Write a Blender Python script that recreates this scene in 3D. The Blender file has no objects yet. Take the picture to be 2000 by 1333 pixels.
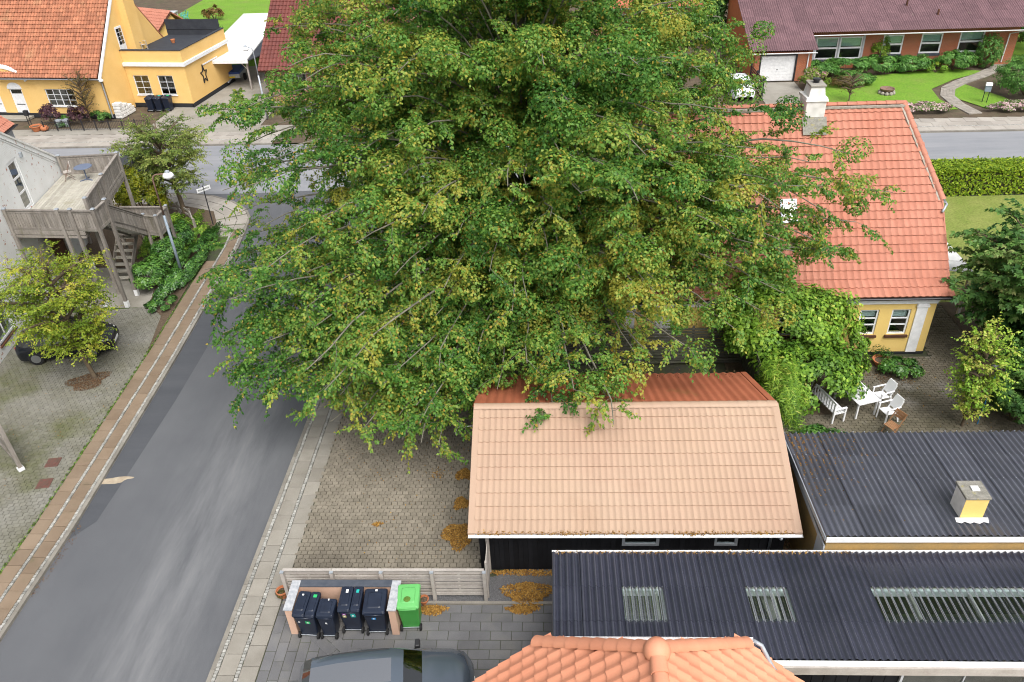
import bpy, bmesh, math, random
import numpy as np
from mathutils import Vector, Matrix
R = math.radians
rng = random.Random(7)
nrg = np.random.default_rng(11)
scene = bpy.context.scene
COL = scene.collection

# ------------------------------------------------------------------ camera
CAM_H, FPX, PITCH, ROLL, YAW = 19.5, 1550.0, R(34), R(-2.75), R(3.5)
_c, _s = math.cos(YAW), math.sin(YAW)
def _yaw(v): return Vector((_c*v[0]-_s*v[1], _s*v[0]+_c*v[1], v[2]))
_fw = Vector((0, math.cos(PITCH), -math.sin(PITCH)))
_u0 = Vector((0, math.sin(PITCH), math.cos(PITCH)))
_r0 = Vector((1, 0, 0))
FWD = _yaw(_fw)
RGT = _yaw(_r0*math.cos(ROLL)+_u0*math.sin(ROLL))
UPV = _yaw(-_r0*math.sin(ROLL)+_u0*math.cos(ROLL))
EYE = Vector((0, 0, CAM_H))
cam = bpy.data.objects.new('camera', bpy.data.cameras.new('camera'))
COL.objects.link(cam)
cam.data.sensor_width = 36
cam.data.lens = FPX/2000*36
cam.data.clip_end = 2000
cam.matrix_world = Matrix(((RGT.x, UPV.x, -FWD.x, 0), (RGT.y, UPV.y, -FWD.y, 0), (RGT.z, UPV.z, -FWD.z, CAM_H), (0, 0, 0, 1)))
scene.camera = cam
def G(px, py, z=0.0):            # where the ray of a photo pixel meets height z
    d = FWD + RGT*((px-1000)/FPX) + UPV*((666.5-py)/FPX)
    return EYE + d*((z-CAM_H)/d.z)
def PIX(p):                      # photo pixel of a point
    v = Vector(p)-EYE
    w = v.dot(FWD)
    return 1000+FPX*v.dot(RGT)/w, 666.5-FPX*v.dot(UPV)/w

# ------------------------------------------------------------------ sky and sun (overcast day)
world = bpy.data.worlds.new('World')
scene.world = world
world.use_nodes = True
wn = world.node_tree
bg = wn.nodes['Background']
sky = wn.nodes.new('ShaderNodeTexSky')
sky.sky_type = 'NISHITA'
sky.sun_disc = False
SUN_EL, SUN_AZ = R(55), R(152)
sky.sun_elevation = SUN_EL
sky.sun_rotation = SUN_AZ
sky.dust_density = 6.0
sky.air_density = 1.0
sky.ozone_density = 0.6
hs = wn.nodes.new('ShaderNodeHueSaturation')
hs.inputs['Saturation'].default_value = 0.28
wn.links.new(sky.outputs[0], hs.inputs['Color'])
wn.links.new(hs.outputs[0], bg.inputs[0])
bg.inputs[1].default_value = 0.15
sun = bpy.data.objects.new('sun', bpy.data.lights.new('sun', 'SUN'))
COL.objects.link(sun)
sun.data.energy = 1.2
sun.data.angle = R(38)
sun.data.color = (1.0, 0.965, 0.91)
sdir = Vector((math.sin(SUN_AZ)*math.cos(SUN_EL), math.cos(SUN_AZ)*math.cos(SUN_EL), math.sin(SUN_EL)))
sun.rotation_euler = sdir.to_track_quat('Z', 'Y').to_euler()
vs = scene.view_settings
vs.view_transform = 'Standard'
vs.look = 'None'
vs.gamma = 1.0
vs.exposure = 0.60
scene.cycles.use_denoising = True
scene.cycles.filter_width = 1.05
scene.cycles.max_bounces = 6
scene.cycles.transparent_max_bounces = 12

# ------------------------------------------------------------------ materials
MATS = {}
def mat(name, col, col2=None, scale=2.0, detail=5.0, mix=(0.35, 0.65), rough=0.75, bump=0.0, bscale=30.0, rnd=0.0,
        metal=0.0, spec=0.35, col3=None, scale3=0.5, mix3=(0.55, 0.75), stretch=(1, 1, 1), fine=0.0, fscale=60.0, hrnd=0.0):
    """base colour + blotches (col2) + patches with a shape of their own (col3) + fine grain + per-piece variation"""
    m = bpy.data.materials.new(name)
    MATS[name] = m
    m.use_nodes = True
    nt = m.node_tree
    N, L = nt.nodes, nt.links
    b = N['Principled BSDF']
    b.inputs['Roughness'].default_value = rough
    b.inputs['Metallic'].default_value = metal
    b.inputs['Specular IOR Level'].default_value = spec
    geo = N.new('ShaderNodeNewGeometry')
    mp = N.new('ShaderNodeMapping')
    L.new(geo.outputs['Position'], mp.inputs[0])
    mp.inputs['Scale'].default_value = stretch
    P = mp.outputs[0]
    def noise(s, d=5.0, r=0.6):
        n = N.new('ShaderNodeTexNoise')
        n.inputs['Scale'].default_value = s
        n.inputs['Detail'].default_value = d
        n.inputs['Roughness'].default_value = r
        L.new(P, n.inputs['Vector'])
        return n.outputs[0]
    def ramp(v, a, c):
        r = N.new('ShaderNodeMapRange')
        r.inputs[1].default_value = a
        r.inputs[2].default_value = c
        L.new(v, r.inputs[0])
        return r.outputs[0]
    def mixc(f, a, c, mode='MIX'):
        x = N.new('ShaderNodeMix')
        x.data_type = 'RGBA'
        x.blend_type = mode
        if isinstance(f, float): x.inputs[0].default_value = f
        else: L.new(f, x.inputs[0])
        for i, v in ((6, a), (7, c)):
            if isinstance(v, tuple): x.inputs[i].default_value = (*v, 1)
            else: L.new(v, x.inputs[i])
        return x.outputs[2]
    c = tuple(col)
    if col2 is not None: c = mixc(ramp(noise(scale, detail), *mix), c, tuple(col2))
    if col3 is not None: c = mixc(ramp(noise(scale3, 6.0, 0.65), *mix3), c, tuple(col3))
    if fine:
        f = ramp(noise(fscale, 3.0), 0.25, 0.75)
        g = N.new('ShaderNodeMapRange')
        g.inputs[3].default_value = 1-fine
        g.inputs[4].default_value = 1+fine
        L.new(f, g.inputs[0])
        cc = N.new('ShaderNodeCombineColor')
        for i in range(3): L.new(g.outputs[0], cc.inputs[i])
        c = mixc(1.0, c, cc.outputs[0], 'MULTIPLY')
    if rnd or hrnd:
        oi = N.new('ShaderNodeObjectInfo')
        g = N.new('ShaderNodeMapRange')
        g.inputs[3].default_value = 1-rnd
        g.inputs[4].default_value = 1+rnd
        L.new(oi.outputs['Random'], g.inputs[0])
        h = N.new('ShaderNodeHueSaturation')
        if isinstance(c, tuple): h.inputs['Color'].default_value = (*c, 1)
        else: L.new(c, h.inputs['Color'])
        L.new(g.outputs[0], h.inputs['Value'])
        if hrnd:
            g2 = N.new('ShaderNodeMapRange')
            g2.inputs[3].default_value = 0.5-hrnd
            g2.inputs[4].default_value = 0.5+hrnd
            L.new(oi.outputs['Random'], g2.inputs[0])
            L.new(g2.outputs[0], h.inputs['Hue'])
        c = h.outputs[0]
    if isinstance(c, tuple): b.inputs['Base Color'].default_value = (*c, 1)
    else: L.new(c, b.inputs['Base Color'])
    if bump:
        bp = N.new('ShaderNodeBump')
        bp.inputs['Strength'].default_value = bump
        bp.inputs['Distance'].default_value = 0.03
        L.new(noise(bscale, 4.0), bp.inputs['Height'])
        L.new(bp.outputs[0], b.inputs['Normal'])
    return m

def island_variation(name, amount=0.15):
    """give every loose piece of a joined mesh its own lightness"""
    m = MATS[name]
    nt = m.node_tree
    b = nt.nodes['Principled BSDF']
    geo = nt.nodes.new('ShaderNodeNewGeometry')
    g = nt.nodes.new('ShaderNodeMapRange')
    g.inputs[3].default_value = 1-amount
    g.inputs[4].default_value = 1+amount
    nt.links.new(geo.outputs['Random Per Island'], g.inputs[0])
    h = nt.nodes.new('ShaderNodeHueSaturation')
    lk = b.inputs['Base Color'].links
    if lk: nt.links.new(lk[0].from_socket, h.inputs['Color'])
    else: h.inputs['Color'].default_value = b.inputs['Base Color'].default_value
    nt.links.new(g.outputs[0], h.inputs['Value'])
    nt.links.new(h.outputs[0], b.inputs['Base Color'])

def brick_mat(name, c1, c2, mortar, bw=0.24, bh=0.075, axis='xz', flake=None, rough=0.85, mscale=0.012, bump=0.4, white=None):
    m = bpy.data.materials.new(name)
    MATS[name] = m
    m.use_nodes = True
    N, L = m.node_tree.nodes, m.node_tree.links
    b = N['Principled BSDF']
    b.inputs['Roughness'].default_value = rough
    b.inputs['Specular IOR Level'].default_value = 0.2
    tc = N.new('ShaderNodeTexCoord')
    sp = N.new('ShaderNodeSeparateXYZ')
    L.new(tc.outputs['Object'], sp.inputs[0])
    cb = N.new('ShaderNodeCombineXYZ')
    ad = N.new('ShaderNodeMath')
    ad.operation = 'ADD'
    L.new(sp.outputs[0], ad.inputs[0])
    L.new(sp.outputs[1], ad.inputs[1])
    L.new(ad.outputs[0], cb.inputs[0])
    L.new(sp.outputs[2], cb.inputs[1])
    br = N.new('ShaderNodeTexBrick')
    L.new(cb.outputs[0], br.inputs['Vector'])
    br.inputs['Scale'].default_value = 1.0
    br.inputs['Brick Width'].default_value = bw
    br.inputs['Row Height'].default_value = bh
    br.inputs['Mortar Size'].default_value = mscale
    br.inputs['Color1'].default_value = (*c1, 1)
    br.inputs['Color2'].default_value = (*c2, 1)
    br.inputs['Mortar'].default_value = (*mortar, 1)
    c = br.outputs['Color']
    if white is not None:        # whitewash that has flaked off in places
        ns = N.new('ShaderNodeTexNoise')
        ns.inputs['Scale'].default_value = 3.2
        ns.inputs['Detail'].default_value = 8
        ns.inputs['Roughness'].default_value = 0.7
        L.new(tc.outputs['Object'], ns.inputs['Vector'])
        mr = N.new('ShaderNodeMapRange')
        mr.inputs[1].default_value = flake
        mr.inputs[2].default_value = flake+0.02
        L.new(ns.outputs[0], mr.inputs[0])
        n2 = N.new('ShaderNodeTexNoise')
        n2.inputs['Scale'].default_value = 1.1
        n2.inputs['Detail'].default_value = 6
        L.new(tc.outputs['Object'], n2.inputs['Vector'])
        w = N.new('ShaderNodeMix')
        w.data_type = 'RGBA'
        w.inputs[6].default_value = (*white, 1)
        w.inputs[7].default_value = (white[0]*0.78, white[1]*0.78, white[2]*0.74, 1)
        L.new(n2.outputs[0], w.inputs[0])
        x = N.new('ShaderNodeMix')
        x.data_type = 'RGBA'
        L.new(mr.outputs[0], x.inputs[0])
        L.new(w.outputs[2], x.inputs[6])
        L.new(c, x.inputs[7])
        c = x.outputs[2]
    L.new(c, b.inputs['Base Color'])
    bp = N.new('ShaderNodeBump')
    bp.inputs['Strength'].default_value = bump
    bp.inputs['Distance'].default_value = 0.01
    bp.invert = True
    L.new(br.outputs['Fac'], bp.inputs['Height'])
    L.new(bp.outputs[0], b.inputs['Normal'])
    return m

def leaf_mat(name, stops, transl=0.28, rough=0.5, spec=0.3):
    m = bpy.data.materials.new(name)
    MATS[name] = m
    m.use_nodes = True
    N, L = m.node_tree.nodes, m.node_tree.links
    b = N['Principled BSDF']
    b.inputs['Roughness'].default_value = rough
    b.inputs['Specular IOR Level'].default_value = spec
    at = N.new('ShaderNodeAttribute')
    at.attribute_name = 'tone'
    cr = N.new('ShaderNodeValToRGB')
    el = cr.color_ramp.elements
    while len(el) > 1: el.remove(el[-1])
    el[0].position = stops[0][0]
    el[0].color = (*stops[0][1], 1)
    for p, c in stops[1:]:
        e = el.new(p)
        e.color = (*c, 1)
    L.new(at.outputs['Fac'], cr.inputs[0])
    L.new(cr.outputs[0], b.inputs['Base Color'])
    t = N.new('ShaderNodeBsdfTranslucent')
    L.new(cr.outputs[0], t.inputs[0])
    mx = N.new('ShaderNodeMixShader')
    mx.inputs[0].default_value = transl
    L.new(b.outputs[0], mx.inputs[1])
    L.new(t.outputs[0], mx.inputs[2])
    L.new(mx.outputs[0], N['Material Output'].inputs[0])
    return m

def glass_mat(name, tint=(0.75, 0.85, 0.85), clear=0.75, rough=0.02, refl=0.08, span=None):
    m = bpy.data.materials.new(name)
    MATS[name] = m
    m.use_nodes = True
    N, L = m.node_tree.nodes, m.node_tree.links
    N.remove(N['Principled BSDF'])
    tr = N.new('ShaderNodeBsdfTransparent')
    tr.inputs[0].default_value = (*[t*clear for t in tint], 1)
    gl = N.new('ShaderNodeBsdfGlossy')
    gl.inputs['Roughness'].default_value = rough
    ly = N.new('ShaderNodeLayerWeight')
    ly.inputs[0].default_value = 0.5
    pw_ = N.new('ShaderNodeMath')
    pw_.operation = 'POWER'
    pw_.inputs[1].default_value = 3.0
    L.new(ly.outputs['Facing'], pw_.inputs[0])
    lw = N.new('ShaderNodeMapRange')
    lw.inputs[3].default_value = refl
    lw.inputs[4].default_value = 0.9
    L.new(pw_.outputs[0], lw.inputs[0])
    if span:
        lw.inputs[1].default_value, lw.inputs[2].default_value = span
        pw_.inputs[1].default_value = 1.0
    mx = N.new('ShaderNodeMixShader')
    L.new(lw.outputs[0], mx.inputs[0])
    L.new(tr.outputs[0], mx.inputs[1])
    L.new(gl.outputs[0], mx.inputs[2])
    L.new(mx.outputs[0], N['Material Output'].inputs[0])
    return m

# ------------------------------------------------------------------ mesh building
class MB:
    def __init__(s): s.v, s.f, s.smooth = [], [], False
    def box(s, x0, x1, y0, y1, z0, z1):
        return s.hexa([(x0, y0, z0), (x1, y0, z0), (x1, y1, z0), (x0, y1, z0), (x0, y0, z1), (x1, y0, z1), (x1, y1, z1), (x0, y1, z1)])
    def hexa(s, p):
        k = len(s.v)
        s.v += [tuple(q) for q in p]
        s.f += [tuple(k+i for i in f) for f in ((0, 3, 2, 1), (4, 5, 6, 7), (0, 1, 5, 4), (1, 2, 6, 5), (2, 3, 7, 6), (3, 0, 4, 7))]
        return s
    def fbox(s, F, u0, u1, v0, v1, d0, d1):
        return s.hexa([F(u0, v0, d0), F(u1, v0, d0), F(u1, v0, d1), F(u0, v0, d1), F(u0, v1, d0), F(u1, v1, d0), F(u1, v1, d1), F(u0, v1, d1)])
    def beam(s, a, b, w, h, up=(0, 0, 1)):
        a, b = Vector(a), Vector(b)
        d = (b-a).normalized()
        up = Vector(up)
        x = d.cross(up)
        if x.length < 1e-4: x = Vector((1, 0, 0))
        x.normalize()
        y = x.cross(d).normalized()
        x, y = x*w/2, y*h/2
        return s.hexa([a-x-y, a+x-y, a+x+y, a-x+y, b-x-y, b+x-y, b+x+y, b-x+y])
    def tube(s, pts, rad, n=8, caps=True):
        pts = [Vector(p) for p in pts]
        if not hasattr(rad, '__len__'): rad = [rad]*len(pts)
        k = len(s.v)
        px = None
        for i, p in enumerate(pts):
            d = (pts[min(i+1, len(pts)-1)]-pts[max(i-1, 0)]).normalized()
            if px is None:
                px = d.cross(Vector((0, 0, 1)))
                if px.length < 1e-3: px = Vector((1, 0, 0))
            px = (px-d*px.dot(d)).normalized()
            py = d.cross(px)
            for j in range(n):
                a = 2*math.pi*j/n
                s.v.append(tuple(p+(px*math.cos(a)+py*math.sin(a))*rad[i]))
        for i in range(len(pts)-1):
            for j in range(n):
                a, b = k+i*n+j, k+i*n+(j+1) % n
                s.f.append((a, b, b+n, a+n))
        if caps:
            s.f.append(tuple(k+j for j in range(n))[::-1])
            s.f.append(tuple(k+(len(pts)-1)*n+j for j in range(n)))
        return s
    def lathe(s, prof, c=(0, 0, 0), n=20):
        k = len(s.v)
        for r, z in prof:
            for j in range(n):
                a = 2*math.pi*j/n
                s.v.append((c[0]+r*math.cos(a), c[1]+r*math.sin(a), c[2]+z))
        for i in range(len(prof)-1):
            for j in range(n):
                a, b = k+i*n+j, k+i*n+(j+1) % n
                s.f.append((a, b, b+n, a+n))
        s.f.append(tuple(k+j for j in range(n))[::-1])
        s.f.append(tuple(k+(len(prof)-1)*n+j for j in range(n)))
        return s
    def prism(s, poly, z0, z1):
        k, n = len(s.v), len(poly)
        s.v += [(p[0], p[1], z0) for p in poly]+[(p[0], p[1], z1) for p in poly]
        s.f.append(tuple(range(k, k+n))[::-1])
        s.f.append(tuple(range(k+n, k+2*n)))
        for i in range(n): s.f.append((k+i, k+(i+1) % n, k+n+(i+1) % n, k+n+i))
        return s
    def fprism(s, F, poly, d0, d1):      # outline on a wall face, extruded outward
        k, n = len(s.v), len(poly)
        s.v += [tuple(F(p[0], p[1], d0)) for p in poly]+[tuple(F(p[0], p[1], d1)) for p in poly]
        s.f.append(tuple(range(k, k+n))[::-1])
        s.f.append(tuple(range(k+n, k+2*n)))
        for i in range(n): s.f.append((k+i, k+(i+1) % n, k+n+(i+1) % n, k+n+i))
        return s
    def poly(s, pts):
        k = len(s.v)
        s.v += [tuple(p) for p in pts]
        s.f.append(tuple(range(k, k+len(pts))))
        return s
    def slab(s, pts, t):                 # a planar outline given thickness t below it
        pts = [Vector(p) for p in pts]
        n = (pts[1]-pts[0]).cross(pts[2]-pts[0]).normalized()
        if n.z < 0: n = -n
        k, m = len(s.v), len(pts)
        s.v += [tuple(p) for p in pts]+[tuple(p-n*t) for p in pts]
        s.f.append(tuple(range(k, k+m)))
        s.f.append(tuple(range(k+m, k+2*m))[::-1])
        for i in range(m): s.f.append((k+i, k+m+i, k+m+(i+1) % m, k+(i+1) % m))
        return s
    def mesh(s, name, m=None, fix=True, smooth=None):
        me = bpy.data.meshes.new(name)
        me.from_pydata(s.v, [], s.f)
        if fix:
            bm = bmesh.new()
            bm.from_mesh(me)
            bmesh.ops.recalc_face_normals(bm, faces=bm.faces)
            bm.to_mesh(me)
            bm.free()
        if smooth if smooth is not None else s.smooth: me.shade_smooth()
        if m is not None: me.materials.append(MATS[m] if isinstance(m, str) else m)
        me.update()
        return me
    def build(s, name, m, parent=None, fix=True, smooth=None, bevel=0.0, sub=0):
        o = link(name, s.mesh(name, m, fix, smooth), parent)
        if bevel:
            md = o.modifiers.new('bevel', 'BEVEL')
            md.width = bevel
            md.segments = 2
            md.limit_method = 'ANGLE'
            md.angle_limit = R(40)
        if sub:
            md = o.modifiers.new('sub', 'SUBSURF')
            md.levels = md.render_levels = sub
        return o

def link(name, data, parent=None):
    o = bpy.data.objects.new(name, data)
    COL.objects.link(o)
    if parent is not None: o.parent = parent
    return o
def tag(o, label=None, cat=None, group=None, kind=None):
    if label: o['label'] = label
    if cat: o['category'] = cat
    if group: o['group'] = group
    if kind: o['kind'] = kind
    return o
def thing(name, label, cat, loc=(0, 0, 0), rz=0.0, group=None):
    o = link(name, None)
    o.empty_display_size = 0.2
    o.location = loc
    o.rotation_euler = (0, 0, rz)
    return tag(o, label, cat, group)
def structure(name, mb, m, **k): return tag(mb.build(name, m, None, **k), kind='structure')
def copy_tree(o, parent=None):
    c = o.copy()
    COL.objects.link(c)
    c.parent = parent
    for ch in list(o.children): copy_tree(ch, c)
    return c
def place(o, org, u, v, n):
    o.matrix_local = Matrix(((u.x, v.x, n.x, org.x), (u.y, v.y, n.y, org.y), (u.z, v.z, n.z, org.z), (0, 0, 0, 1)))
def face(o, ang):
    """wall face: u runs along direction ang (deg, in plan), normal is to the right of u (outward)"""
    u = Vector((math.cos(R(ang)), math.sin(R(ang)), 0))
    n = Vector((u.y, -u.x, 0))
    o = Vector((o[0], o[1], 0))
    return lambda a, b, d: o+u*a+n*d+Vector((0, 0, b))

def wall(par, F, u0, u1, v0, v1, m, holes=(), t=0.25, name='wall', top=None):
    """wall slab with window and door openings cut out; top(u) gives a sloped upper edge"""
    u0, u1 = u0+.003, u1-.003
    us = sorted({u0, u1, *[h[0] for h in holes], *[h[1] for h in holes]})
    vv = sorted({v0, v1, *[h[2] for h in holes], *[h[3] for h in holes]})
    b = MB()
    for i in range(len(us)-1):
        for j in range(len(vv)-1):
            cu, cv = (us[i]+us[i+1])/2, (vv[j]+vv[j+1])/2
            if any(h[0] < cu < h[1] and h[2] < cv < h[3] for h in holes): continue
            b.fbox(F, us[i], us[i+1], vv[j], vv[j+1], -t, 0)
    o = b.build(name, m, par)
    bm = bmesh.new()
    bm.from_mesh(o.data)
    bmesh.ops.remove_doubles(bm, verts=bm.verts, dist=1e-4)
    bm.to_mesh(o.data)
    bm.free()
    return o
def window(par, F, u0, u1, v0, v1, cols=1, rows=1, fm='white_paint', sill=None, rec=0.09, fw=0.06, gm='pane_glass', bar=0.03, split=None, blind=None, blind_m='curtain'):
    w = MB()
    d0, d1 = -rec-0.06, -rec
    w.fbox(F, u0, u0+fw, v0, v1, d0, d1).fbox(F, u1-fw, u1, v0, v1, d0, d1)
    w.fbox(F, u0+fw, u1-fw, v0, v0+fw, d0, d1).fbox(F, u0+fw, u1-fw, v1-fw, v1, d0, d1)
    iu0, iu1, iv0, iv1 = u0+fw, u1-fw, v0+fw, v1-fw
    vs_ = split if split else [iv0+(iv1-iv0)*j/rows for j in range(1, rows)]
    for v in vs_: w.fbox(F, iu0, iu1, v-bar/2, v+bar/2, d0+0.012, d1-0.006)
    for i in range(1, cols):
        u = iu0+(iu1-iu0)*i/cols
        ww = bar*(2.2 if cols == 4 and i == 2 else 1)
        w.fbox(F, u-ww/2, u+ww/2, iv0, iv1, d0+0.010, d1-0.003)
    o = w.build('window', fm, par)
    edges = [iv0]+list(vs_)+[iv1]
    for i in range(cols):
        for j in range(len(edges)-1):
            MB().fbox(F, iu0+(iu1-iu0)*i/cols, iu0+(iu1-iu0)*(i+1)/cols, edges[j], edges[j+1], d0+0.02, d0+0.028).build('pane', gm, o)
    if sill: MB().fbox(F, u0-0.07, u1+0.07, v0-0.07, v0, -0.05, 0.07).build('sill', sill, o)
    if blind: MB().fbox(F, iu0, iu1, iv1-(iv1-iv0)*blind, iv1, d0-0.08, d0-0.07).build('curtain', blind_m, o)
    return o

def tile_mesh(name, w, l, amp, lip, m, ns=6, over=0.06, sharp=1.0):
    """one pantile: a roll across, thickness at its lower edge"""
    b = MB()
    xs = [w*i/ns for i in range(ns+1)]
    zz = [amp*(0.5+0.5*math.cos(2*math.pi*(x/w)))**sharp for x in xs]
    k = ns+1
    b.v += [(x, 0, lip+z) for x, z in zip(xs, zz)]+[(x, l+over, z) for x, z in zip(xs, zz)]+[(x, 0.004, z-0.012) for x, z in zip(xs, zz)]
    for i in range(ns):
        b.f.append((i, i+1, k+i+1, k+i))
        b.f.append((2*k+i, 2*k+i+1, i+1, i))
    b.f.append((0, k, 2*k))
    b.f.append((k-1, 3*k-1, 2*k-1))
    me = b.mesh(name, m, fix=False)
    me.shade_smooth()
    try: me.set_sharp_from_angle(angle=R(40))
    except Exception: pass
    return me

def join_mesh(name, me, mats4, m):
    """many transformed copies of one small mesh, as a single mesh"""
    n = len(me.vertices)
    V = np.empty(n*3)
    me.vertices.foreach_get('co', V)
    V = V.reshape(n, 3)
    F = [tuple(p.vertices) for p in me.polygons]
    sizes = np.array([len(f) for f in F])
    flat = np.array([i for f in F for i in f])
    K = len(mats4)
    M = np.array([[list(r) for r in q] for q in mats4])
    VV = np.einsum('kij,nj->kni', M[:, :3, :3], V)+M[:, None, :3, 3]
    out = bpy.data.meshes.new(name)
    out.vertices.add(K*n)
    out.vertices.foreach_set('co', VV.reshape(-1))
    FL = (flat[None, :]+np.arange(K)[:, None]*n).reshape(-1)
    SZ = np.tile(sizes, K)
    out.loops.add(len(FL))
    out.loops.foreach_set('vertex_index', FL)
    out.polygons.add(len(SZ))
    out.polygons.foreach_set('loop_start', np.concatenate([[0], np.cumsum(SZ)[:-1]]))
    out.materials.append(MATS[m] if isinstance(m, str) else m)
    out.update(calc_edges=True)
    out.validate()
    out.shade_smooth()
    try: out.set_sharp_from_angle(angle=R(40))
    except Exception: pass
    return out

def lay(par, me, mats4, name, m, limit=300, key=None, rest=None):
    """pieces laid one by one as parts of par; those past the limit (smallest in view) joined into one part"""
    order = sorted(mats4, key=key) if key else list(mats4)
    for q in order[:limit]:
        o = link(name, me, par)
        o.matrix_local = q
    if len(order) > limit:
        o = link(rest or name+'_field', join_mesh(rest or name+'_field', me, order[limit:], m), par)
        o['kind'] = 'stuff'
def basis(org, u, v, n, su=1.0, sv=1.0):
    return Matrix(((u.x*su, v.x*sv, n.x, org.x), (u.y*su, v.y*sv, n.y, org.y), (u.z*su, v.z*sv, n.z, org.z), (0, 0, 0, 1)))

def corrugated(name, w, l, pitch, amp, m, per=6, t=0.012, phase=0.0):
    """corrugated sheet w x l with thickness"""
    n = max(2, int(round(w/pitch*per)))
    b = MB()
    xs = [w*i/n for i in range(n+1)]
    zz = [amp*math.sin(2*math.pi*x/pitch+phase) for x in xs]
    k = n+1
    b.v += [(x, 0, z) for x, z in zip(xs, zz)]+[(x, l, z) for x, z in zip(xs, zz)]
    b.v += [(x, 0, z-t) for x, z in zip(xs, zz)]+[(x, l, z-t) for x, z in zip(xs, zz)]
    for i in range(n):
        b.f.append((i, i+1, k+i+1, k+i))
        b.f.append((2*k+i, 3*k+i, 3*k+i+1, 2*k+i+1))
        b.f.append((2*k+i, 2*k+i+1, i+1, i))
        b.f.append((3*k+i+1, 3*k+i, k+i, k+i+1))
    b.f.append((0, k, 3*k, 2*k))
    b.f.append((k-1, 3*k-1, 4*k-1, 2*k-1))
    me = b.mesh(name, m, fix=False)
    me.shade_smooth()
    try: me.set_sharp_from_angle(angle=R(50))
    except Exception: pass
    return me
# ------------------------------------------------------------------ palette
mat('white_paint', (0.78, 0.79, 0.80), (0.66, 0.67, 0.68), scale=5, rough=0.5)
mat('grey_paint', (0.45, 0.47, 0.50), rough=0.45)
mat('black_paint', (0.02, 0.02, 0.022), rough=0.4, spec=0.5)
mat('dark_metal', (0.035, 0.035, 0.04), rough=0.4, metal=0.3)
mat('galvanised', (0.42, 0.46, 0.50), (0.34, 0.37, 0.41), scale=6, rough=0.45, metal=0.35)
mat('rusty_steel', (0.16, 0.085, 0.06), (0.22, 0.15, 0.12), scale=9, rough=0.75)
mat('blue_grey_pole', (0.20, 0.26, 0.33), (0.27, 0.32, 0.37), scale=7, rough=0.5)
glass_mat('pane_glass', tint=(.85, .92, .92), clear=0.92, refl=.10)
glass_mat('car_glass', tint=(0.45, 0.6, 0.58), clear=0.35, refl=.16)
glass_mat('clear_plastic', tint=(0.92, 0.97, 0.97), clear=0.95, rough=0.16, refl=.09, span=(.27, .50))
glass_mat('roof_glass', tint=(.3, .4, .45), clear=.25, refl=.75, rough=.03)
mat('curtain', (0.80, 0.83, 0.80), rough=0.9)
mat('dark_room', (0.03, 0.035, 0.04), rough=0.9)
mat('green_blind', (0.66, 0.80, 0.70), rough=0.9)
mat('rubber', (0.018, 0.018, 0.019), rough=0.8, spec=0.25)
# ground
mat('soil', (0.075, 0.055, 0.038), (0.11, 0.085, 0.055), scale=1.3, rough=0.95, bump=0.5, bscale=18, col3=(0.05, 0.075, 0.025), scale3=0.5, fine=0.35, fscale=25)
mat('grass', (0.120, 0.245, 0.018), (0.150, 0.285, 0.024), scale=0.6, rough=0.9, bump=0.8, bscale=26, fine=0.3, fscale=7, col3=(0.18, 0.235, 0.05), scale3=0.5, mix3=(0.5, 0.8))
mat('dry_grass', (0.15, 0.20, 0.035), (0.21, 0.235, 0.06), scale=0.8, rough=0.9, bump=0.8, bscale=26, fine=0.32, fscale=9)
mat('concrete', (0.30, 0.285, 0.25), (0.24, 0.225, 0.195), scale=0.8, rough=0.85, fine=0.12, fscale=30, bump=0.2, col3=(0.20, 0.185, 0.15), scale3=0.3)
mat('slab_grey', (0.275, 0.258, 0.225), (0.225, 0.208, 0.178), scale=1.1, rough=0.85, rnd=0.10, fine=0.10, fscale=35, bump=0.15, col3=(0.22, 0.205, 0.17), scale3=1.7, mix3=(0.58, 0.85))
mat('slab_brown', (0.225, 0.170, 0.120), (0.185, 0.135, 0.092), scale=1.0, rough=0.88, rnd=0.10, fine=0.16, fscale=35, bump=0.2, col3=(0.13, 0.115, 0.07), scale3=1.3, mix3=(0.57, 0.8))
mat('slab_pale', (0.36, 0.335, 0.30), (0.29, 0.265, 0.235), scale=0.7, rough=0.85, rnd=0.12, fine=0.1, fscale=20)
mat('slab_dark', (0.145, 0.145, 0.150), (0.115, 0.115, 0.12), scale=1.2, rough=0.7, rnd=0.12, fine=0.12, fscale=40, bump=0.12, col3=(0.17, 0.165, 0.15), scale3=0.9, mix3=(0.5, 0.8))
mat('joint_dark', (0.045, 0.042, 0.036), (0.06, 0.075, 0.03), scale=1.5, rough=0.95)
mat('joint_moss', (0.05, 0.055, 0.03), (0.07, 0.13, 0.018), scale=0.9, rough=0.95, mix=(0.42, 0.55), fine=0.3, fscale=20)
mat('kerb_stone', (0.25, 0.235, 0.205), (0.19, 0.175, 0.15), scale=2, rough=0.85, rnd=0.12, fine=0.15, fscale=40)
mat('sett', (0.36, 0.355, 0.33), (0.27, 0.27, 0.25), scale=6, rough=0.8, fine=0.2, fscale=50)
island_variation('sett', 0.28)
mat('paver_grey', (0.235, 0.208, 0.165), (0.19, 0.168, 0.130), scale=1.6, rough=0.88, fine=0.14, fscale=45, col3=(0.115, 0.10, 0.078), scale3=0.22, mix3=(0.5, 0.72))
island_variation('paver_grey', 0.12)
mat('paver_moss', (0.205, 0.20, 0.175), (0.145, 0.14, 0.105), scale=0.55, rough=0.9, fine=0.16, fscale=45, col3=(0.085, 0.095, 0.028), scale3=0.28, mix3=(0.52, 0.72))
island_variation('paver_moss', 0.10)
mat('paver_patio', (0.165, 0.145, 0.11), (0.10, 0.09, 0.06), scale=0.55, rough=0.9, fine=0.14, fscale=40, col3=(0.23, 0.215, 0.19), scale3=0.5, mix3=(0.56, 0.7))
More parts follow.
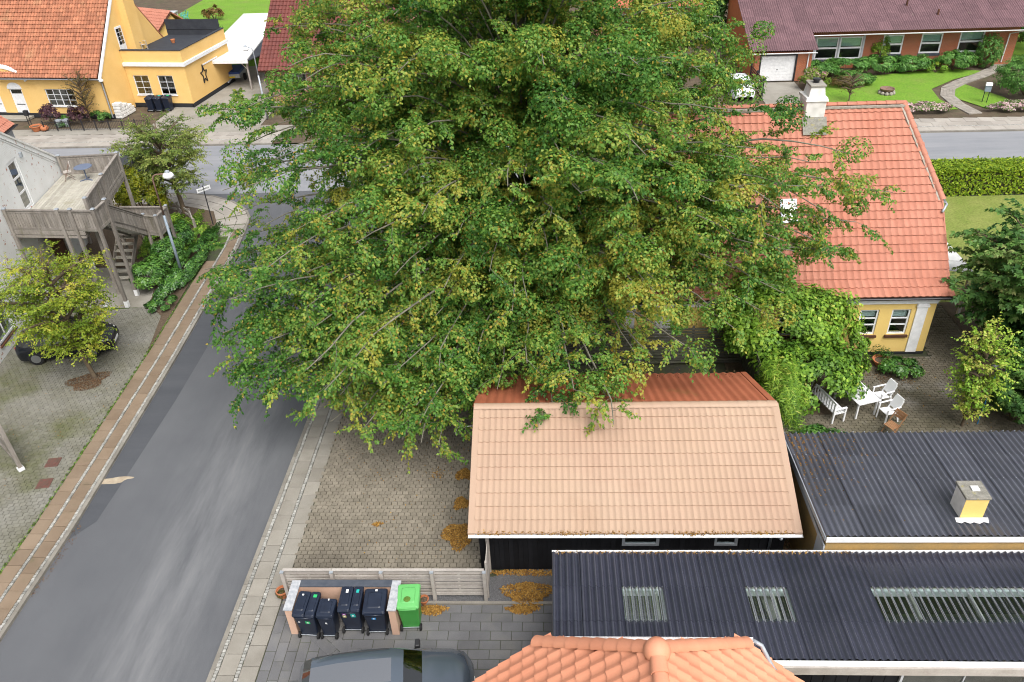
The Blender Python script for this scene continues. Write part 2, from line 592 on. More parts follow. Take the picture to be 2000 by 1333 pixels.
island_variation('paver_patio', 0.12)
mat('paver_light', (0.31, 0.285, 0.25), (0.25, 0.225, 0.195), scale=2, rough=0.88, fine=0.15, fscale=12)
island_variation('paver_light', 0.14)
mat('gravel', (0.10, 0.10, 0.105), (0.17, 0.17, 0.175), scale=45, rough=0.9, bump=1.0, bscale=50, mix=(0.45, 0.7), fine=0.4, fscale=70)
mat('sand', (0.42, 0.36, 0.27), (0.32, 0.26, 0.19), scale=4, rough=0.95, fine=0.15, fscale=40)
mat('leaf_litter', (0.26, 0.135, 0.028), rough=0.9)
mat('mulch', (0.085, 0.06, 0.04), (0.13, 0.095, 0.062), scale=14, rough=0.95, bump=1.0, bscale=30, fine=0.4, fscale=40)
mat('drain_iron', (0.135, 0.055, 0.045), (0.09, 0.06, 0.045), scale=8, rough=0.7)
# roofs
mat('cream_tile', (0.385, 0.268, 0.190), (0.425, 0.312, 0.230), scale=0.5, rough=0.62, spec=0.3, rnd=0.03, col3=(0.345, 0.218, 0.155), scale3=0.25, mix3=(0.42, 0.75), fine=0.04, fscale=25)
mat('red_sheet', (0.43, 0.138, 0.074), (0.37, 0.115, 0.062), scale=1.0, rough=0.6, rnd=0.07, col3=(0.24, 0.15, 0.05), scale3=0.6, mix3=(0.6, 0.85), fine=0.1, fscale=25)
mat('orange_tile', (0.395, 0.158, 0.105), (0.43, 0.182, 0.125), scale=0.8, rough=0.7, rnd=0.07, fine=0.05, fscale=30, col3=(0.37, 0.125, 0.075), scale3=0.5, mix3=(0.5, 0.8))
mat('coral_tile', (0.60, 0.245, 0.145), (0.64, 0.28, 0.17), scale=0.8, rough=0.6, rnd=0.05, fine=0.04, fscale=30)
mat('mortar', (0.36, 0.33, 0.29), (0.26, 0.24, 0.2), scale=6, rough=0.95, fine=0.2, fscale=30)
mat('old_tile', (0.37, 0.150, 0.082), (0.29, 0.11, 0.06), scale=1.5, rough=0.75, fine=0.18, fscale=6, col3=(0.30, 0.17, 0.09), scale3=0.6, mix3=(0.55, 0.8))
island_variation('old_tile', 0.22)
mat('maroon_tile', (0.155, 0.045, 0.035), (0.12, 0.035, 0.03), scale=1, rough=0.6, fine=0.1, fscale=10)
island_variation('maroon_tile', 0.12)
mat('black_sheet', (0.032, 0.035, 0.054), (0.041, 0.044, 0.065), scale=1.2, rough=0.24, spec=0.9, rnd=0.12, fine=0.08, fscale=20)
mat('old_black_sheet', (0.058, 0.062, 0.082), (0.075, 0.080, 0.10), scale=1.6, rough=0.36, spec=0.8, rnd=0.14, fine=0.15, fscale=18, col3=(0.075, 0.06, 0.04), scale3=2.6, mix3=(0.66, 0.8))
mat('plum_sheet', (0.165, 0.095, 0.105), (0.135, 0.078, 0.088), scale=1.2, rough=0.7, rnd=0.12, fine=0.14, fscale=14, col3=(0.24, 0.20, 0.16), scale3=2.2, mix3=(0.64, 0.78))
mat('white_sheet', (0.72, 0.73, 0.74), (0.60, 0.62, 0.63), scale=1, rough=0.4)
mat('roof_felt', (0.72, 0.73, 0.72), (0.62, 0.63, 0.62), scale=0.8, rough=0.8, fine=0.04, fscale=10, col3=(0.45, 0.44, 0.42), scale3=0.7, mix3=(0.68, 0.85))
mat('bitumen', (0.028, 0.032, 0.042), (0.04, 0.045, 0.055), scale=1.5, rough=0.75, fine=0.1, fscale=15)
# walls
mat('yellow_render', (0.72, 0.465, 0.16), (0.76, 0.505, 0.19), scale=0.7, rough=0.85, fine=0.05, fscale=20, col3=(0.60, 0.35, 0.10), scale3=0.5, mix3=(0.6, 0.85))
mat('pale_yellow_render', (0.70, 0.50, 0.16), (0.73, 0.53, 0.19), scale=0.8, rough=0.85, fine=0.04, fscale=20)
mat('ochre_render', (0.42, 0.26, 0.085), (0.30, 0.21, 0.09), scale=1.1, rough=0.9, fine=0.12, fscale=15, col3=(0.17, 0.15, 0.11), scale3=0.9, mix3=(0.56, 0.75))
mat('plinth_black', (0.022, 0.023, 0.027), rough=0.7)
mat('black_timber', (0.0085, 0.009, 0.011), (0.012, 0.0125, 0.015), scale=3, rough=0.75, rnd=0.25, spec=0.15)
mat('pink_render', (0.56, 0.37, 0.275), (0.52, 0.34, 0.25), scale=1, rough=0.85, fine=0.04, fscale=25)
mat('slate_cap', (0.055, 0.065, 0.085), (0.08, 0.09, 0.11), scale=5, rough=0.6)
mat('stone_cap', (0.46, 0.47, 0.49), (0.30, 0.32, 0.35), scale=9, rough=0.6)
glass_mat('door_glass', tint=(.55, .7, .66), clear=.5, refl=.30)
mat('lime_white', (0.76, 0.75, 0.73), (0.58, 0.57, 0.54), scale=3.5, rough=0.9, fine=0.1, fscale=14, col3=(0.28, 0.27, 0.24), scale3=1.6, mix3=(0.6, 0.78))
brick_mat('red_brick', (0.40, 0.115, 0.045), (0.33, 0.085, 0.035), (0.30, 0.20, 0.14), bw=0.24, bh=0.075)
brick_mat('brown_brick', (0.36, 0.145, 0.085), (0.28, 0.10, 0.06), (0.34, 0.27, 0.22), bw=0.24, bh=0.08)
brick_mat('whitewashed_brick', (0.36, 0.12, 0.07), (0.42, 0.2, 0.13), (0.45, 0.4, 0.36), bw=0.24, bh=0.08, white=(0.82, 0.83, 0.84), flake=0.60, bump=0.8)
mat('grey_render', (0.40, 0.41, 0.42), (0.33, 0.34, 0.35), scale=1.2, rough=0.9, fine=0.08, fscale=25, col3=(0.27, 0.25, 0.21), scale3=0.8, mix3=(0.6, 0.8))
mat('orange_gable', (0.40, 0.135, 0.048), (0.36, 0.115, 0.042), scale=1.4, rough=0.85, fine=0.08, fscale=12)
mat('cap_concrete', (0.26, 0.25, 0.22), (0.17, 0.165, 0.14), scale=7, rough=0.9, fine=.2, fscale=30, col3=(.30, .27, .10), scale3=5, mix3=(.6, .7))
# wood
mat('grey_timber', (0.275, 0.25, 0.225), (0.19, 0.168, 0.145), scale=5, rough=0.85, rnd=0.2, stretch=(1, 1, 0.25), fine=0.18, fscale=30, col3=(0.125, 0.115, 0.065), scale3=1.6, mix3=(0.58, 0.78))
mat('deck_timber', (0.44, 0.42, 0.365), (0.35, 0.33, 0.275), scale=2, rough=0.85, rnd=0.14, fine=0.14, fscale=25, col3=(0.245, 0.235, 0.15), scale3=0.8, mix3=(0.55, 0.8))
mat('pale_timber', (0.43, 0.40, 0.37), (0.35, 0.32, 0.29), scale=2.5, rough=0.8, rnd=0.14, fine=0.1, fscale=25)
mat('moss_timber', (0.105, 0.10, 0.085), (0.075, 0.08, 0.05), scale=2.5, rough=0.9, rnd=0.2, fine=0.15, fscale=20)
mat('brown_timber', (0.105, 0.045, 0.025), (0.075, 0.032, 0.018), scale=3, rough=0.7, rnd=0.2)
mat('teak', (0.33, 0.18, 0.09), (0.27, 0.14, 0.07), scale=8, rough=0.6, rnd=0.15)
# objects
mat('bin_navy', (0.010, 0.015, 0.030), (0.014, 0.021, 0.040), scale=4, rough=0.30, spec=0.5)
mat('bin_green', (0.045, 0.27, 0.045), (0.055, 0.30, 0.055), scale=3, rough=0.42, spec=0.5)
mat('bin_green_lid', (0.11, 0.40, 0.11), (0.13, 0.44, 0.13), scale=3, rough=0.42, spec=0.5)
mat('moss', (0.07, 0.14, 0.02), (0.10, 0.19, 0.03), scale=12, rough=0.95)
mat('sticker_white', (0.75, 0.76, 0.76), rough=0.5)
mat('sticker_green', (0.03, 0.42, 0.13), rough=0.5)
mat('sticker_teal', (0.02, 0.36, 0.33), rough=0.5)
mat('sticker_purple', (0.33, 0.08, 0.40), rough=0.5)
mat('sticker_olive', (0.55, 0.52, 0.20), rough=0.5)
mat('sticker_blue', (0.02, 0.22, 0.52), rough=0.5)
mat('terracotta', (0.46, 0.17, 0.075), (0.40, 0.145, 0.065), scale=8, rough=0.8, fine=0.1, fscale=20)
mat('white_plastic', (0.80, 0.81, 0.83), rough=0.4)
mat('table_blue', (0.125, 0.155, 0.225), rough=0.5)
mat('tarp_blue', (0.012, 0.045, 0.20), (0.018, 0.06, 0.24), scale=2, rough=0.5)
mat('turquoise', (0.08, 0.36, 0.34), rough=0.5)
mat('car_grey', (0.12, 0.15, 0.19), rough=0.25, metal=0.5, spec=0.5)
MATS['car_grey'].node_tree.nodes['Principled BSDF'].inputs['Coat Weight'].default_value = 1.0
mat('car_black', (0.008, 0.010, 0.016), rough=0.2, spec=0.6)
mat('car_silver', (0.42, 0.45, 0.48), rough=0.3, metal=0.5)
mat('car_white', (0.68, 0.71, 0.75), rough=0.25)
mat('red_lamp', (0.45, 0.01, 0.01), rough=0.2)
mat('clear_lamp', (0.65, 0.66, 0.62), rough=0.15)
mat('rim', (0.30, 0.31, 0.33), rough=0.35, metal=0.7)
mat('yellow_plastic', (0.70, 0.55, 0.02), rough=0.6)
mat('bark_grey', (0.25, 0.235, 0.19), (0.17, 0.165, 0.115), scale=5, rough=0.9, fine=0.15, fscale=20)
mat('bark_beech', (0.20, 0.185, 0.15), (0.14, 0.135, 0.10), scale=5, rough=0.9, fine=0.15, fscale=20)
mat('bark_brown', (0.14, 0.105, 0.07), (0.10, 0.075, 0.05), scale=7, rough=0.95, fine=0.2, fscale=25)
# foliage
leaf_mat('beech_leaf', [(0.0, (0.038, 0.120, 0.021)), (0.3, (0.088, 0.228, 0.038)), (0.55, (0.168, 0.325, 0.054)), (0.76, (0.305, 0.400, 0.074)), (0.90, (0.48, 0.40, 0.058)), (1.0, (0.38, 0.20, 0.047))], transl=.44)
leaf_mat('lime_leaf', [(0.0, (0.11, 0.19, 0.02)), (0.45, (0.22, 0.32, 0.03)), (0.8, (0.36, 0.42, 0.045)), (1.0, (0.50, 0.46, 0.06))], transl=0.35)
leaf_mat('thorn_leaf', [(0.0, (0.09, 0.15, 0.03)), (0.5, (0.19, 0.27, 0.055)), (1.0, (0.36, 0.39, 0.10))], transl=0.32)
leaf_mat('maple_leaf', [(0.0, (0.045, 0.125, 0.030)), (0.5, (0.12, 0.25, 0.05)), (0.8, (0.26, 0.36, 0.11)), (1.0, (0.45, 0.46, 0.18))])
leaf_mat('laurel_leaf', [(0.0, (0.028, 0.085, 0.020)), (0.5, (0.085, 0.225, 0.036)), (1.0, (0.19, 0.36, 0.06))], transl=0.2, rough=0.35, spec=0.5)
leaf_mat('gold_leaf', [(0.0, (0.10, 0.16, 0.01)), (0.5, (0.26, 0.29, 0.015)), (1.0, (0.46, 0.42, 0.04))], transl=0.3)
leaf_mat('shrub_leaf', [(0.0, (0.064, 0.154, 0.021)), (0.5, (0.181, 0.344, 0.036)), (0.85, (0.362, 0.525, 0.064)), (1.0, (0.490, 0.490, 0.109))], transl=0.3)
leaf_mat('dark_leaf', [(0.0, (0.024, 0.084, 0.020)), (0.5, (0.061, 0.166, 0.031)), (1.0, (0.131, 0.270, 0.052))], transl=0.2)
leaf_mat('rhodo_leaf', [(0.0, (0.045, 0.136, 0.027)), (0.5, (0.100, 0.254, 0.045)), (1.0, (0.226, 0.399, 0.100))], transl=0.2, rough=0.4)
leaf_mat('hedge_leaf', [(0.0, (0.069, 0.150, 0.010)), (0.5, (0.188, 0.300, 0.018)), (1.0, (0.425, 0.500, 0.037))], transl=0.25)
leaf_mat('purple_leaf', [(0.0, (0.045, 0.018, 0.03)), (0.6, (0.11, 0.05, 0.065)), (1.0, (0.16, 0.10, 0.09))])
leaf_mat('russet_leaf', [(0.0, (0.06, 0.07, 0.02)), (0.5, (0.13, 0.10, 0.03)), (1.0, (0.22, 0.13, 0.04))])
leaf_mat('rose_mix', [(0.0, (0.09, 0.19, 0.03)), (0.36, (0.15, 0.25, 0.05)), (0.42, (0.62, 0.42, 0.44)), (1.0, (0.78, 0.62, 0.62))])
leaf_mat('hydrangea_mix', [(0.0, (0.10, 0.20, 0.02)), (0.55, (0.20, 0.28, 0.04)), (0.7, (0.42, 0.22, 0.24)), (1.0, (0.50, 0.33, 0.30))])
leaf_mat('fallen_leaf', [(0.0, (0.13, 0.060, 0.014)), (0.5, (0.28, 0.145, 0.028)), (1.0, (0.42, 0.25, 0.06))], transl=0.05, rough=0.8)
leaf_mat('brown_litter', [(0.0, (0.06, 0.032, 0.018)), (0.6, (0.12, 0.07, 0.04)), (1.0, (0.22, 0.14, 0.07))], transl=0.0, rough=0.9)

for _n in ('orange_tile', 'coral_tile', 'cream_tile'): island_variation(_n, 0.04)
def asphalt(name, base, light, dark, band=None):
    m = mat(name, base, dark, scale=0.35, mix=(0.35, 0.75), rough=0.82, fine=0.14, fscale=45, bump=0.25, bscale=60, spec=0.3)
    nt = m.node_tree
    N, L = nt.nodes, nt.links
    b = N['Principled BSDF']
    src = b.inputs['Base Color'].links[0].from_socket
    geo = N.new('ShaderNodeNewGeometry')
    mp = N.new('ShaderNodeMapping')
    mp.inputs['Scale'].default_value = (1.1, 0.16, 1) if band else (0.16, 1.1, 1)
    L.new(geo.outputs['Position'], mp.inputs[0])
    n = N.new('ShaderNodeTexNoise')
    n.inputs['Scale'].default_value = 1.0
    n.inputs['Detail'].default_value = 9
    n.inputs['Roughness'].default_value = 0.68
    L.new(mp.outputs[0], n.inputs['Vector'])
    r = N.new('ShaderNodeMapRange')
    r.inputs[1].default_value = 0.36
    r.inputs[2].default_value = 0.70
    L.new(n.outputs[0], r.inputs[0])
    f = r.outputs[0]
    if band:                     # worn, dusty wheel track along the road
        sx = N.new('ShaderNodeSeparateXYZ')
        L.new(geo.outputs['Position'], sx.inputs[0])
        d = N.new('ShaderNodeMath'); d.operation = 'SUBTRACT'; d.inputs[1].default_value = band[0]
        L.new(sx.outputs[0], d.inputs[0])
        ab = N.new('ShaderNodeMath'); ab.operation = 'ABSOLUTE'
        L.new(d.outputs[0], ab.inputs[0])
        g = N.new('ShaderNodeMapRange'); g.interpolation_type = 'SMOOTHSTEP'
        g.inputs[1].default_value = band[1]; g.inputs[2].default_value = 0.1
        g.inputs[3].default_value = 0.12; g.inputs[4].default_value = 1.0
        L.new(ab.outputs[0], g.inputs[0])
        mu = N.new('ShaderNodeMath'); mu.operation = 'MULTIPLY'
        L.new(f, mu.inputs[0]); L.new(g.outputs[0], mu.inputs[1])
        f = mu.outputs[0]
    x = N.new('ShaderNodeMix')
    x.data_type = 'RGBA'
    L.new(f, x.inputs[0])
    L.new(src, x.inputs[6])
    x.inputs[7].default_value = (*light, 1)
    L.new(x.outputs[2], b.inputs['Base Color'])
asphalt('asphalt', (0.108, 0.113, 0.123), (0.185, 0.190, 0.198), (0.088, 0.092, 0.102), band=(-11.7, 2.4))
asphalt('asphalt_patch', (0.068, 0.073, 0.083), (0.080, 0.085, 0.095), (0.060, 0.065, 0.075))
asphalt('asphalt_old', (0.215, 0.225, 0.245), (0.27, 0.275, 0.29), (0.19, 0.20, 0.22))
# ------------------------------------------------------------------ ground, roads, pavements
RZ = -0.11                                   # carriageway level; yards and pavements are at 0
structure('ground', MB().poly([(-400, -100, -0.25), (400, -100, -0.25), (400, 700, -0.25), (-400, 700, -0.25)]), 'grass')
def xl(y): return float(np.interp(y, [-10, 13.75, 18.05, 27.9, 34.9, 38.5, 42.2], [-16.25, -16.18, -16.15, -16.52, -16.92, -17.15, -17.63]))
def xr(y): return -9.58
cornerL = [(-17.63, 42.24), (-18.3, 43.6), (-19.54, 44.75), (-21.0, 45.6), (-22.72, 46.12), (-25.75, 46.30)]
cornerR = [(-9.58, 40.5), (-9.3, 42.6), (-8.3, 44.5), (-6.6, 45.8), (-4.2, 46.5)]
yn = lambda x: 46.32-0.003*(x-0)             # near edge of the side street (north pavement edge of our block)
yf = lambda x: 54.25-0.024*x                 # far kerb line
road = MB()
left = [(xl(y), y) for y in (-10, 5, 13.75, 18.05, 23, 27.9, 34.9, 38.5)]+cornerL
poly = left+[(-45, 46.45), (-110, 46.6), (-110, yf(-110)), (-40, yf(-40)), (0, yf(0)), (40, yf(40)), (110, yf(110)), (110, yn(110)), (24, yn(24))]+cornerR[::-1]+[(-9.58, -10)]
road.poly([(x, y, RZ) for x, y in poly])
road_o = structure('road', road, 'asphalt', fix=False)
structure('side_street', MB().poly([(x, y, RZ+0.005) for x, y in [(-110, 46.62), (-25.75, 46.32), (-22.72, 46.14), (-19, 46.0), (-9, 46.6), (-4.2, 46.52), (24, yn(24)), (110, yn(110)), (110, yf(110)), (-110, yf(-110))]]), 'asphalt_old', fix=False)
# darker repair strip along the west kerb
pt = [(xl(y)+0.02, y) for y in (17.6, 21, 24, 28, 32, 36)]+[(xl(36)+1.05, 36), (xl(30)+1.15, 30), (xl(25)+1.0, 25), (xl(20.5)+0.75, 20.5), (xl(18.2)+0.6, 18.4)]
structure('road_patch', MB().poly([(x, y, RZ+0.006) for x, y in pt]), 'asphalt_patch', fix=False)
a = G(200, 945, RZ+.01); b = G(245, 932, RZ+.01)
sp = MB()
pts = []
for k in range(18):
    t = 2*math.pi*k/18
    r = 1+0.16*math.sin(3*t)+0.1*math.sin(5*t+1)
    pts.append(((a.x+b.x)/2+math.cos(t)*0.62*r, (a.y+b.y)/2+math.sin(t)*0.17*r+0.10*math.cos(t), RZ+0.012))
tag(sp.poly(pts).build('sand_spill', 'sand', None, fix=False), 'pale sand spilt on the asphalt by the brown pavement', 'sand', kind='stuff')

# blocks (land inside the kerbs), each a slab whose top is at z=-0.012 with the paving laid on it
def land(name, pts, m, z=-0.03): structure(name, MB().poly([(x, y, z) for x, y in pts]), m, fix=False)
westpts = [(xl(y)-0.14, y) for y in (-10, 13.75, 18.05, 23, 27.9, 34.9, 38.5)]+[(x-0.10, y-0.08) for x, y in cornerL]+[(-45, 46.3), (-110, 46.4), (-110, -10)]
land('west_yard', westpts, 'joint_moss', -0.05)
land('east_yard', [(-9.45, -10), (-9.45, 40.5), (-9.1, 42.6), (-8.2, 44.4), (-6.5, 45.6), (-4.2, 46.35), (24, yn(24)-0.14), (110, yn(110)-0.14), (110, -10)], 'joint_dark', -0.05)
land('north_yard', [(-110, yf(-110)+0.12), (110, yf(110)+0.12), (110, 200), (-110, 200)], 'soil', -0.05)

# kerbs: one stone after another
def kerb_run(name, pts, w, side, m, length=0.95, z1=0.0, z0=-0.3):
    par = tag(link(name, None), kind='structure')
    P = [Vector((x, y, 0)) for x, y in pts]
    seg = [(P[i+1]-P[i]).length for i in range(len(P)-1)]
    tot = sum(seg)
    n = max(1, int(tot/length))
    def at(s):
        for i, q in enumerate(seg):
            if s <= q or i == len(seg)-1: return P[i].lerp(P[i+1], s/q)
            s -= q
    for k in range(n):
        a, b = at(tot*k/n+0.006), at(tot*(k+1)/n-0.006)
        d = (b-a).normalized()
        nn = Vector((-d.y, d.x, 0))*side
        j = rng.uniform(-0.004, 0.004)
        MB().hexa([a+Vector((0, 0, z0)), b+Vector((0, 0, z0)), b+nn*w+Vector((0, 0, z0)), a+nn*w+Vector((0, 0, z0)),
                   a+Vector((0, 0, z1+j)), b+Vector((0, 0, z1+j)), b+nn*w+Vector((0, 0, z1+j)), a+nn*w+Vector((0, 0, z1+j))]).build('kerb_stone', m, par)
    return par
kerb_run('west_kerb', [(xl(y), y) for y in (8, 13.75, 18.05, 23, 27.9, 34.9, 38.5)]+cornerL, 0.13, 1, 'kerb_stone')
kerb_run('east_kerb', [(-9.58, 8), (-9.58, 40.5)]+cornerR[1:], 0.13, -1, 'kerb_stone')
kerb_run('far_kerb', [(-50, yf(-50)), (-20, yf(-20))], 0.13, 1, 'kerb_stone')
kerb_run('far_kerb_east', [(18, yf(18)), (42, yf(42))], 0.13, 1, 'kerb_stone')

sl_mesh = {}
def slab_piece(w, l, m, gap=0.008, h=0.05):
    k = (round(w, 3), round(l, 3), m)
    if k not in sl_mesh:
        b = MB()
        e = 0.006
        b.v += [(gap, gap, -h), (w-gap, gap, -h), (w-gap, l-gap, -h), (gap, l-gap, -h), (gap, gap, -e), (w-gap, gap, -e), (w-gap, l-gap, -e), (gap, l-gap, -e),
                (gap+e, gap+e, 0), (w-gap-e, gap+e, 0), (w-gap-e, l-gap-e, 0), (gap+e, l-gap-e, 0)]
        for i in range(4):
            j = (i+1) % 4
            b.f += [(i, j, 4+j, 4+i), (4+i, 4+j, 8+j, 8+i)]
        b.f.append((8, 9, 10, 11))
        sl_mesh[k] = b.mesh('slab', m, fix=False)
    return sl_mesh[k]
def pave_strip(par, fx, y0, y1, w, l, m, jit=0.0, limit=400):
    """slabs laid along y; fx(y) is the west edge of the strip"""
    n = int(round((y1-y0)/l))
    me = slab_piece(w, l, m)
    for k in range(n):
        y = y0+k*l+jit
        d = (fx(y+l)-fx(y))/l
        o = link('paving_slab', me, par)
        u = Vector((1, 0, 0))
        v = Vector((d, 1, 0))
        place(o, Vector((fx(y)+rng.uniform(-.003, .003), y, rng.uniform(-0.004, 0.002))), u, v, Vector((0, 0, 1)))
def sett_strip(name, fx, y0, y1, m='sett', w=0.108, step=0.112, moss=True):
    b = MB()
    y = y0
    while y < y1:
        l = step*rng.uniform(0.8, 1.15)
        x = fx(y)+rng.uniform(-0.006, 0.006)
        z = rng.uniform(-0.006, 0.008)
        a = rng.uniform(-0.008, 0.008)
        ww = w*rng.uniform(0.85, 1.0)
        b.v += [(x, y, -0.05), (x+ww, y, -0.05), (x+ww, y+l*.80, -0.05), (x, y+l*.80, -0.05),
                (x+.004, y+.006, z), (x+ww-.004, y+.006+a, z), (x+ww-.005, y+l*.79, z), (x+.005, y+l*.79-a, z)]
        k = len(b.v)-8
        b.f += [tuple(k+i for i in f) for f in ((4, 5, 6, 7), (0, 1, 5, 4), (1, 2, 6, 5), (2, 3, 7, 6), (3, 0, 4, 7))]
        y += l
    return b
pw = tag(link('west_pavement', None), kind='structure')
W0 = lambda y: xl(y)-1.36
pave_strip(pw, lambda y: xl(y)-1.39, 10.5, 37.2, 0.54, 0.66, 'slab_brown')
pave_strip(pw, lambda y: xl(y)-0.73, 10.5, 41.0, 0.48, 0.66, 'slab_brown', jit=0.33)
for off in (-0.845, -0.245):
    o = sett_strip('sett', lambda y: xl(y)+off, 10.4, 40).build('sett_row', 'sett', pw, fix=False)
    o['kind'] = 'stuff'
pe = tag(link('east_pavement', None), kind='structure')
pave_strip(pe, lambda y: -9.335, 10.0, 39.5, 0.50, 0.66, 'slab_grey')
pave_strip(pe, lambda y: -8.72+0.012*(16-y)*(y < 30)*0, 10.0, 39.5, 0.50, 0.66, 'slab_grey', jit=0.28)
for off in (-9.445, -8.83):
    o = sett_strip('sett', lambda y: off, 9.8, 39.5).build('sett_row', 'sett', pe, fix=False)
    o['kind'] = 'stuff'
# pavement round the west corner (diagonal slabs) and far pavements
pc = tag(link('corner_pavement', None), kind='structure')
cor = [Vector((x, y, 0)) for x, y in [(xl(40), 40.0)]+cornerL+[(-29, 46.35)]]
me = slab_piece(0.62, 0.62, 'slab_pale')
for ring in range(3):
    for i in range(len(cor)-1):
        a, b = cor[i], cor[i+1]
        d = (b-a)
        nseg = max(1, int(round(d.length/0.66)))
        d.normalize()
        nn = Vector((-d.y, d.x, 0))
        for k in range(nseg):
            o = link('paving_slab', me, pc)
            q = a.lerp(b, k/nseg)+nn*(0.14+ring*0.64)
            place(o, Vector((q.x, q.y, -0.002-0.0045*ring-0.0007*((i*3+k) % 5))), d, nn, Vector((0, 0, 1)))
pf = tag(link('far_pavement', None), kind='structure')
me = slab_piece(1.0, 0.78, 'slab_pale')
sk = Vector((0.25, 1, 0))
for x0, x1 in ((-46, -20), (21, 40)):
    for r_ in range(3):
        x = x0+0.5*(r_ % 2)
        while x < x1:
            o = link('paving_slab', me, pf)
            place(o, Vector((x, yf(x)+0.15+0.8*r_+(0.14 if r_ else 0), rng.uniform(-.006, 0))), Vector((1, -0.024, 0)), sk if r_ else Vector((0, 1, 0)), Vector((0, 0, 1)))
            x += 1.0
    o = MB()
    x = x0
    while x < x1:
        o.box(x, x+.1, yf(x)+.935, yf(x)+1.06, -.05, rng.uniform(-.006, .004))
        x += .118
    o = o.build('sett_row', 'sett', pf)
    o['kind'] = 'stuff'
structure('far_verge', MB().poly([(-60, yf(-60)+2.72, -0.02), (-19, yf(-19)+2.72, -0.02), (-19, yf(-19)+4.0, -0.02), (-60, yf(-60)+4.2, -0.02)]), 'concrete', fix=False)

# paved yards: blocks too small to pick apart singly
def blocks(name, xa, xb, ya, yb, w, l, m, z=0.0, inside=None, gap=0.010, rot=0.0, c=(0, 0), bond='x', rough=0.005):
    b = MB()
    V, F = [], []
    row = 0
    y = ya
    while y < yb:
        x = xa-(w/2 if row % 2 else 0)
        while x < xb:
            cx, cy = x+w/2, y+l/2
            if inside is None or inside(cx, cy):
                zz = z+rng.uniform(-rough, rough)
                t1, t2 = rng.uniform(-.003, .003), rng.uniform(-.003, .003)
                k = len(V)
                X0, X1, Y0, Y1 = x+gap/2, x+w-gap/2, y+gap/2, y+l-gap/2
                V += [(X0, Y0, z-.04), (X1, Y0, z-.04), (X1, Y1, z-.04), (X0, Y1, z-.04), (X0+.005, Y0+.005, zz+t1), (X1-.005, Y0+.005, zz+t2), (X1-.005, Y1-.005, zz-t1), (X0+.005, Y1-.005, zz-t2)]
                F += [tuple(k+i for i in f) for f in ((4, 5, 6, 7), (0, 1, 5, 4), (1, 2, 6, 5), (2, 3, 7, 6), (3, 0, 4, 7))]
            x += w
        y += l
        row += 1
    if rot:
        ca, sa = math.cos(rot), math.sin(rot)
        V = [(c[0]+ca*(x-c[0])-sa*(y-c[1]), c[1]+sa*(x-c[0])+ca*(y-c[1]), z_) for x, y, z_ in V]
    b.v, b.f = V, F
    return b
o = blocks('b', -8.20, -1.9, 16.05, 27.2, 0.205, 0.165, 'paver_grey', inside=lambda x, y: not (x > -2.3 and y < 24)).build('driveway_paving', 'paver_grey', None, fix=False)
tag(o, kind='structure')
pl = [(-30, 8), (-17.62, 8), (-17.58, 15), (-17.55, 18), (-17.95, 27.9), (-18.2, 32.1), (-24.2, 32.4), (-25.5, 32.4)]
def inp(x, y, P):
    c = False
    for i in range(len(P)):
        x1, y1 = P[i]
        x2, y2 = P[i-1]
        if (y1 > y) != (y2 > y) and x < (x2-x1)*(y-y1)/(y2-y1)+x1: c = not c
    return c
o = blocks('b', -25.2, -17.4, 12.0, 32.3, 0.21, 0.17, 'paver_moss', rot=R(7), c=(-18, 25),
           inside=lambda x, y: inp(-18+math.cos(R(7))*(x+18)-math.sin(R(7))*(y-25), 25+math.sin(R(7))*(x+18)+math.cos(R(7))*(y-25), pl)).build('parking_paving', 'paver_moss', None, fix=False)
tag(o, kind='structure')
structure('under_deck_paving', MB().poly([(-25.6, 32.25, -0.02), (-19.7, 32.25, -0.02), (-20.3, 36.8, -0.02), (-26, 37.0, -0.02)]), 'concrete', fix=False)
o = blocks('b', 7.6, 18.6, 19.6, 31.5, 0.24, 0.14, 'paver_patio', inside=lambda x, y: not (x < 15.6 and y > 27.3)).build('patio_paving', 'paver_patio', None, fix=False)
tag(o, kind='structure')

# dark slabs of the forecourt: a field in running bond, a diagonal band, a field turned by a quarter
fo = tag(link('forecourt', None), kind='structure')
me_s = slab_piece(0.60, 0.30, 'slab_dark', gap=0.005)
A = Vector((-8.21, 14.81, 0)); B = Vector((-5.51, 12.46, 0))
dd = (B-A).normalized(); dn = Vector((-dd.y, dd.x, 0))       # band direction, and its north-east side
def rel(x, y):
    q = Vector((x, y, 0))-A
    return q.dot(dn)
zj = 0
for row in range(18):
    y = 15.0-0.303*(row+1)
    x = -8.2-(0.3 if row % 2 else 0.0)
    while x < 3.0:
        r0 = min(rel(x, y), rel(x+.6, y), rel(x, y+.3), rel(x+.6, y+.3))
        r1 = max(rel(x, y), rel(x+.6, y), rel(x, y+.3), rel(x+.6, y+.3))
        if r1 > 0.62 and y > 9.6:
            o = link('paving_slab', me_s, fo)
            place(o, Vector((x, y, rng.uniform(-.003, .001))), Vector((1, 0, 0)), Vector((0, 1, 0)), Vector((0, 0, 1)))
        x += 0.603
for r_ in range(2):
    for k in range(14):
        o = link('paving_slab', me_s, fo)
        q = A+dd*(k*0.603-1.2+0.3*r_)+dn*(0.02+0.303*r_)
        if q.x > -8.0 and q.y > 9: place(o, Vector((q.x, q.y, 0.006)), dd, dn, Vector((0, 0, 1)))
        else: bpy.data.objects.remove(o)
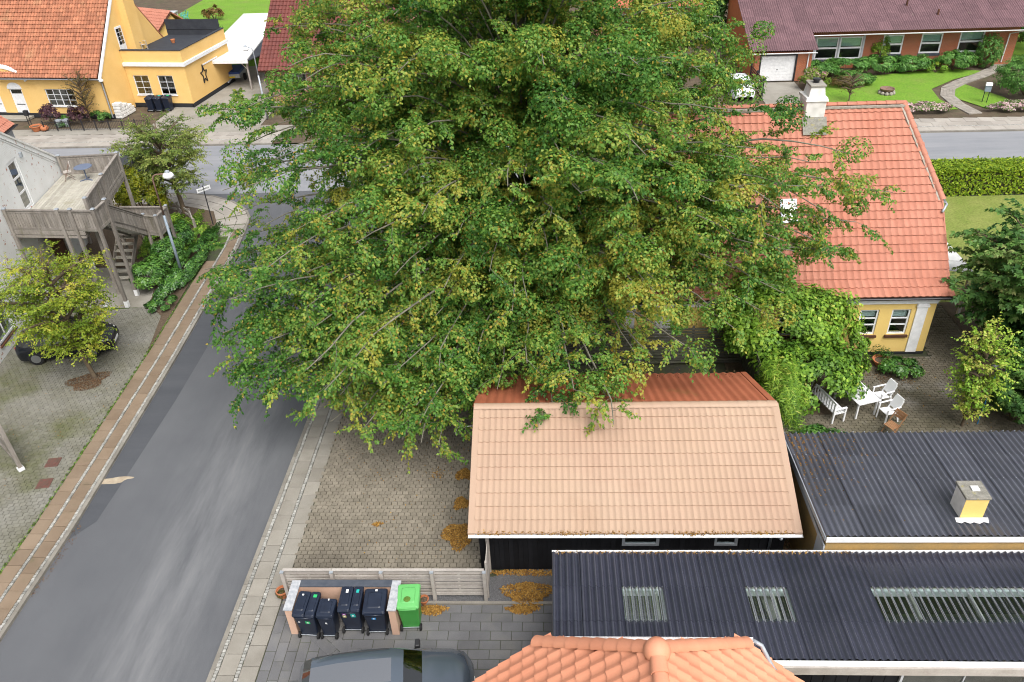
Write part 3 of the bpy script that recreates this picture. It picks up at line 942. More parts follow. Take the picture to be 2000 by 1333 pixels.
for i in range(14):
    y = 15.2-(0.3 if i % 2 else 0)
    x = -8.2+0.303*i
    while y > 9.6:
        y -= 0.603
        if min(rel(x, y), rel(x+.3, y), rel(x, y+.6), rel(x+.3, y+.6)) < 0.0:
            o = link('paving_slab', me_s, fo)
            place(o, Vector((x+.3, y, rng.uniform(-.003, .001))), Vector((0, 1, 0)), Vector((-1, 0, 0)), Vector((0, 0, 1)))
structure('forecourt_bed', MB().poly([(-8.2, 9, -0.012), (4, 9, -0.012), (4, 15.02, -0.012), (-8.2, 15.02, -0.012)]), 'joint_dark', fix=False)
structure('gravel_bed', MB().poly([(-8.0, 15.04, 0.012), (6.9, 15.04, 0.012), (6.9, 16.4, 0.012), (-1.0, 16.4, 0.012), (-1.9, 16.0, 0.012), (-8.0, 15.9, 0.012)]), 'gravel', fix=False)
structure('concrete_edging', MB().box(-8.15, -7.62, 14.97, 15.05, -.1, .05).box(-4.4, -0.1, 14.97, 15.06, -.1, .07), 'kerb_stone')

# planted ground
land('garden_soil', [(-8.3, 27.2), (1.7, 27.2), (1.7, 40), (24, 40), (24, 42), (-8.3, 42)], 'soil', -0.015)
land('back_bed', [(7.1, 23.6), (10.5, 23.6), (10.5, 31), (7.1, 31)], 'soil', 0.012)
land('garden_lawn', [(16.3, 31.5), (45, 31.5), (45, 43.0), (16.3, 43.0)], 'dry_grass', -0.01)
land('maple_bed', [(17.6, 19.6), (40, 19.6), (40, 31.5), (17.6, 31.5)], 'soil', 0.014)
land('corner_bed', [(-17.95, 28.2), (-18.35, 34), (-18.95, 40.5), (-20.2, 43.2), (-23, 44.4), (-27.4, 44.6), (-26.6, 36.5), (-20.6, 36.2), (-19.6, 32.4), (-18.6, 31.4)], 'mulch', 0.008)
g1 = [(20.4, 60.2), (23.2, 58.0), (26, 57.9), (29.6, 58.0), (29.2, 60.4), (29.6, 62.9), (32.2, 65.2), (35.6, 67.2), (33, 68.4), (27, 67.0), (21.8, 64.5)]
g2 = [(31.6, 58.0), (34.2, 58.6), (33.9, 60.5), (33.0, 62.6), (32.5, 64.0), (30.7, 62.4), (30.5, 60.4)]
land('front_lawn', g1, 'grass', 0.004)
land('side_lawn', g2, 'grass', 0.004)
land('garage_drive', [(16.4, 57.0), (19.9, 57.0), (19.9, 65.9), (16.4, 65.9)], 'concrete', -0.012)
land('back_lawn', [(-45, 76), (-24, 76), (-24, 120), (-45, 120)], 'grass', 0.0)
land('yellow_house_drive', [(-31, 57.6), (-22, 57.4), (-22.5, 84), (-30, 84)], 'concrete', -0.01)
# garden path of small blocks up to the brick house
pth = [(30.35, 57.0), (30.0, 59.2), (30.1, 61.2), (30.9, 63.0), (32.6, 64.6), (34.8, 66.2), (36.8, 68.0), (38.4, 70.4)]
pb = MB()
P = [Vector((x, y, 0)) for x, y in pth]
fine = []
for i in range(len(P)-1):
    for k in range(6): fine.append(P[i].lerp(P[i+1], k/6))
for i in range(len(fine)-1):
    d = (fine[i+1]-fine[i])
    l = d.length
    d.normalize()
    nn = Vector((-d.y, d.x, 0))
    for j in range(5):
        c = fine[i]+nn*(-0.5+0.2*j)
        z = rng.uniform(0.012, 0.02)
        pb.hexa([c+Vector((0, 0, -.05)), c+d*l*.94+Vector((0, 0, -.05)), c+d*l*.94+nn*.19+Vector((0, 0, -.05)), c+nn*.19+Vector((0, 0, -.05)),
                 c+Vector((0, 0, z)), c+d*l*.94+Vector((0, 0, z)), c+d*l*.94+nn*.19+Vector((0, 0, z)), c+nn*.19+Vector((0, 0, z))])
structure('garden_path', pb, 'paver_light', fix=False)
# iron covers let into the parking yard
for (px, py), lab in (((104, 904), 'rusty red iron drain cover in the mossy yard, the one farther from the kerb corner'), ((87, 945), 'rusty red iron drain cover in the mossy yard, nearest the bottom of the photo')):
    p = G(px, py)
    t = thing('drain_cover', lab, 'drain cover', (p.x, p.y, 0.012), R(8), 'iron drain covers in the yard')
    MB().box(-.24, .24, -.24, .24, -.02, .012).build('surround', 'drain_iron', t, bevel=.01)
    MB().lathe([(.17, .012), (.17, .024), (.12, .024), (.11, .018), (.02, .018)], n=18).build('lid', 'drain_iron', t)
land('east_lawn', [(17.6, -10), (110, -10), (110, 19.6), (17.6, 19.6)], 'dry_grass', -0.02)
land('south_lawn', [(4.2, -10), (17.6, -10), (17.6, 11.0), (4.2, 11.0)], 'concrete', -0.03)
land('north_east_lawn', [(39.2, 57), (110, 57), (110, 110), (39.2, 110)], 'grass', -0.02)
# ------------------------------------------------------------------ black timber garage with cream tiled roof
X, Y, Z = Vector((1, 0, 0)), Vector((0, 1, 0)), Vector((0, 0, 1))
def dist(q): return (Vector((q[0][3], q[1][3], q[2][3]))-EYE).length
gar = thing('garage', 'black timber garage with a cream tiled front roof slope in the middle of the yard', 'garage', (0, 0, 0))
gx0, gx1, gyS, gyR, gyN, gzE, gzR = -2.50, 6.98, 15.80, 19.63, 23.47, 2.10, 3.72
wx0, wx1, wy0, wy1 = -2.26, 6.74, 16.28, 23.0
# boarded walls: each vertical board its own part on the sides that show
def boards(par, F, length, h, m, w=0.145, holes=(), name='board'):
    n = int(length/w)
    w = length/n
    for k in range(n):
        u0, u1 = k*w, (k+1)*w-0.006
        spans = [(0.02, h)]
        for a, b, c, d in holes:
            if a < (u0+u1)/2 < b: spans = [(0.02, c), (d, h)]
        for s0, s1 in spans:
            if s1-s0 > 0.03: MB().fbox(F, u0, u1, s0, s1, -0.02, 0.012 if k % 2 else 0.0).build(name, m, par)
FS = face((wx0, wy0), 0)
ghole = [(4.25, 5.35, 1.05, 1.72), (6.95, 7.65, 1.05, 1.72)]
wall(gar, face((wx0, wy0+0.03), 0), 0, wx1-wx0, 0, 2.22, 'black_timber', holes=ghole, t=0.12)
boards(gar, FS, wx1-wx0, 2.18, 'black_timber', holes=ghole)
FW = face((wx0, wy1), -90)
wall(gar, face((wx0+0.03, wy1), -90), 0, wy1-wy0, 0, 2.2, 'black_timber', t=0.12)
boards(gar, FW, wy1-wy0, 2.15, 'black_timber')
wall(gar, face((wx1, wy0), 90), 0, wy1-wy0, 0, 2.2, 'black_timber', t=0.12)
wall(gar, face((wx1, wy1), 180), 0, wx1-wx0, 0, 2.2, 'black_timber', t=0.12)
for x in (wx0+.02, wx1-.14): MB().hexa([(x, wy0, 2.16), (x+.12, wy0, 2.16), (x+.12, wy1, 2.16), (x, wy1, 2.16), (x, gyR-.05, 3.62), (x+.12, gyR-.05, 3.62), (x+.12, gyR+.05, 3.62), (x, gyR+.05, 3.62)]).build('gable', 'black_timber', gar)
for (a, b, c, d), cn in zip(ghole, (1, 1)):
    window(gar, FS, a, b, c, d, cols=1, rows=1, fm='galvanised', rec=0.02, fw=0.09, gm='pane_glass', blind=0.3)
# roof deck under the tiles
vS = Vector((0, gyR-gyS, gzR-gzE)); lS = vS.length; vS.normalize(); nS = Vector((0, -vS.z, vS.y))
vN = Vector((0, gyR-gyN, gzR-gzE)); lN = vN.length; vN.normalize(); nN = Vector((0, -vN.z, vN.y)) if vN.y > 0 else Vector((0, vN.z, -vN.y))
MB().slab([(gx0+.1, gyS+.05, gzE-.03), (gx1-.1, gyS+.05, gzE-.03), (gx1-.1, gyR, gzR-.03), (gx0+.1, gyR, gzR-.03)], 0.08).build('roof_deck', 'black_timber', gar)
MB().slab([(gx0+.1, gyN-.05, gzE-.03), (gx0+.1, gyR, gzR-.03), (gx1-.1, gyR, gzR-.03), (gx1-.1, gyN-.05, gzE-.03)], 0.08).build('roof_deck', 'black_timber', gar)
cols, rows = 49, 10
tw, tl = (gx1-gx0-0.36)/cols, lS/rows
tm = tile_mesh('roof_tile', tw, tl, 0.032, 0.042, 'cream_tile', ns=6, sharp=1.3)
ms = []
for r_ in range(rows):
    for c in range(cols):
        o = Vector((gx0+.18+c*tw, gyS, gzE))+vS*(r_*tl)+nS*0.01
        ms.append(basis(o, X, vS, nS))
lay(gar, tm, ms, 'roof_tile', 'cream_tile', 300, dist)
# rear slope: long red pan sheets
shm = corrugated('roof_sheet', 0.55, lN-0.02, 0.275, 0.018, 'red_sheet', per=8)
k = 0
x = gx1-0.18
while x > gx0+0.5:
    o = link('roof_sheet', shm, gar)
    place(o, Vector((x, gyN, gzE))+nN*0.02, -X, vN, nN)
    x -= 0.55
# verges and ridge
for (xa, xb) in ((gx0-.02, gx0+.19), (gx1-.19, gx1+.02)):
    for (ys, nv, m) in ((gyS, nS, 'cream_tile'), (gyN, nN, 'red_sheet')):
        a = Vector((0, ys, gzE)); b = Vector((0, gyR, gzR))
        e = MB()
        e.hexa([Vector((xa, a.y, a.z-.12)), Vector((xb, a.y, a.z-.12)), Vector((xb, b.y, b.z-.12)), Vector((xa, b.y, b.z-.12)),
                Vector((xa, a.y, a.z+.06)), Vector((xb, a.y, a.z+.06)), Vector((xb, b.y, b.z+.06)), Vector((xa, b.y, b.z+.06))])
        e.build('verge_board', m, gar, bevel=0.015)
rt = MB()
for j in range(7):
    a = math.pi*j/6
    rt.v += [(0, 0.15*math.cos(a)*-1, 0.085*math.sin(a)), (0.31, 0.15*math.cos(a)*-1*0.93, 0.085*math.sin(a)*0.9)]
for j in range(6): rt.f.append((2*j, 2*j+1, 2*j+3, 2*j+2))
rt = rt.mesh('ridge_tile', 'cream_tile', fix=False, smooth=True)
x = gx0
while x < gx1-.1:
    o = link('ridge_tile', rt, gar)
    o.location = (x, gyR, gzR+.02)
    x += 0.295
# gutter and downpipe
def gutter(par, a, b, r=0.065, m='white_paint', drop=None, name='gutter'):
    a, b = Vector(a), Vector(b)
    d = (b-a).normalized()
    s = d.cross(Z).normalized()
    g = MB()
    n = 7
    for e in (a, b):
        for j in range(n):
            t = math.pi*j/(n-1)
            g.v.append(tuple(e+s*r*math.cos(t)-Z*r*math.sin(t)))
        for j in range(n):
            t = math.pi*j/(n-1)
            g.v.append(tuple(e+s*(r-.008)*math.cos(t)-Z*(r-.008)*math.sin(t)))
    for j in range(n-1):
        g.f += [(j, j+1, 2*n+j+1, 2*n+j), (n+j, 3*n+j, 3*n+j+1, n+j+1)]
    g.f += [(0, 2*n, 3*n, n), (n-1, 2*n-1, 4*n-1, 3*n-1)]
    g.f += [tuple(range(n)), tuple(range(2*n, 3*n))]
    return g.build(name, m, par)
gutter(gar, (gx0, gyS-.05, gzE-.02), (gx1+.02, gyS-.05, gzE-.02), 0.06)
MB().tube([(6.42, gyS-.05, 2.0), (6.42, gyS-.05, 1.93), (6.30, wy0-.06, 1.75), (6.30, wy0-.06, 0.1)], 0.04, 8).build('downpipe', 'galvanised', gar, smooth=True)
MB().tube([(wx0+.05, 21.05, 1.80), (-3.35, 20.85, 1.86)], 0.02, 6).tube([(-3.35, 20.85, 1.87), (-3.36, 20.84, 1.55)], 0.035, 6).build('wall_bracket', 'white_paint', gar)

# ------------------------------------------------------------------ near outbuilding under black corrugated sheets
nb = thing('outbuilding', 'long low outbuilding with black corrugated roof and clear roof lights at the bottom right', 'outbuilding')
nx0, nx1, nyN, nyS, nzN, nzS = -0.09, 14.4, 14.88, 11.55, 2.38, 2.50
pt_, wv = 0.177, 6
vv = Vector((0, nyN-nyS, nzN-nzS)); ln = vv.length; vv.normalize(); nn_ = Vector((0, -vv.z, vv.y))
sw = pt_*wv
rows_l = [1.06, 1.08, ln-2.14]
y_acc = 0
bl = {i: corrugated('roof_sheet', sw, L_+(0.07 if i < 2 else -.01), pt_, 0.036, 'black_sheet', per=8) for i, L_ in enumerate(rows_l)}
cl = corrugated('roof_light', sw, rows_l[1]+0.09, pt_, 0.036, 'clear_plastic', per=8, t=0.006)
xs_ = [nx0, 1.72-sw]+[1.72+sw*k for k in range(13) if 1.72+sw*k < nx1]
first = {i: corrugated('roof_sheet', 1.72-sw-nx0, L_+(0.07 if i < 2 else -.01), pt_, 0.036, 'black_sheet', per=8) for i, L_ in enumerate(rows_l)}
for r_ in range(3):
    for c, x in enumerate(xs_):
        clear = r_ == 1 and (abs(x-1.72) < .1 or abs(x-4.906) < .1 or x > 7.9)
        o = link('roof_light' if clear else 'roof_sheet', cl if clear else first[r_] if c == 0 else bl[r_], nb)
        place(o, Vector((x, nyS, nzS))+vv*(y_acc)+nn_*(0.012*r_+0.004*(c % 2)), X, vv, nn_)
    y_acc += rows_l[r_]
# white boards added under the roof lights, standing in for gloss along their edges
for xa, xb in ((1.72, 1.72+sw), (4.906, 4.906+sw), (8.092, nx1-.1)):
    ya, yb = nyS+rows_l[0]+.02, nyS+rows_l[0]+rows_l[1]-.02
    for q_ in ((xa-.01, xa+.03, ya, yb), (xb-.03, xb+.01, ya, yb), (xa+.03, xb-.03, ya, ya+.04), (xa+.03, xb-.03, yb-.07, yb)):
        MB().box(*q_, nzN-.2, nzN+.005).build('gloss_edge_board', 'white_paint', nb)
# frame, purlins and fascias
MB().box(nx0, nx1, nyN, nyN+.04, nzN-.14, nzN+.055).build('fascia', 'white_paint', nb)
MB().box(4.7, nx1, nyS-.16, nyS-.03, nzS-.05, nzS-.01).build('gutter', 'white_paint', nb)
MB().box(4.7, nx1, nyS-.20, nyS-.02, nzS-.32, nzS-.055).build('fascia', 'pale_timber', nb)
for f in (0.06, 0.34, 0.645, 0.97):
    p = Vector((0, nyS, nzS))+vv*ln*f-nn_*0.09
    MB().box(nx0+.05, nx1, p.y-.03, p.y+.03, p.z-.07, p.z+.045).build('purlin', 'pale_timber', nb)
for x in (2.62, 5.62, 9.1, 10.6, 12.1):
    MB().beam((x, nyS+.1, nzS-.2), (x, nyN-.1, nzN-.2), .06, .12).build('rafter', 'pale_timber', nb)
wall(nb, face((nx0+.12, nyN-.1), -90), 0, nyN-nyS-.2, 0, 2.28, 'black_timber', t=.1)
wall(nb, face((nx1, nyN-.06), 180), 0, nx1-nx0-.12, 0, 2.28, 'black_timber', t=.1)
SB = face((4.9, nyS+.15), 0)
wall(nb, SB, 0, nx1-4.9, 0, 2.2, 'black_timber', holes=[(3.4, 6.4, 1.0, 1.9)], t=.1)
window(nb, SB, 3.4, 6.4, 1.0, 1.9, cols=2, rows=1, fm='grey_paint', rec=-0.07)
boards(nb, face((4.9, nyS+.12), 0), 3.2, 2.1, 'black_timber')
MB().tube([(5.32, nyS-.02, 2.1), (5.32, nyS-.02, 0.0)], .05, 8).build('downpipe', 'white_paint', nb)
MB().box(nx0+.3, nx1, nyS+.3, nyN-.3, 0.0, 0.06).build('floor', 'dark_room', nb)
MB().beam((4.98, 12.7, 1.9), (5.0, 13.8, 1.9), .12, .1).build('yellow_board', 'yellow_plastic', nb)
MB().beam((5.62, 12.7, 1.95), (5.5, 13.8, 1.95), .22, .05).build('stored_board', 'pale_timber', nb)

# ------------------------------------------------------------------ second outbuilding behind it
ob = thing('workshop', 'ochre walled workshop with weathered black corrugated roof and a small chimney', 'workshop')
ox0, ox1, oyS, oyN, ozS, ozN = 7.28, 17.6, 14.98, 19.45, 2.88, 2.62
vv = Vector((0, oyN-oyS, ozN-ozS)); ln = vv.length; vv.normalize(); nn_ = Vector((0, -vv.z, vv.y))
nr = 4
me = corrugated('roof_sheet', sw, ln/nr+0.08, pt_, 0.034, 'old_black_sheet', per=8)
for r_ in range(nr):
    for c in range(int((ox1-ox0)/sw)+1):
        o = link('roof_sheet', me, ob)
        place(o, Vector((ox0+c*sw+rng.uniform(-.01, .01), oyS, ozS))+vv*(ln/nr*r_+rng.uniform(-.015, .015))+nn_*(0.012*(nr-r_)+0.004*(c % 2)), X, vv, nn_)
sc_ = MB()
for r_ in range(nr+1):
    for c in range(int((ox1-ox0)/(pt_*2))):
        p = Vector((ox0+pt_*(2*c)+pt_/4, oyS, ozS))+vv*(ln/nr*r_+.05)+nn_*0.062
        sc_.lathe([(.018, 0), (.016, .012), (.004, .016)], c=p, n=6)
o = sc_.build('roof_screws', 'galvanised', ob, fix=False)
o['kind'] = 'stuff'
MB().box(ox0, ox1, oyS-.06, oyS-.02, ozS-.15, ozS+.02).build('flashing', 'white_paint', ob)
MB().box(ox0-.03, ox0-.005, oyS-.03, oyN, 2.45, 2.60).build('verge_trim', 'galvanised', ob)
MB().hexa([(ox0-.04, oyS-.02, ozS-.12), (ox0-.012, oyS-.02, ozS-.12), (ox0-.012, oyN, ozN-.12), (ox0-.04, oyN, ozN-.12), (ox0-.04, oyS-.02, ozS+.03), (ox0-.012, oyS-.02, ozS+.03), (ox0-.012, oyN, ozN+.03), (ox0-.04, oyN, ozN+.03)]).build('barge_board', 'galvanised', ob)
wall(ob, face((ox0+.05, oyN-.12), -90), 0, oyN-oyS-.15, 0, 2.5, 'ochre_render', t=.2)
wall(ob, face((ox1-.1, oyN-.1), 180), 0, ox1-ox0-.15, 0, 2.5, 'ochre_render', t=.2)
MB().fbox(face((ox0+.05, oyN-.12), -90), 3.75, 4.32, 1.2, 2.5, 0.002, .03).build('patch_panel', 'grey_paint', ob)
MB().box(ox0+.05, ox1, oyS+.02, oyS+.2, 0, 2.6).build('wall', 'ochre_render', ob)
ch = MB().box(11.02, 11.62, 15.62, 16.22, 2.6, 3.62).build('chimney', 'lime_white', ob, bevel=.02)
MB().box(10.98, 11.66, 15.58, 16.26, 3.62, 3.70).build('chimney_cap', 'cap_concrete', ch, bevel=.02)
MB().box(11.015, 11.625, 15.612, 15.617, 2.75, 3.60).build('yellow_face', 'pale_yellow_render', ch)
MB().box(11.25, 11.45, 15.85, 16.02, 3.70, 3.74).build('flue_cover', 'sticker_white', ch)
fl = MB().slab([(10.88, 15.6, 2.955), (10.86, 15.45, 2.955), (10.98, 15.40, 2.955), (11.08, 15.46, 2.955), (11.2, 15.39, 2.955), (11.32, 15.44, 2.955), (11.45, 15.38, 2.955), (11.58, 15.45, 2.955), (11.7, 15.40, 2.955), (11.76, 15.6, 2.955)], .015)
fl.build('lead_flashing', 'white_paint', ch)

# ------------------------------------------------------------------ orange half-hipped roof of the house below the camera
hh = thing('front_house', 'house with a half hipped coral tiled roof cut by the bottom edge', 'house')
hy, hzc, hxl, hxr = 10.0, 5.29, -0.36, 3.80
hxm = (hxl+hxr)/2
slope = 1.02
hzr = hzc+(hxm-hxl)*slope
apex = Vector((hxm, 8.42, hzr))
def side_plane(sgn):
    vs_ = Vector((-sgn, 0, slope)).normalized()       # up slope, towards the ridge
    us_ = Vector((0, 1, 0))
    ns_ = Vector((sgn*slope, 0, 1)).normalized()
    return us_, vs_, ns_
tw_, tl_ = 0.26, 0.36
tmh = tile_mesh('roof_tile', tw_, tl_, 0.036, 0.045, 'coral_tile', ns=8, sharp=1.4)
low = 2.6
for sgn in (-1, 1):
    us_, vs_, ns_ = side_plane(sgn)
    half = (hzr-low)/slope
    E0 = Vector((hxm+sgn*half, 0, low))
    L_ = half*math.sqrt(1+slope**2)
    nrow = int(L_/tl_)
    ms = []
    for r_ in range(nrow):
        for c in range(26):
            y = hy-tw_*(c+1)
            o = E0+vs_*(r_*L_/nrow)
            zc = o.z+0.18
            lim = hy if zc < hzc else hy-(zc-hzc)/(hzr-hzc)*(hy-apex.y)
            if y+tw_ > lim+.13: continue
            if sgn < 0: q = basis(Vector((o.x, y+tw_, o.z))+ns_*0.02, -us_, vs_, ns_, 1, L_/nrow/tl_)
            else: q = basis(Vector((o.x, y, o.z))+ns_*0.02, us_, vs_, ns_, 1, L_/nrow/tl_)
            ms.append(q)
    lay(hh, tmh, ms, 'roof_tile', 'coral_tile', 150, dist)
    MB().slab([(E0.x, 2, low-.05), (E0.x, hy-.05, low-.05), (hxl if sgn < 0 else hxr, hy-.05, hzc-.05), (apex.x, apex.y, hzr-.05), (hxm, 2, hzr-.05)], .06).build('roof_deck', 'coral_tile', hh)
MB().poly([(hxl, hy-.02, hzc), (hxr, hy-.02, hzc), tuple(apex)]).build('hip_face', 'coral_tile', hh, fix=False)
def ridge_run(par, a, b, m, r=0.13, step=0.36, name='ridge_tile', flat=0.75):
    a, b = Vector(a), Vector(b)
    d = (b-a)
    n = max(1, int(d.length/step))
    st = d.length/n
    d.normalize()
    s = d.cross(Z).normalized()
    u = s.cross(d)
    g = MB()
    for e, (t, k) in enumerate(((0, 1.0), (st+.05, 0.80))):
        for j in range(9):
            an = math.pi*(j/8)
            g.v.append((r*k*math.cos(an), t, r*k*flat*math.sin(an)))
    g.v += [(r*.93*math.cos(math.pi*j/8), 0, r*.93*flat*math.sin(math.pi*j/8)-.01) for j in range(9)]
    for j in range(8): g.f += [(j, j+1, 10+j, 9+j), (18+j, 18+j+1, j+1, j)]
    me = g.mesh('ridge_tile', m, fix=False, smooth=True)
    try: me.set_sharp_from_angle(angle=R(50))
    except Exception: pass
    for k in range(n):
        o = link(name, me, par)
        p = a+d*(k*st)
        place(o, p, s, d, u)
ridge_run(hh, (hxm, 4, hzr+.02), (hxm, apex.y-.1, hzr+.02), 'coral_tile', r=.16, step=.40)
ridge_run(hh, (hxl-.06, hy+.02, hzc-.0), apex+Vector((-.08, .02, -.02)), 'coral_tile', r=.15, step=.36)
ridge_run(hh, (hxr+.06, hy+.02, hzc-.0), apex+Vector((.08, .02, -.02)), 'coral_tile', r=.15, step=.36)
MB().lathe([(.22, -.16), (.24, -.02), (.19, .10), (.10, .17), (.02, .19)], c=apex+Vector((0, -.05, .02)), n=16).build('ridge_cap', 'coral_tile', hh, smooth=True)
gutter(hh, (hxl-.1, hy+.10, hzc-.02), (hxr+.2, hy+.10, hzc-.02), .06)
MB().tube([(hxr+.2, hy+.1, hzc-.05), (hxr+.36, hy+.04, hzc-.12), (hxr+.62, hy-.14, hzc-.62), (hxr+.68, hy-.18, hzc-.68)], .045, 8).build('downpipe', 'galvanised', hh, smooth=True)
gw = MB()
half0 = (hzr-low)/slope
gw.v += [(hxm-half0+.3, hy-.25, 0), (hxm+half0-.3, hy-.25, 0), (hxm+half0-.3, hy-.25, low+.2), (hxr-.1, hy-.25, hzc-.15), (hxl+.1, hy-.25, hzc-.15), (hxm-half0+.3, hy-.25, low+.2)]
gw.v += [(x, y-.2, z) for x, y, z in gw.v]
gw.f += [tuple(range(6)), tuple(range(11, 5, -1))]+[(i, (i+1) % 6, 6+(i+1) % 6, 6+i) for i in range(6)]
gw.build('wall', 'pale_yellow_render', hh)

# ------------------------------------------------------------------ yellow house with half hipped orange roof
yh = thing('yellow_house', 'pale yellow house with a large half hipped orange tiled roof at the right', 'house')
ex0, ex1, ey0, ey1 = 2.6, 15.32, 27.55, 38.3
eyE, ezE = 27.28, 2.86          # south eave
eyR, ezR = 33.0, 8.70           # ridge
vx0, vx1 = 2.0, 15.75           # verges
zc = 5.62                       # where the half hips begin
m_ = (ezR-3.28)/(eyR-28.05)
yk = lambda z: 28.05+(z-3.28)/m_
rx0, rx1 = 3.6, 14.55
ES = face((ex0, ey0), 0)
yhole = [(9.80, 10.55, 0.95, 2.15), (11.05, 11.80, 0.95, 2.15), (6.6, 7.35, 0.95, 2.15), (1.6, 2.4, 0.05, 2.1)]
wall(yh, ES, 0, ex1-ex0, 0.0, 2.62, 'pale_yellow_render', holes=yhole, t=.3)
for h_ in yhole[:3]:
    o = window(yh, ES, *h_, cols=1, rows=2, rec=.05, fw=.07, bar=.05, split=[h_[2]+.45, h_[2]+.76], blind=.33)
    MB().fbox(ES, h_[0]-.08, h_[1]+.08, h_[2]-.11, h_[2]-.005, -.04, .09).build('sill', 'brown_timber', o)
MB().fbox(ES, 1.6, 2.4, .05, 2.1, -.2, -.12).build('door', 'white_paint', yh)
MB().fbox(ES, 0, ex1-ex0, 2.60, 2.84, -.1, .16).fbox(ES, 0, ex1-ex0, 2.45, 2.60, -.1, .08).build('cornice', 'white_paint', yh, bevel=.01)
for u0 in (11.98, 0.35):
    MB().fbox(ES, u0, u0+.42, 0.10, 2.45, -.05, .05).fbox(ES, u0-.04, u0+.46, 2.28, 2.38, -.05, .09).build('pilaster', 'white_paint', yh)
MB().fbox(ES, -.02, ex1-ex0+.02, 0, .10, -.2, .03).build('plinth', 'plinth_black', yh)
EE = face((ex1, ey0), 90)
wall(yh, EE, 0, ey1-ey0, 0.0, 2.62, 'pale_yellow_render', t=.3)
wall(yh, face((ex0, ey1), -90), 0, ey1-ey0, 0.0, 2.62, 'pale_yellow_render', t=.3)
wall(yh, face((ex1, ey1), 180), 0, ex1-ex0, 0.0, 2.62, 'pale_yellow_render', t=.3)
for x in (ex0+.05, ex1-.35):
    MB().prism([(0, 0), (1, 0)], 0, 0) if False else None
    g = MB()
    pr = [(ey0+.2, 2.62), (yk(zc), zc-.12), (2*eyR-yk(zc), zc-.12), (ey1-.2, 2.62)]
    g.v += [(x, y, z) for y, z in pr]+[(x+.3, y, z) for y, z in pr]
    g.f += [(0, 1, 2, 3), (7, 6, 5, 4)]+[(i, (i+1) % 4, 4+(i+1) % 4, 4+i) for i in range(4)]
    g.build('gable', 'pale_yellow_render', yh)
# tiles: a kicked eave, then the main slope
vE = Vector((0, 28.05-eyE, 3.28-ezE)); lE = vE.length; vE.normalize(); nE = Vector((0, -vE.z, vE.y))
vM = Vector((0, eyR-28.05, ezR-3.28)); lM = vM.length; vM.normalize(); nM = Vector((0, -vM.z, vM.y))
tw_, tl_ = 0.265, 0.345
tmy = tile_mesh('roof_tile', tw_, tl_, 0.045, 0.055, 'orange_tile', ns=6, sharp=1.5)
ms = []
nce = int((vx1-vx0)/tw_)
for r_ in range(2):
    for c in range(nce): ms.append(basis(Vector((vx1-(c+1)*tw_, eyE, ezE))+vE*(r_*lE/2)+nE*.02, X, vE, nE, 1, lE/2/tl_))
nrm = int(lM/tl_)
for r_ in range(nrm):
    o = Vector((0, 28.05, 3.28))+vM*(r_*lM/nrm)
    f = max(0, (o.z+.1-zc)/(ezR-zc))
    xa, xb = vx0+f*(rx0-vx0), vx1-f*(vx1-rx1)
    for c in range(nce):
        x = vx1-(c+1)*tw_
        if x < xa-.05 or x+tw_ > xb+.12: continue
        ms.append(basis(Vector((x, o.y, o.z))+nM*.02, X, vM, nM, 1, lM/nrm/tl_))
ms2 = [q for q in ms if q[0][3] > 8.2]
ms3 = [q for q in ms if q[0][3] <= 8.2]
def seen(q):
    return (Vector((q[0][3], q[1][3], q[2][3]))-EYE).length+(6 if q[0][3] < 10 else 0)
lay(yh, tmy, ms2+ms3, 'roof_tile', 'orange_tile', 300, seen)
zt = lambda z: z-.04
MB().slab([(vx0, 28.05, 3.24), (vx1-.02, 28.05, 3.24), (vx1-.02, yk(zc), zc-.04), (rx1, eyR, ezR-.04), (rx0, eyR, ezR-.04), (vx0, yk(zc), zc-.04)], .1).build('roof_deck', 'brown_timber', yh)
MB().slab([(vx0, eyE+.03, ezE-.02), (vx1-.02, eyE+.03, ezE-.02), (vx1-.02, 28.05, 3.25), (vx0, 28.05, 3.25)], .06).build('roof_deck', 'brown_timber', yh)
yN = lambda y: 2*eyR-y
MB().slab([(vx0, yN(eyE), ezE), (vx1, yN(eyE), ezE), (vx1, yN(yk(zc)), zc), (rx1, eyR, ezR), (rx0, eyR, ezR), (vx0, yN(yk(zc)), zc)], .1).build('rear_roof', 'orange_tile', yh)
MB().slab([(vx1, yk(zc), zc), (vx1, yN(yk(zc)), zc), (rx1, eyR, ezR)], .05).build('hip_roof', 'orange_tile', yh)
MB().slab([(vx0, yk(zc), zc), (vx0, yN(yk(zc)), zc), (rx0, eyR, ezR)], .05).build('hip_roof', 'orange_tile', yh)
ridge_run(yh, (rx0, eyR, ezR+.05), (rx1+.05, eyR, ezR+.05), 'orange_tile', r=.14, step=.38)
ridge_run(yh, (vx1+.03, yk(zc), zc+.05), (rx1, eyR, ezR+.06), 'orange_tile', r=.14, step=.38)
ridge_run(yh, (vx0, yk(zc), zc+.05), (rx0, eyR, ezR+.06), 'orange_tile', r=.14, step=.38)
MB().beam((rx0, eyR-.16, ezR-.03), (rx1, eyR-.16, ezR-.03), .12, .08).build('ridge_mortar', 'mortar', yh)
MB().beam((vx1-.14, yk(zc)-.02, zc+.03), (rx1-.14, eyR-.08, ezR-.0), .10, .08).build('ridge_mortar', 'mortar', yh)
MB().beam((vx1-.02, 28.05, 3.24), (vx1-.02, yk(zc), zc), .05, .2).beam((vx1-.02, eyE, 2.82), (vx1-.02, 28.05, 3.24), .05, .2).build('barge_board', 'orange_tile', yh)
gutter(yh, (ex0-.4, eyE-.05, ezE-.02), (vx1, eyE-.05, ezE-.02), .07, 'dark_metal')
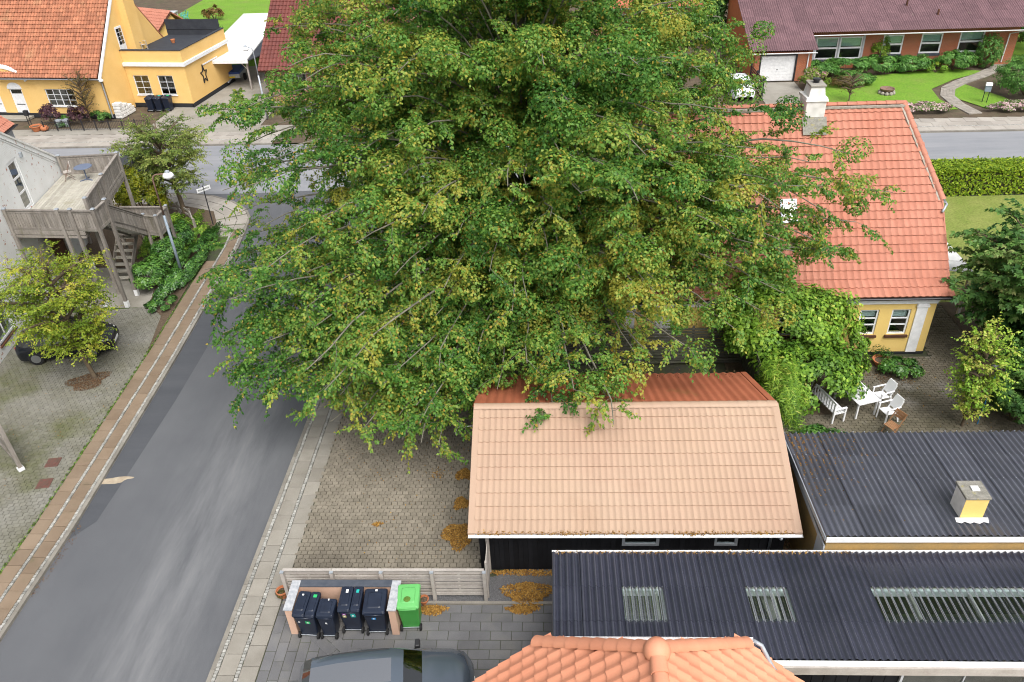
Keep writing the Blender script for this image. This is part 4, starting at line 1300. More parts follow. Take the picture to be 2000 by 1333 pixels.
MB().tube([(vx1+.14, yk(zc)+.25, zc-.02), (vx1+.16, yk(zc)-.12, zc-.1), (vx1-.1, yk(zc)-.45, zc-.28)], .05, 8).build('downpipe', 'galvanised', yh, smooth=True)
gutter(yh, (vx1+.1, yk(zc)-.05, zc+.0), (vx1+.1, yN(yk(zc)), zc+.0), .06, 'galvanised')
# skylight, vent
p = G(1592, 455, 5.2)
zz = 5.0
sk_o = Vector((9.3, 28.05, 3.28))+vM*2.35
sk = MB()
for (u0, u1, v0, v1) in ((0, .66, 0, .07), (0, .66, .93, 1.0), (0, .07, .07, .93), (.59, .66, .07, .93)):
    q = [sk_o+X*a+vM*b+nM*c for a, b, c in ((u0, v0, .02), (u1, v0, .02), (u1, v1, .02), (u0, v1, .02), (u0, v0, .14), (u1, v0, .14), (u1, v1, .14), (u0, v1, .14))]
    sk.hexa(q)
so = sk.build('skylight', 'galvanised', yh)
MB().hexa([sk_o+X*a+vM*b+nM*c for a, b, c in ((.07, .07, .09), (.59, .07, .09), (.59, .93, .09), (.07, .93, .09), (.07, .07, .1), (.59, .07, .1), (.59, .93, .1), (.07, .93, .1))]).build('pane', 'car_glass', so)
# chimney
cx = 10.86
c_ = MB().box(cx-0.40, cx+0.40, eyR-.5, eyR+.5, 7.9, 9.05).build('chimney', 'lime_white', yh, bevel=.03)
MB().hexa([(cx-0.46, eyR-.56, 9.05), (cx+0.46, eyR-.56, 9.05), (cx+0.46, eyR+.5, 9.05), (cx-0.46, eyR+.5, 9.05), (cx-0.42, eyR-.5, 9.2), (cx+0.42, eyR-.5, 9.2), (cx+0.42, eyR+.45, 9.2), (cx-.5, eyR+.45, 9.2)]).build('chimney_band', 'lime_white', c_, bevel=.02)
MB().hexa([(cx-0.34, eyR-.42, 9.2), (cx+0.34, eyR-.42, 9.2), (cx+0.34, eyR+.38, 9.2), (cx-0.34, eyR+.38, 9.2), (cx-0.28, eyR-.36, 9.60), (cx+0.28, eyR-.36, 9.60), (cx+0.28, eyR+.32, 9.60), (cx-0.28, eyR+.32, 9.60)]).build('chimney_shaft', 'lime_white', c_, bevel=.02)
MB().box(cx-0.32, cx+0.32, eyR-.41, eyR+.37, 9.60, 9.68).build('chimney_cap', 'concrete', c_, bevel=.02)
MB().lathe([(.12, 0), (.12, .1), (.16, .1), (.16, .16), (.03, .18)], c=(cx, eyR, 9.68), n=14).build('flue', 'dark_metal', c_)
MB().slab([(cx-0.49, eyR-.5, 8.42), (cx+0.49, eyR-.5, 8.42), (cx+0.49, eyR-1.0, 7.84), (cx-0.49, eyR-1.0, 7.84)], .02).build('lead_flashing', 'cap_concrete', c_)
# lean-to on the east side
lt = thing('lean_to', 'low lean-to with white corrugated roof against the yellow house', 'shed')
me = corrugated('roof_sheet', 1.05, 2.6, .105, .018, 'white_sheet', per=6)
for k in range(5):
    o = link('roof_sheet', me, lt)
    d = Vector((-1, 0, .16)).normalized()
    place(o, Vector((18.05, 30.2+k*1.04, 2.2+.004*(k % 2))), Y, d, Y.cross(d))
for y in (30.3, 32.6, 35.2):
    MB().box(17.85, 17.97, y, y+.12, 0, 2.2).build('post', 'white_paint', lt)
MB().box(17.8, 17.95, 30.2, 35.4, 2.02, 2.17).build('beam', 'white_paint', lt)
MB().box(15.5, 17.9, 35.2, 35.32, 0, 2.2).build('end_wall', 'white_paint', lt)
# ------------------------------------------------------------------ whitewashed brick house on the left
wa = math.atan(0.15)
wh = thing('white_house', 'whitewashed brick house with flaking gable beside the raised deck', 'house', (-24.30, 27.58, 0), wa)
WF = face((0, -6), 90)           # gable wall, u = local y + 6
pk, pz, ez = 5.4, 9.2, 4.95
holes = [(12.95, 13.95, 4.12, 6.55), (6.6, 8.2, 0.55, 2.1), (2.6, 4.6, 0.2, 1.5)]
wall(wh, WF, 0, 18.0, 0, ez, 'whitewashed_brick', holes=[(h[0], h[1], h[2], min(h[3], ez)) for h in holes], t=.35)
g = MB()
# gable above the eaves, with the glazed door opening cut through
P1 = [(12.95, ez), (12.95, 6.55), (13.95, 6.55), (13.95, ez)]
def ztop(u): return pz-abs(u-6-pk)*(pz-ez)/(11.95-pk)
for ua, ub in ((-0.8, 11.4), (11.4, 12.95), (13.95, 17.95)):
    g.fprism(WF, [(ua, ez), (ub, ez), (ub, max(ez, ztop(ub))), (ua, max(ez, ztop(ua)))], -.35, 0)
g.fprism(WF, [(12.95, 6.55), (13.95, 6.55), (13.95, ztop(13.95)), (12.95, ztop(12.95))], -.35, 0)
g.build('gable', 'whitewashed_brick', wh)
g = MB()
g.fprism(WF, [(11.4, pz-.02), (18.05, ez-.05), (18.05, ez+.06), (11.4, pz+.09)], -.40, .05)
g.build('coping', 'lime_white', wh)
for off in (.22, .34):
    MB().fprism(WF, [(11.4, pz-off-.05), (17.9, ez-off-.02), (17.9, ez-off+.03), (11.4, pz-off)], 0, .05-.02*(off > .3)).build('moulding', 'whitewashed_brick', wh)
window(wh, WF, 12.95, 13.95, 4.12, 6.55, cols=1, rows=3, fw=.14, bar=.09, rec=.03, gm='door_glass')
window(wh, WF, 6.6, 8.2, 0.55, 2.1, cols=2, rows=1, fw=.1, rec=.05, sill='brown_timber')
window(wh, WF, 2.6, 4.6, 0.2, 1.5, cols=2, rows=1, fw=.1, rec=.05)
MB().fbox(WF, 14.35, 14.5, 6.35, 6.6, 0, .12).build('wall_lamp', 'galvanised', wh, bevel=.02)
MB().slab([(-.35, pk, pz-.2), (-9, pk, pz-.2), (-9, 12.1, ez-.2), (-.35, 12.1, ez-.2)], .1).build('roof', 'old_tile', wh)
MB().slab([(-.35, pk, pz-.2), (-.35, -6.5, ez-2.6), (-9, -6.5, ez-2.6), (-9, pk, pz-.2)], .1).build('roof', 'old_tile', wh)
# north wing with its own orange roof and gutter
wg = MB().box(-6, -3.9, 12.6, 16.4, 0, 5.6).build('wing', 'grey_render', wh)
tmw = tile_mesh('roof_tile', .25, .34, .04, .03, 'orange_tile', ns=6)
vW = Vector((-1, 0, .9)).normalized(); nW = Vector((.9, 0, 1)).normalized()
for r_ in range(5):
    for c in range(15):
        o = link('roof_tile', tmw, wg)
        place(o, Vector((-3.62, 12.5+c*.25, 5.62))+vW*(r_*.34)+nW*.03, Y, vW, nW)
MB().slab([(-3.6, 12.5, 5.6), (-3.6, 16.3, 5.6), (-6, 16.3, 7.76), (-6, 12.5, 7.76)], .08).build('roof_deck', 'brown_timber', wg)
gutter(wg, (-3.52, 12.4, 5.6), (-3.52, 16.4, 5.6), .07, 'dark_metal')

# ------------------------------------------------------------------ raised deck with outside stairs
dk = thing('deck', 'raised weathered timber deck with board railings and outside stairs', 'deck')
DZ = 4.10
SW, SE, NE, NW = Vector((-25.02, 32.62, 0)), Vector((-21.45, 32.36, 0)), Vector((-22.83, 39.5, 0)), Vector((-26.0, 39.25, 0))
n = 22
for k in range(n):
    a0, a1 = SW.lerp(SE, k/n), SW.lerp(SE, (k+.93)/n)
    b0, b1 = NW.lerp(NE, k/n), NW.lerp(NE, (k+.93)/n)
    MB().hexa([q+Z*(DZ-.035) for q in (a0, a1, b1, b0)]+[q+Z*DZ for q in (a0, a1, b1, b0)]).build('deck_board', 'deck_timber', dk)
for a, b in ((SW, SE), (SE, NE), (NE, NW)):
    MB().beam(a+Z*(DZ-.14), b+Z*(DZ-.14), .06, .2).build('rim_beam', 'grey_timber', dk)
    MB().beam(a+Z*(DZ-.34), b+Z*(DZ-.34), .06, .12).build('rim_beam', 'grey_timber', dk)
for f in (.25, .5, .75):
    MB().beam(SW.lerp(NW, f)+Z*(DZ-.14), SE.lerp(NE, f)+Z*(DZ-.14), .06, .18).build('joist', 'grey_timber', dk)
def railing(par, a, b, za, zb, h=1.0, w=.125, posts=(True, True), m='grey_timber', top=True):
    a, b = Vector(a), Vector(b)
    L_ = (b-a).length
    n = max(1, int(L_/w))
    for k in range(n):
        f0, f1 = k/n, (k+.9)/n
        p, q = a.lerp(b, f0), a.lerp(b, f1)
        z0, z1 = za+(zb-za)*f0, za+(zb-za)*f1
        d = (b-a).normalized()
        s = Vector((d.y, -d.x, 0))*.012*(1 if k % 2 else .4)
        MB().hexa([p-s+Z*(z0+.08), q-s+Z*(z1+.08), q+s+Z*(z1+.08), p+s+Z*(z0+.08), p-s+Z*(z0+h-.06), q-s+Z*(z1+h-.06), q+s+Z*(z1+h-.06), p+s+Z*(z0+h-.06)]).build('board', m, par)
    MB().beam(a+Z*(za+h-.02), b+Z*(zb+h-.02), .13, .05).build('handrail', m, par)
    MB().beam(a+Z*(za+.06), b+Z*(zb+.06), .05, .11).build('rail', m, par)
    MB().beam(a+Z*(za+h-.12), b+Z*(zb+h-.12), .05, .08).build('rail', m, par)
def post(par, p, z0, z1, w=.125, cap=True, foot=False):
    o = MB().box(p[0]-w/2, p[0]+w/2, p[1]-w/2, p[1]+w/2, z0+(.32 if foot else 0), z1).build('post', 'grey_timber', par)
    if cap: MB().hexa([(p[0]-w*.62, p[1]-w*.62, z1), (p[0]+w*.62, p[1]-w*.62, z1), (p[0]+w*.62, p[1]+w*.62, z1), (p[0]-w*.62, p[1]+w*.62, z1), (p[0]-w*.45, p[1]-w*.45, z1+.05), (p[0]+w*.45, p[1]-w*.45, z1+.05), (p[0]+w*.45, p[1]+w*.45, z1+.05), (p[0]-w*.45, p[1]+w*.45, z1+.05)]).build('post_cap', 'galvanised', o)
    if foot: MB().box(p[0]-.09, p[0]+.09, p[1]-.09, p[1]+.09, 0, .33).build('post_foot', 'white_paint', o)
PA, PB = Vector((-20.63, 32.3, 0)), Vector((-20.62, 33.4, 0))
RT = DZ+1.0
railing(dk, SW+Vector((.05, 0, 0)), SE+Vector((-.9, .06, 0)), DZ, DZ)
railing(dk, SE+Vector((-.85, .05, 0)), PA, DZ, DZ)
railing(dk, PA, PB, DZ, DZ)
railing(dk, Vector((-21.65, 33.6, 0)), NE, DZ, DZ)
railing(dk, NW+Vector((.1, 0, 0)), NE, DZ, DZ)
MB().hexa([q+Z*(DZ-.05) for q in (SE, PA, PB, Vector((-21.6, 33.5, 0)))]+[q+Z*(DZ-.004) for q in (SE, PA, PB, Vector((-21.6, 33.5, 0)))]).build('platform', 'deck_timber', dk)
for p, ft in ((PA, True), (PB, True), (SE+Vector((-.28, 0, 0)), True), (Vector((-21.65, 33.6, 0)), False), (SW+Vector((.08, -.05, 0)), False), (NE, False), (Vector((-22.25, 36.5, 0)), False), (NW+Vector((.12, 0, 0)), False), (SE+Vector((-.9, .02, 0)), False)):
    post(dk, p, 0, RT+.06, foot=ft, w=.14)
# upper flight goes north, landing, lower flight comes back
L1a, L1b = Vector((-20.62, 33.4, 0)), Vector((-20.70, 36.3, 0))
W1 = Vector((-.95, 0, 0))
zl = 2.05
for off in (Vector((0, 0, 0)), W1):
    MB().beam(L1a+off+Z*(DZ-.12), L1b+off+Z*(zl-.06), .05, .26).build('stringer', 'grey_timber', dk)
for k in range(10):
    f = (k+.5)/10
    c = L1a.lerp(L1b, f)
    z = DZ+(zl-DZ)*f
    MB().box(c.x-.92, c.x-.03, c.y-.14, c.y+.14, z-.04, z).build('tread', 'deck_timber', dk)
railing(dk, L1a, L1b, DZ-.12, zl+.0, h=.95)
lc = [Vector((-20.68, 36.3, 0)), Vector((-19.95, 36.1, 0)), Vector((-19.9, 37.3, 0)), Vector((-22.4, 37.4, 0)), Vector((-22.4, 36.3, 0))]
MB().prism([(q.x, q.y) for q in lc], zl-.16, zl).build('landing', 'grey_timber', dk)
railing(dk, lc[0], lc[1], zl, zl, h=.95)
railing(dk, lc[1], lc[2], zl, zl, h=.95)
railing(dk, lc[2], lc[3], zl, zl, h=.95)
for q in (lc[0], lc[1], lc[2]): post(dk, q, 0, zl+1.0)
for x in (-22.6, -21.6):
    MB().beam((x, 37.0, zl-.1), (x, 34.9, .12), .05, .26).build('stringer', 'grey_timber', dk)
for k in range(8):
    f = (k+.5)/8
    y, z = 37.0+(34.9-37.0)*f, zl+(0-zl)*f
    MB().box(-22.57, -21.63, y-.15, y+.13, z-.04, z).build('tread', 'deck_timber', dk)
# under the deck: brown boarded door and a white letter box on its post
bd = thing('basement_door', 'brown boarded door with frame below the timber deck', 'door', (-25.05, 34.6, 0), wa)
for k in range(9): MB().box(-.02+.003*(k % 2), .03, .2+k*.16, .2+k*.16+.15, .05, 2.7).build('board', 'brown_timber', bd)
MB().box(-.04, .06, .1, .2, 0, 2.8).box(-.04, .06, 1.65, 1.75, 0, 2.8).box(-.04, .06, .1, 1.75, 2.7, 2.82).build('frame', 'grey_timber', bd)
MB().box(.03, .05, .3, 1.6, 1.55, 1.68).build('rail', 'brown_timber', bd)
lb = thing('letter_box', 'white letter box on a timber panel under the deck', 'letter box', (-22.95, 34.3, 0), R(-35))
MB().box(-.05, .05, -.05, .05, 0, 1.25).build('post', 'grey_timber', lb)
MB().box(-.28, .28, -.16, .02, 1.15, 1.5).build('body', 'white_plastic', lb, bevel=.02)
MB().hexa([(-.3, -.2, 1.5), (.3, -.2, 1.5), (.3, .06, 1.5), (-.3, .06, 1.5), (-.3, -.06, 1.6), (.3, -.06, 1.6), (.3, .02, 1.6), (-.3, .02, 1.6)]).build('lid', 'white_plastic', lb)
# bistro table, folding chair on the deck
tb = thing('bistro_table', 'round dark blue bistro table on the weathered deck', 'table', (-24.25, 38.45, DZ))
MB().lathe([(.02, .70), (.44, .70), (.45, .715), (.44, .735), (.02, .735)], n=28).build('table_top', 'table_blue', tb)
MB().tube([(0, 0, .02), (0, 0, .7)], .035, 10).build('stem', 'table_blue', tb)
for k in range(3):
    a = R(100+120*k)
    MB().beam((0, 0, .05), (math.cos(a)*.36, math.sin(a)*.36, .02), .06, .035).build('foot', 'table_blue', tb)
fc = thing('folding_chair', 'rusty folding chair with pale seat beside the blue bistro table', 'chair', (-25.25, 38.55, DZ), R(-60))
MB().box(-.2, .2, -.18, .2, .43, .455).build('seat', 'pale_timber', fc)
MB().box(-.2, .2, .21, .24, .72, .9).build('backrest', 'pale_timber', fc)
for x in (-.19, .19):
    MB().tube([(x, -.22, 0), (x, .23, .9)], .012, 6).build('leg', 'rusty_steel', fc)
    MB().tube([(x, .26, 0), (x, -.18, .44)], .012, 6).build('leg', 'rusty_steel', fc)

# ------------------------------------------------------------------ timber gate at the left edge of the yard
gt = thing('timber_gate', 'weathered timber gate leaf with a post in a white foot at the left edge', 'gate', (-19.53, 20.85, 0), R(140))
MB().box(-.07, .07, -.07, .07, .1, 2.45).build('post', 'grey_timber', gt)
MB().box(-.11, .11, -.11, .11, 0, .14).build('foot', 'white_paint', gt, bevel=.02)
for z in (.18, 1.1): MB().box(.07, 2.6, -.03, .03, z, z+.12).build('rail', 'grey_timber', gt)
for k in range(16): MB().box(.1+k*.155, .1+k*.155+.13, -.045, -.031, .22, 1.2).build('board', 'grey_timber', gt)
MB().beam((.05, 0, 1.35), (2.5, 0, 2.4), .08, .08).build('brace', 'grey_timber', gt)

# ------------------------------------------------------------------ yellow house with roof terrace, top left
yl = thing('terrace_house', 'bright yellow house with old tiled roof and a walled roof terrace at top left', 'house', (-34.66, 61.42, 0), R(-7.5))
LF = face((-16, 0), 0)           # u = local x + 16
lh = [(10.55, 13.1, .95, 2.3), (7.35, 8.5, .1, 2.3), (5.2, 6.35, .1, 2.3)]
wall(yl, LF, 0, 16, 0, 3.3, 'yellow_render', holes=lh, t=.3)
window(yl, LF, *lh[0], cols=4, rows=3, rec=.06, sill='white_paint')
for h_ in lh[1:]:
    d = MB().fbox(LF, h_[0], h_[1], .1, 2.3, -.14, -.08).build('door', 'white_paint', yl)
    MB().fbox(LF, h_[0]+.12, h_[1]-.12, 1.9, 2.2, -.08, -.07).build('pane', 'car_glass', d)
    MB().fbox(LF, h_[0]+.2, h_[1]-.2, 1.0, 1.06, -.08, -.065).build('letter_slot', 'dark_metal', d)
    ar = [(h_[0]-.08+(h_[1]-h_[0]+.16)*(.5-.5*math.cos(math.pi*k/10)), 2.3+.5*math.sin(math.pi*k/10)) for k in range(11)]
    MB().fprism(LF, ar, -.02, .03).build('fanlight', 'white_paint', d)
ar = [(4.0+2.6*(1-math.cos(math.pi*k/14)), 2.9+1.1*math.sin(math.pi*k/14)) for k in range(15)]
MB().fprism(LF, ar, -.6, .10).build('porch_arch', 'yellow_render', yl)
ar2 = [(3.85+2.75*(1-math.cos(math.pi*k/14)), 2.95+1.22*math.sin(math.pi*k/14)) for k in range(15)]
pa = MB()
for k in range(14):
    a_, b_, c_, d_ = ar[k], ar[k+1], ar2[k+1], ar2[k]
    pa.fprism(LF, [a_, b_, c_, d_], -.6, .16)
pa.build('arch_trim', 'white_paint', yl)
MB().fbox(LF, 0, 16.02, 0, .35, -.1, .02).build('plinth', 'plinth_black', yl)
rzv, rvv = 9.4, 5.0
RE = face((0, 0), 90)
g = MB()
g.fprism(RE, [(0, 0), (10, 0), (10, 3.3), (rvv, rzv-.1), (0, 3.3)], -.3, .0)
g.build('gable', 'yellow_render', yl)
MB().fprism(RE, [(-.38, 3.0), (rvv, rzv-.10), (rvv, rzv+.1), (-.42, 3.14)], -.12, .07).build('verge_board', 'white_paint', yl)
vL = Vector((0, rvv+.35, rzv-3.25)); lL = vL.length; vL.normalize(); nL = Vector((0, -vL.z, vL.y))
tmo = tile_mesh('old_tile', .25, .34, .065, .06, 'old_tile', ns=5)
ms = []
nr = int(lL/.33)
for r_ in range(nr):
    for c in range(66):
        x = -.15-(c+1)*.25
        if x < -9 and x > -14.2 and r_ < 3: continue
        ms.append(basis(Vector((x+rng.uniform(-.006, .006), -.35, 3.25))+vL*(r_*lL/nr)+nL*(.02+rng.uniform(-.004, .006)), X, vL, nL))
o = link('roof_tile_field', join_mesh('roof_tile_field', tmo, ms, 'old_tile'), yl)
o['kind'] = 'stuff'
MB().slab([(-16, -.3, 3.2), (-.1, -.3, 3.2), (-.1, rvv, rzv-.08), (-16, rvv, rzv-.08)], .1).build('roof_deck', 'brown_timber', yl)
MB().slab([(-16, 10.3, 3.2), (-16, rvv, rzv), (0, rvv, rzv), (0, 10.3, 3.2)], .1).build('rear_roof', 'old_tile', yl)
gutter(yl, (-9, -.42, 3.2), (.05, -.42, 3.2), .07, 'galvanised')
MB().tube([(-.1, -.42, 3.15), (-.1, -.1, 2.8), (-.1, -.08, .1)], .045, 8).build('downpipe', 'galvanised', yl)
MB().lathe([(.16, 0), (.18, .1), (.1, .18), (.02, .2)], c=(.05, -.3, 3.02), n=10).build('verge_ball', 'white_paint', yl)
cb = MB().box(.0, .6, 4.5, 5.9, 4.0, 10.4).build('chimney', 'yellow_render', yl)
MB().box(-.05, .65, 4.45, 5.95, 10.4, 10.55).build('chimney_cap', 'mortar', cb)
dg = MB().fbox(RE, 3.25, 4.1, 4.15, 6.2, 0.0, .05).build('terrace_door', 'white_paint', yl)
for i in range(2):
    for j in range(4): MB().fbox(RE, 3.34+.34*i, 3.34+.34*i+.30, 4.85+.31*j, 4.85+.31*j+.27, .05, .056).build('pane', 'car_glass', dg)
# extension with terrace
EFx, EFy = 5.25, 3.05
EF = face((0.02, EFy), 0)
eh = [(.5, 1.85, 1.0, 2.55), (2.65, 4.0, 1.0, 2.55)]
wall(yl, EF, 0, EFx, 0, 3.45, 'yellow_render', holes=eh, t=.25)
for h_ in eh: window(yl, EF, *h_, cols=2, rows=3, rec=.05, sill='white_paint')
ER = face((EFx, EFy), 90)
wall(yl, ER, 0, 7.5, 0, 3.45, 'yellow_render', t=.25)
wall(yl, face((EFx, EFy+7.5), 180), 0, EFx, 0, 3.45, 'yellow_render', t=.25)
MB().fbox(EF, -.01, EFx+.02, 0, .32, -.1, .02).fbox(ER, -.02, 7.5, 0, .32, -.1, .02).build('plinth', 'plinth_black', yl)
MB().fbox(EF, 0, EFx+.18, 3.3, 3.58, -.02, .18).fbox(ER, 0, 7.5, 3.302, 3.578, -.02, .18).build('cornice', 'white_paint', yl, bevel=.02)
MB().fbox(EF, 0, EFx, 3.45, 4.5, -.2, .001).fbox(ER, 0, 7.5, 3.45, 4.498, -.2, .003).fbox(face((EFx, EFy+7.5), 180), 0, EFx, 3.45, 4.5, -.2, 0).build('parapet', 'yellow_render', yl)
MB().fbox(EF, 0, EFx+.04, 4.5, 4.55, -.26, .05).fbox(ER, .2, 7.5, 4.499, 4.551, -.26, .05).fbox(face((EFx, EFy+7.5), 180), .2, EFx, 4.5, 4.55, -.26, .05).build('parapet_cap', 'bitumen', yl)
MB().fbox(EF, .0, EFx-.2, 3.6, 4.5, -.22, -.201).fbox(ER, .2, 7.3, 3.6, 4.498, -.22, -.201).fbox(face((EFx, EFy+7.5), 180), .2, EFx, 3.6, 5.3, -.22, -.2).build('parapet_lining', 'bitumen', yl)
MB().box(.02, EFx-.2, EFy+.2, EFy+7.3, 3.45, 4.0).build('terrace_floor', 'bitumen', yl)
MB().fbox(ER, 2.8, 5.3, 2.62, 2.72, 0, .05).build('ledge', 'white_paint', yl)
# star ornament
st = []
for k in range(10):
    a = math.pi/2+math.pi*k/5
    r = .62 if k % 2 == 0 else .26
    st.append((2.6+r*math.cos(a)*.85, 1.95+r*1.25*math.sin(a)))
star = thing('star_ornament', 'black metal star outline on the yellow side wall', 'star')
star.parent = None
sm = MB()
T = yl.matrix_basis if False else Matrix.Translation(Vector((-34.66, 61.42, 0))) @ Matrix.Rotation(R(-7.5), 4, 'Z')
for k in range(10):
    a, b = st[k], st[(k+1) % 10]
    A_, B_ = ER(a[0], a[1], .06), ER(b[0], b[1], .06)
    sm.beam(T @ A_, T @ B_, .05, .07, up=T.to_3x3() @ Vector((1, 0, 0)))
sm.build('outline', 'black_paint', star)
# annex behind, with its own roof and glazed door
ax = thing('annex', 'small yellow annex with orange tiled roof and dark glazed door behind the terrace', 'annex', (-37.6, 77.5, 0), R(-28))
wall(ax, face((-6, 0), 0), 0, 6, 0, 2.3, 'yellow_render', t=.2)
wall(ax, face((0, 0), 90), 0, 4, 0, 2.3, 'yellow_render', holes=[(1.0, 2.4, .1, 2.1)], t=.2)
window(ax, face((0, 0), 90), 1.0, 2.4, .1, 2.1, cols=2, rows=3, fm='dark_metal')
v_ = Vector((0, 3, 2.2)).normalized()
n_ = Vector((0, -v_.z, v_.y))
tmx = tile_mesh('annex_tile', .24, .34, .045, .035, 'orange_tile', ns=5)
o = link('roof_tile_field', join_mesh('roof_tile_field', tmx, [basis(Vector((-6.2+c*.24, -.4, 2.2))+v_*(r_*.34)+n_*.03, X, v_, n_) for r_ in range(11) for c in range(27)], 'orange_tile'), ax)
o['kind'] = 'stuff'
MB().slab([(-6.2, -.4, 2.18), (.3, -.4, 2.18), (.3, 2.6, 4.38), (-6.2, 2.6, 4.38)], .1).build('roof_deck', 'brown_timber', ax)
MB().slab([(-6.2, 5.6, 2.18), (-6.2, 2.6, 4.38), (.3, 2.6, 4.38), (.3, 5.6, 2.18)], .1).build('rear_roof', 'orange_tile', ax)
g = MB()
g.fprism(face((0, 0), 90), [(0, 2.3), (4, 2.3), (2.6, 4.2)], -.2, 0)
g.build('gable', 'yellow_render', ax)

# ------------------------------------------------------------------ carport
cp = thing('carport', 'open carport with a flat white roof between the yellow house and the maroon roof', 'carport', (-29.85, 68.3, 0), R(-4))
MB().slab([(0, 0, 2.56), (4.4, 0, 2.56), (.9, 18.6, 2.56), (-3.2, 18.4, 2.56)], .12).build('roof', 'roof_felt', cp)
MB().slab([(4.43, .02, 2.50), (5.0, 2.0, 2.50), (1.9, 18.6, 2.50), (.95, 18.6, 2.50)], .08).build('side_strip', 'bitumen', cp)
MB().box(-.05, 4.5, -.08, 0, 2.3, 2.58).build('fascia', 'white_paint', cp)
for x, y in ((4.2, .3), (3.3, 5.5), (2.3, 11), (1.2, 17), (-2.8, 17)): MB().box(x-.06, x+.06, y-.06, y+.06, 0, 2.42).build('post', 'pale_timber', cp)
MB().beam((4.2, .3, 1.7), (3.6, .3, 2.38), .06, .06).beam((4.2, .3, 1.6), (4.1, 1.0, 2.38), .06, .06).build('brace', 'pale_timber', cp)
MB().box(-1.2, 2.4, 10.8, 10.9, 0, 2.4).build('back_wall', 'brown_timber', cp)
# ------------------------------------------------------------------ maroon tiled house behind the tree
mh = thing('maroon_house', 'house with a dark maroon tiled roof behind the big tree', 'house', (-23.3, 64.6, 0), R(-4))
v_ = Vector((0, 6, 4.6)).normalized()
n_ = Vector((0, -v_.z, v_.y))
tmm = tile_mesh('maroon_tile', .30, .40, .05, .045, 'maroon_tile', ns=5)
o = link('roof_tile_field', join_mesh('roof_tile_field', tmm, [basis(Vector((c*.30, -.4, 2.6))+v_*(r_*.40)+n_*.03, X, v_, n_) for r_ in range(19) for c in range(40)], 'maroon_tile'), mh)
o['kind'] = 'stuff'
MB().slab([(0, -.4, 2.58), (12, -.4, 2.58), (12, 5.6, 7.18), (0, 5.6, 7.18)], .1).build('roof_deck', 'brown_timber', mh)
MB().slab([(0, 11.6, 2.58), (0, 5.6, 7.18), (12, 5.6, 7.18), (12, 11.6, 2.58)], .1).build('rear_roof', 'maroon_tile', mh)
wall(mh, face((.3, .2), 0), 0, 11.4, 0, 2.6, 'brown_brick', holes=[(2, 3.4, .9, 2.2), (5.5, 6.9, .9, 2.2)], t=.3)
for u in (2, 5.5): window(mh, face((.3, .2), 0), u, u+1.4, .9, 2.2, cols=2, rows=1)
g = MB()
g.fprism(face((.3, 11), -90), [(0, 0), (10.8, 0), (10.8, 2.6), (5.4, 6.8), (0, 2.6)], -.3, 0)
g.fprism(face((11.7, .2), 90), [(0, 0), (10.8, 0), (10.8, 2.6), (5.4, 6.8), (0, 2.6)], -.3, 0)
g.build('gable', 'brown_brick', mh)
# ------------------------------------------------------------------ brick house glimpsed at the top
bh = thing('brick_house', 'red brown brick house with white windows glimpsed above the big tree', 'house', (4.0, 80.6, 0), R(-1))
BF = face((0, 0), 0)
hl = [(5.6, 6.7, 1.0, 2.55), (8.3, 9.4, 1.0, 2.55), (2.6, 3.7, 1.0, 2.55)]
wall(bh, BF, 0, 10.6, 0, 3.15, 'brown_brick', holes=hl, t=.3)
for h_ in hl: window(bh, BF, *h_, cols=2, rows=2, rec=.06, fw=.1)
wall(bh, face((10.6, 0), 90), 0, 8, 0, 3.15, 'brown_brick', t=.3)
gutter(bh, (-.2, -.35, 3.1), (10.8, -.35, 3.1), .09, 'galvanised')
MB().tube([(10.1, -.3, 3.05), (10.1, -.06, 2.7), (10.1, -.06, .1)], .06, 8).build('downpipe', 'galvanised', bh)
me = corrugated('roof_sheet', 1.2, 7.0, .3, .04, 'red_sheet', per=6)
v_ = Vector((0, 1, .75)).normalized()
for k in range(9):
    o = link('roof_sheet', me, bh)
    place(o, Vector((k*1.2-.1, -.3, 3.15)), X, v_, Vector((0, -v_.z, v_.y)))
# ------------------------------------------------------------------ red brick bungalow, top right
rb = thing('bungalow', 'red brick bungalow with a plum corrugated roof and white garage door at top right', 'house', (16.3, 66.1, 0), R(-1.2))
mv, mu0, mu1 = 3.4, 4.75, 22.0
BW = face((mu0, mv), 0)
bh_ = [(1.15, 3.0, .75, 2.55), (3.08, 4.93, .75, 2.55), (6.55, 8.2, 1.05, 2.6), (9.6, 11.3, 1.05, 2.65), (12.65, 14.6, 1.05, 2.75)]
wall(rb, BW, 0, mu1-mu0, 0, 3.0, 'red_brick', holes=bh_, t=.3)
for i, h_ in enumerate(bh_):
    o = window(rb, BW, *h_, cols=1, rows=2, rec=.03, fw=.12, bar=.14, blind=.42, blind_m='green_blind')
    MB().fbox(BW, h_[0]-.05, h_[1]+.05, h_[2]-.2, h_[2], -.02, .05).build('sill', 'slate_cap', o)
for q_ in ((1.0, 1.15), (4.93, 5.08), (3.0, 3.08)): MB().fbox(BW, *q_, .6, 2.7, -.02, .04).build('window_surround', 'grey_paint', rb)
wall(rb, face((mu1, mv), 90), 0, 9, 0, 3.0, 'red_brick', t=.3)
GF = face((0, 0), 0)
wall(rb, GF, 0, 4.75, 0, 2.3, 'red_brick', holes=[(.75, 3.55, 0, 2.05)], t=.3)
gd = MB()
gd.fbox(GF, .8, 3.5, .02, 2.02, -.16, -.1)
go = gd.build('garage_door', 'white_paint', rb)
for k in range(8): MB().fbox(GF, .82, 3.48, .05+k*.245, .05+k*.245+.225, -.1, -.085).build('door_panel', 'white_paint', go)
MB().fbox(GF, 2.1, 2.2, .9, .96, -.085, -.06).build('door_handle', 'dark_metal', go)
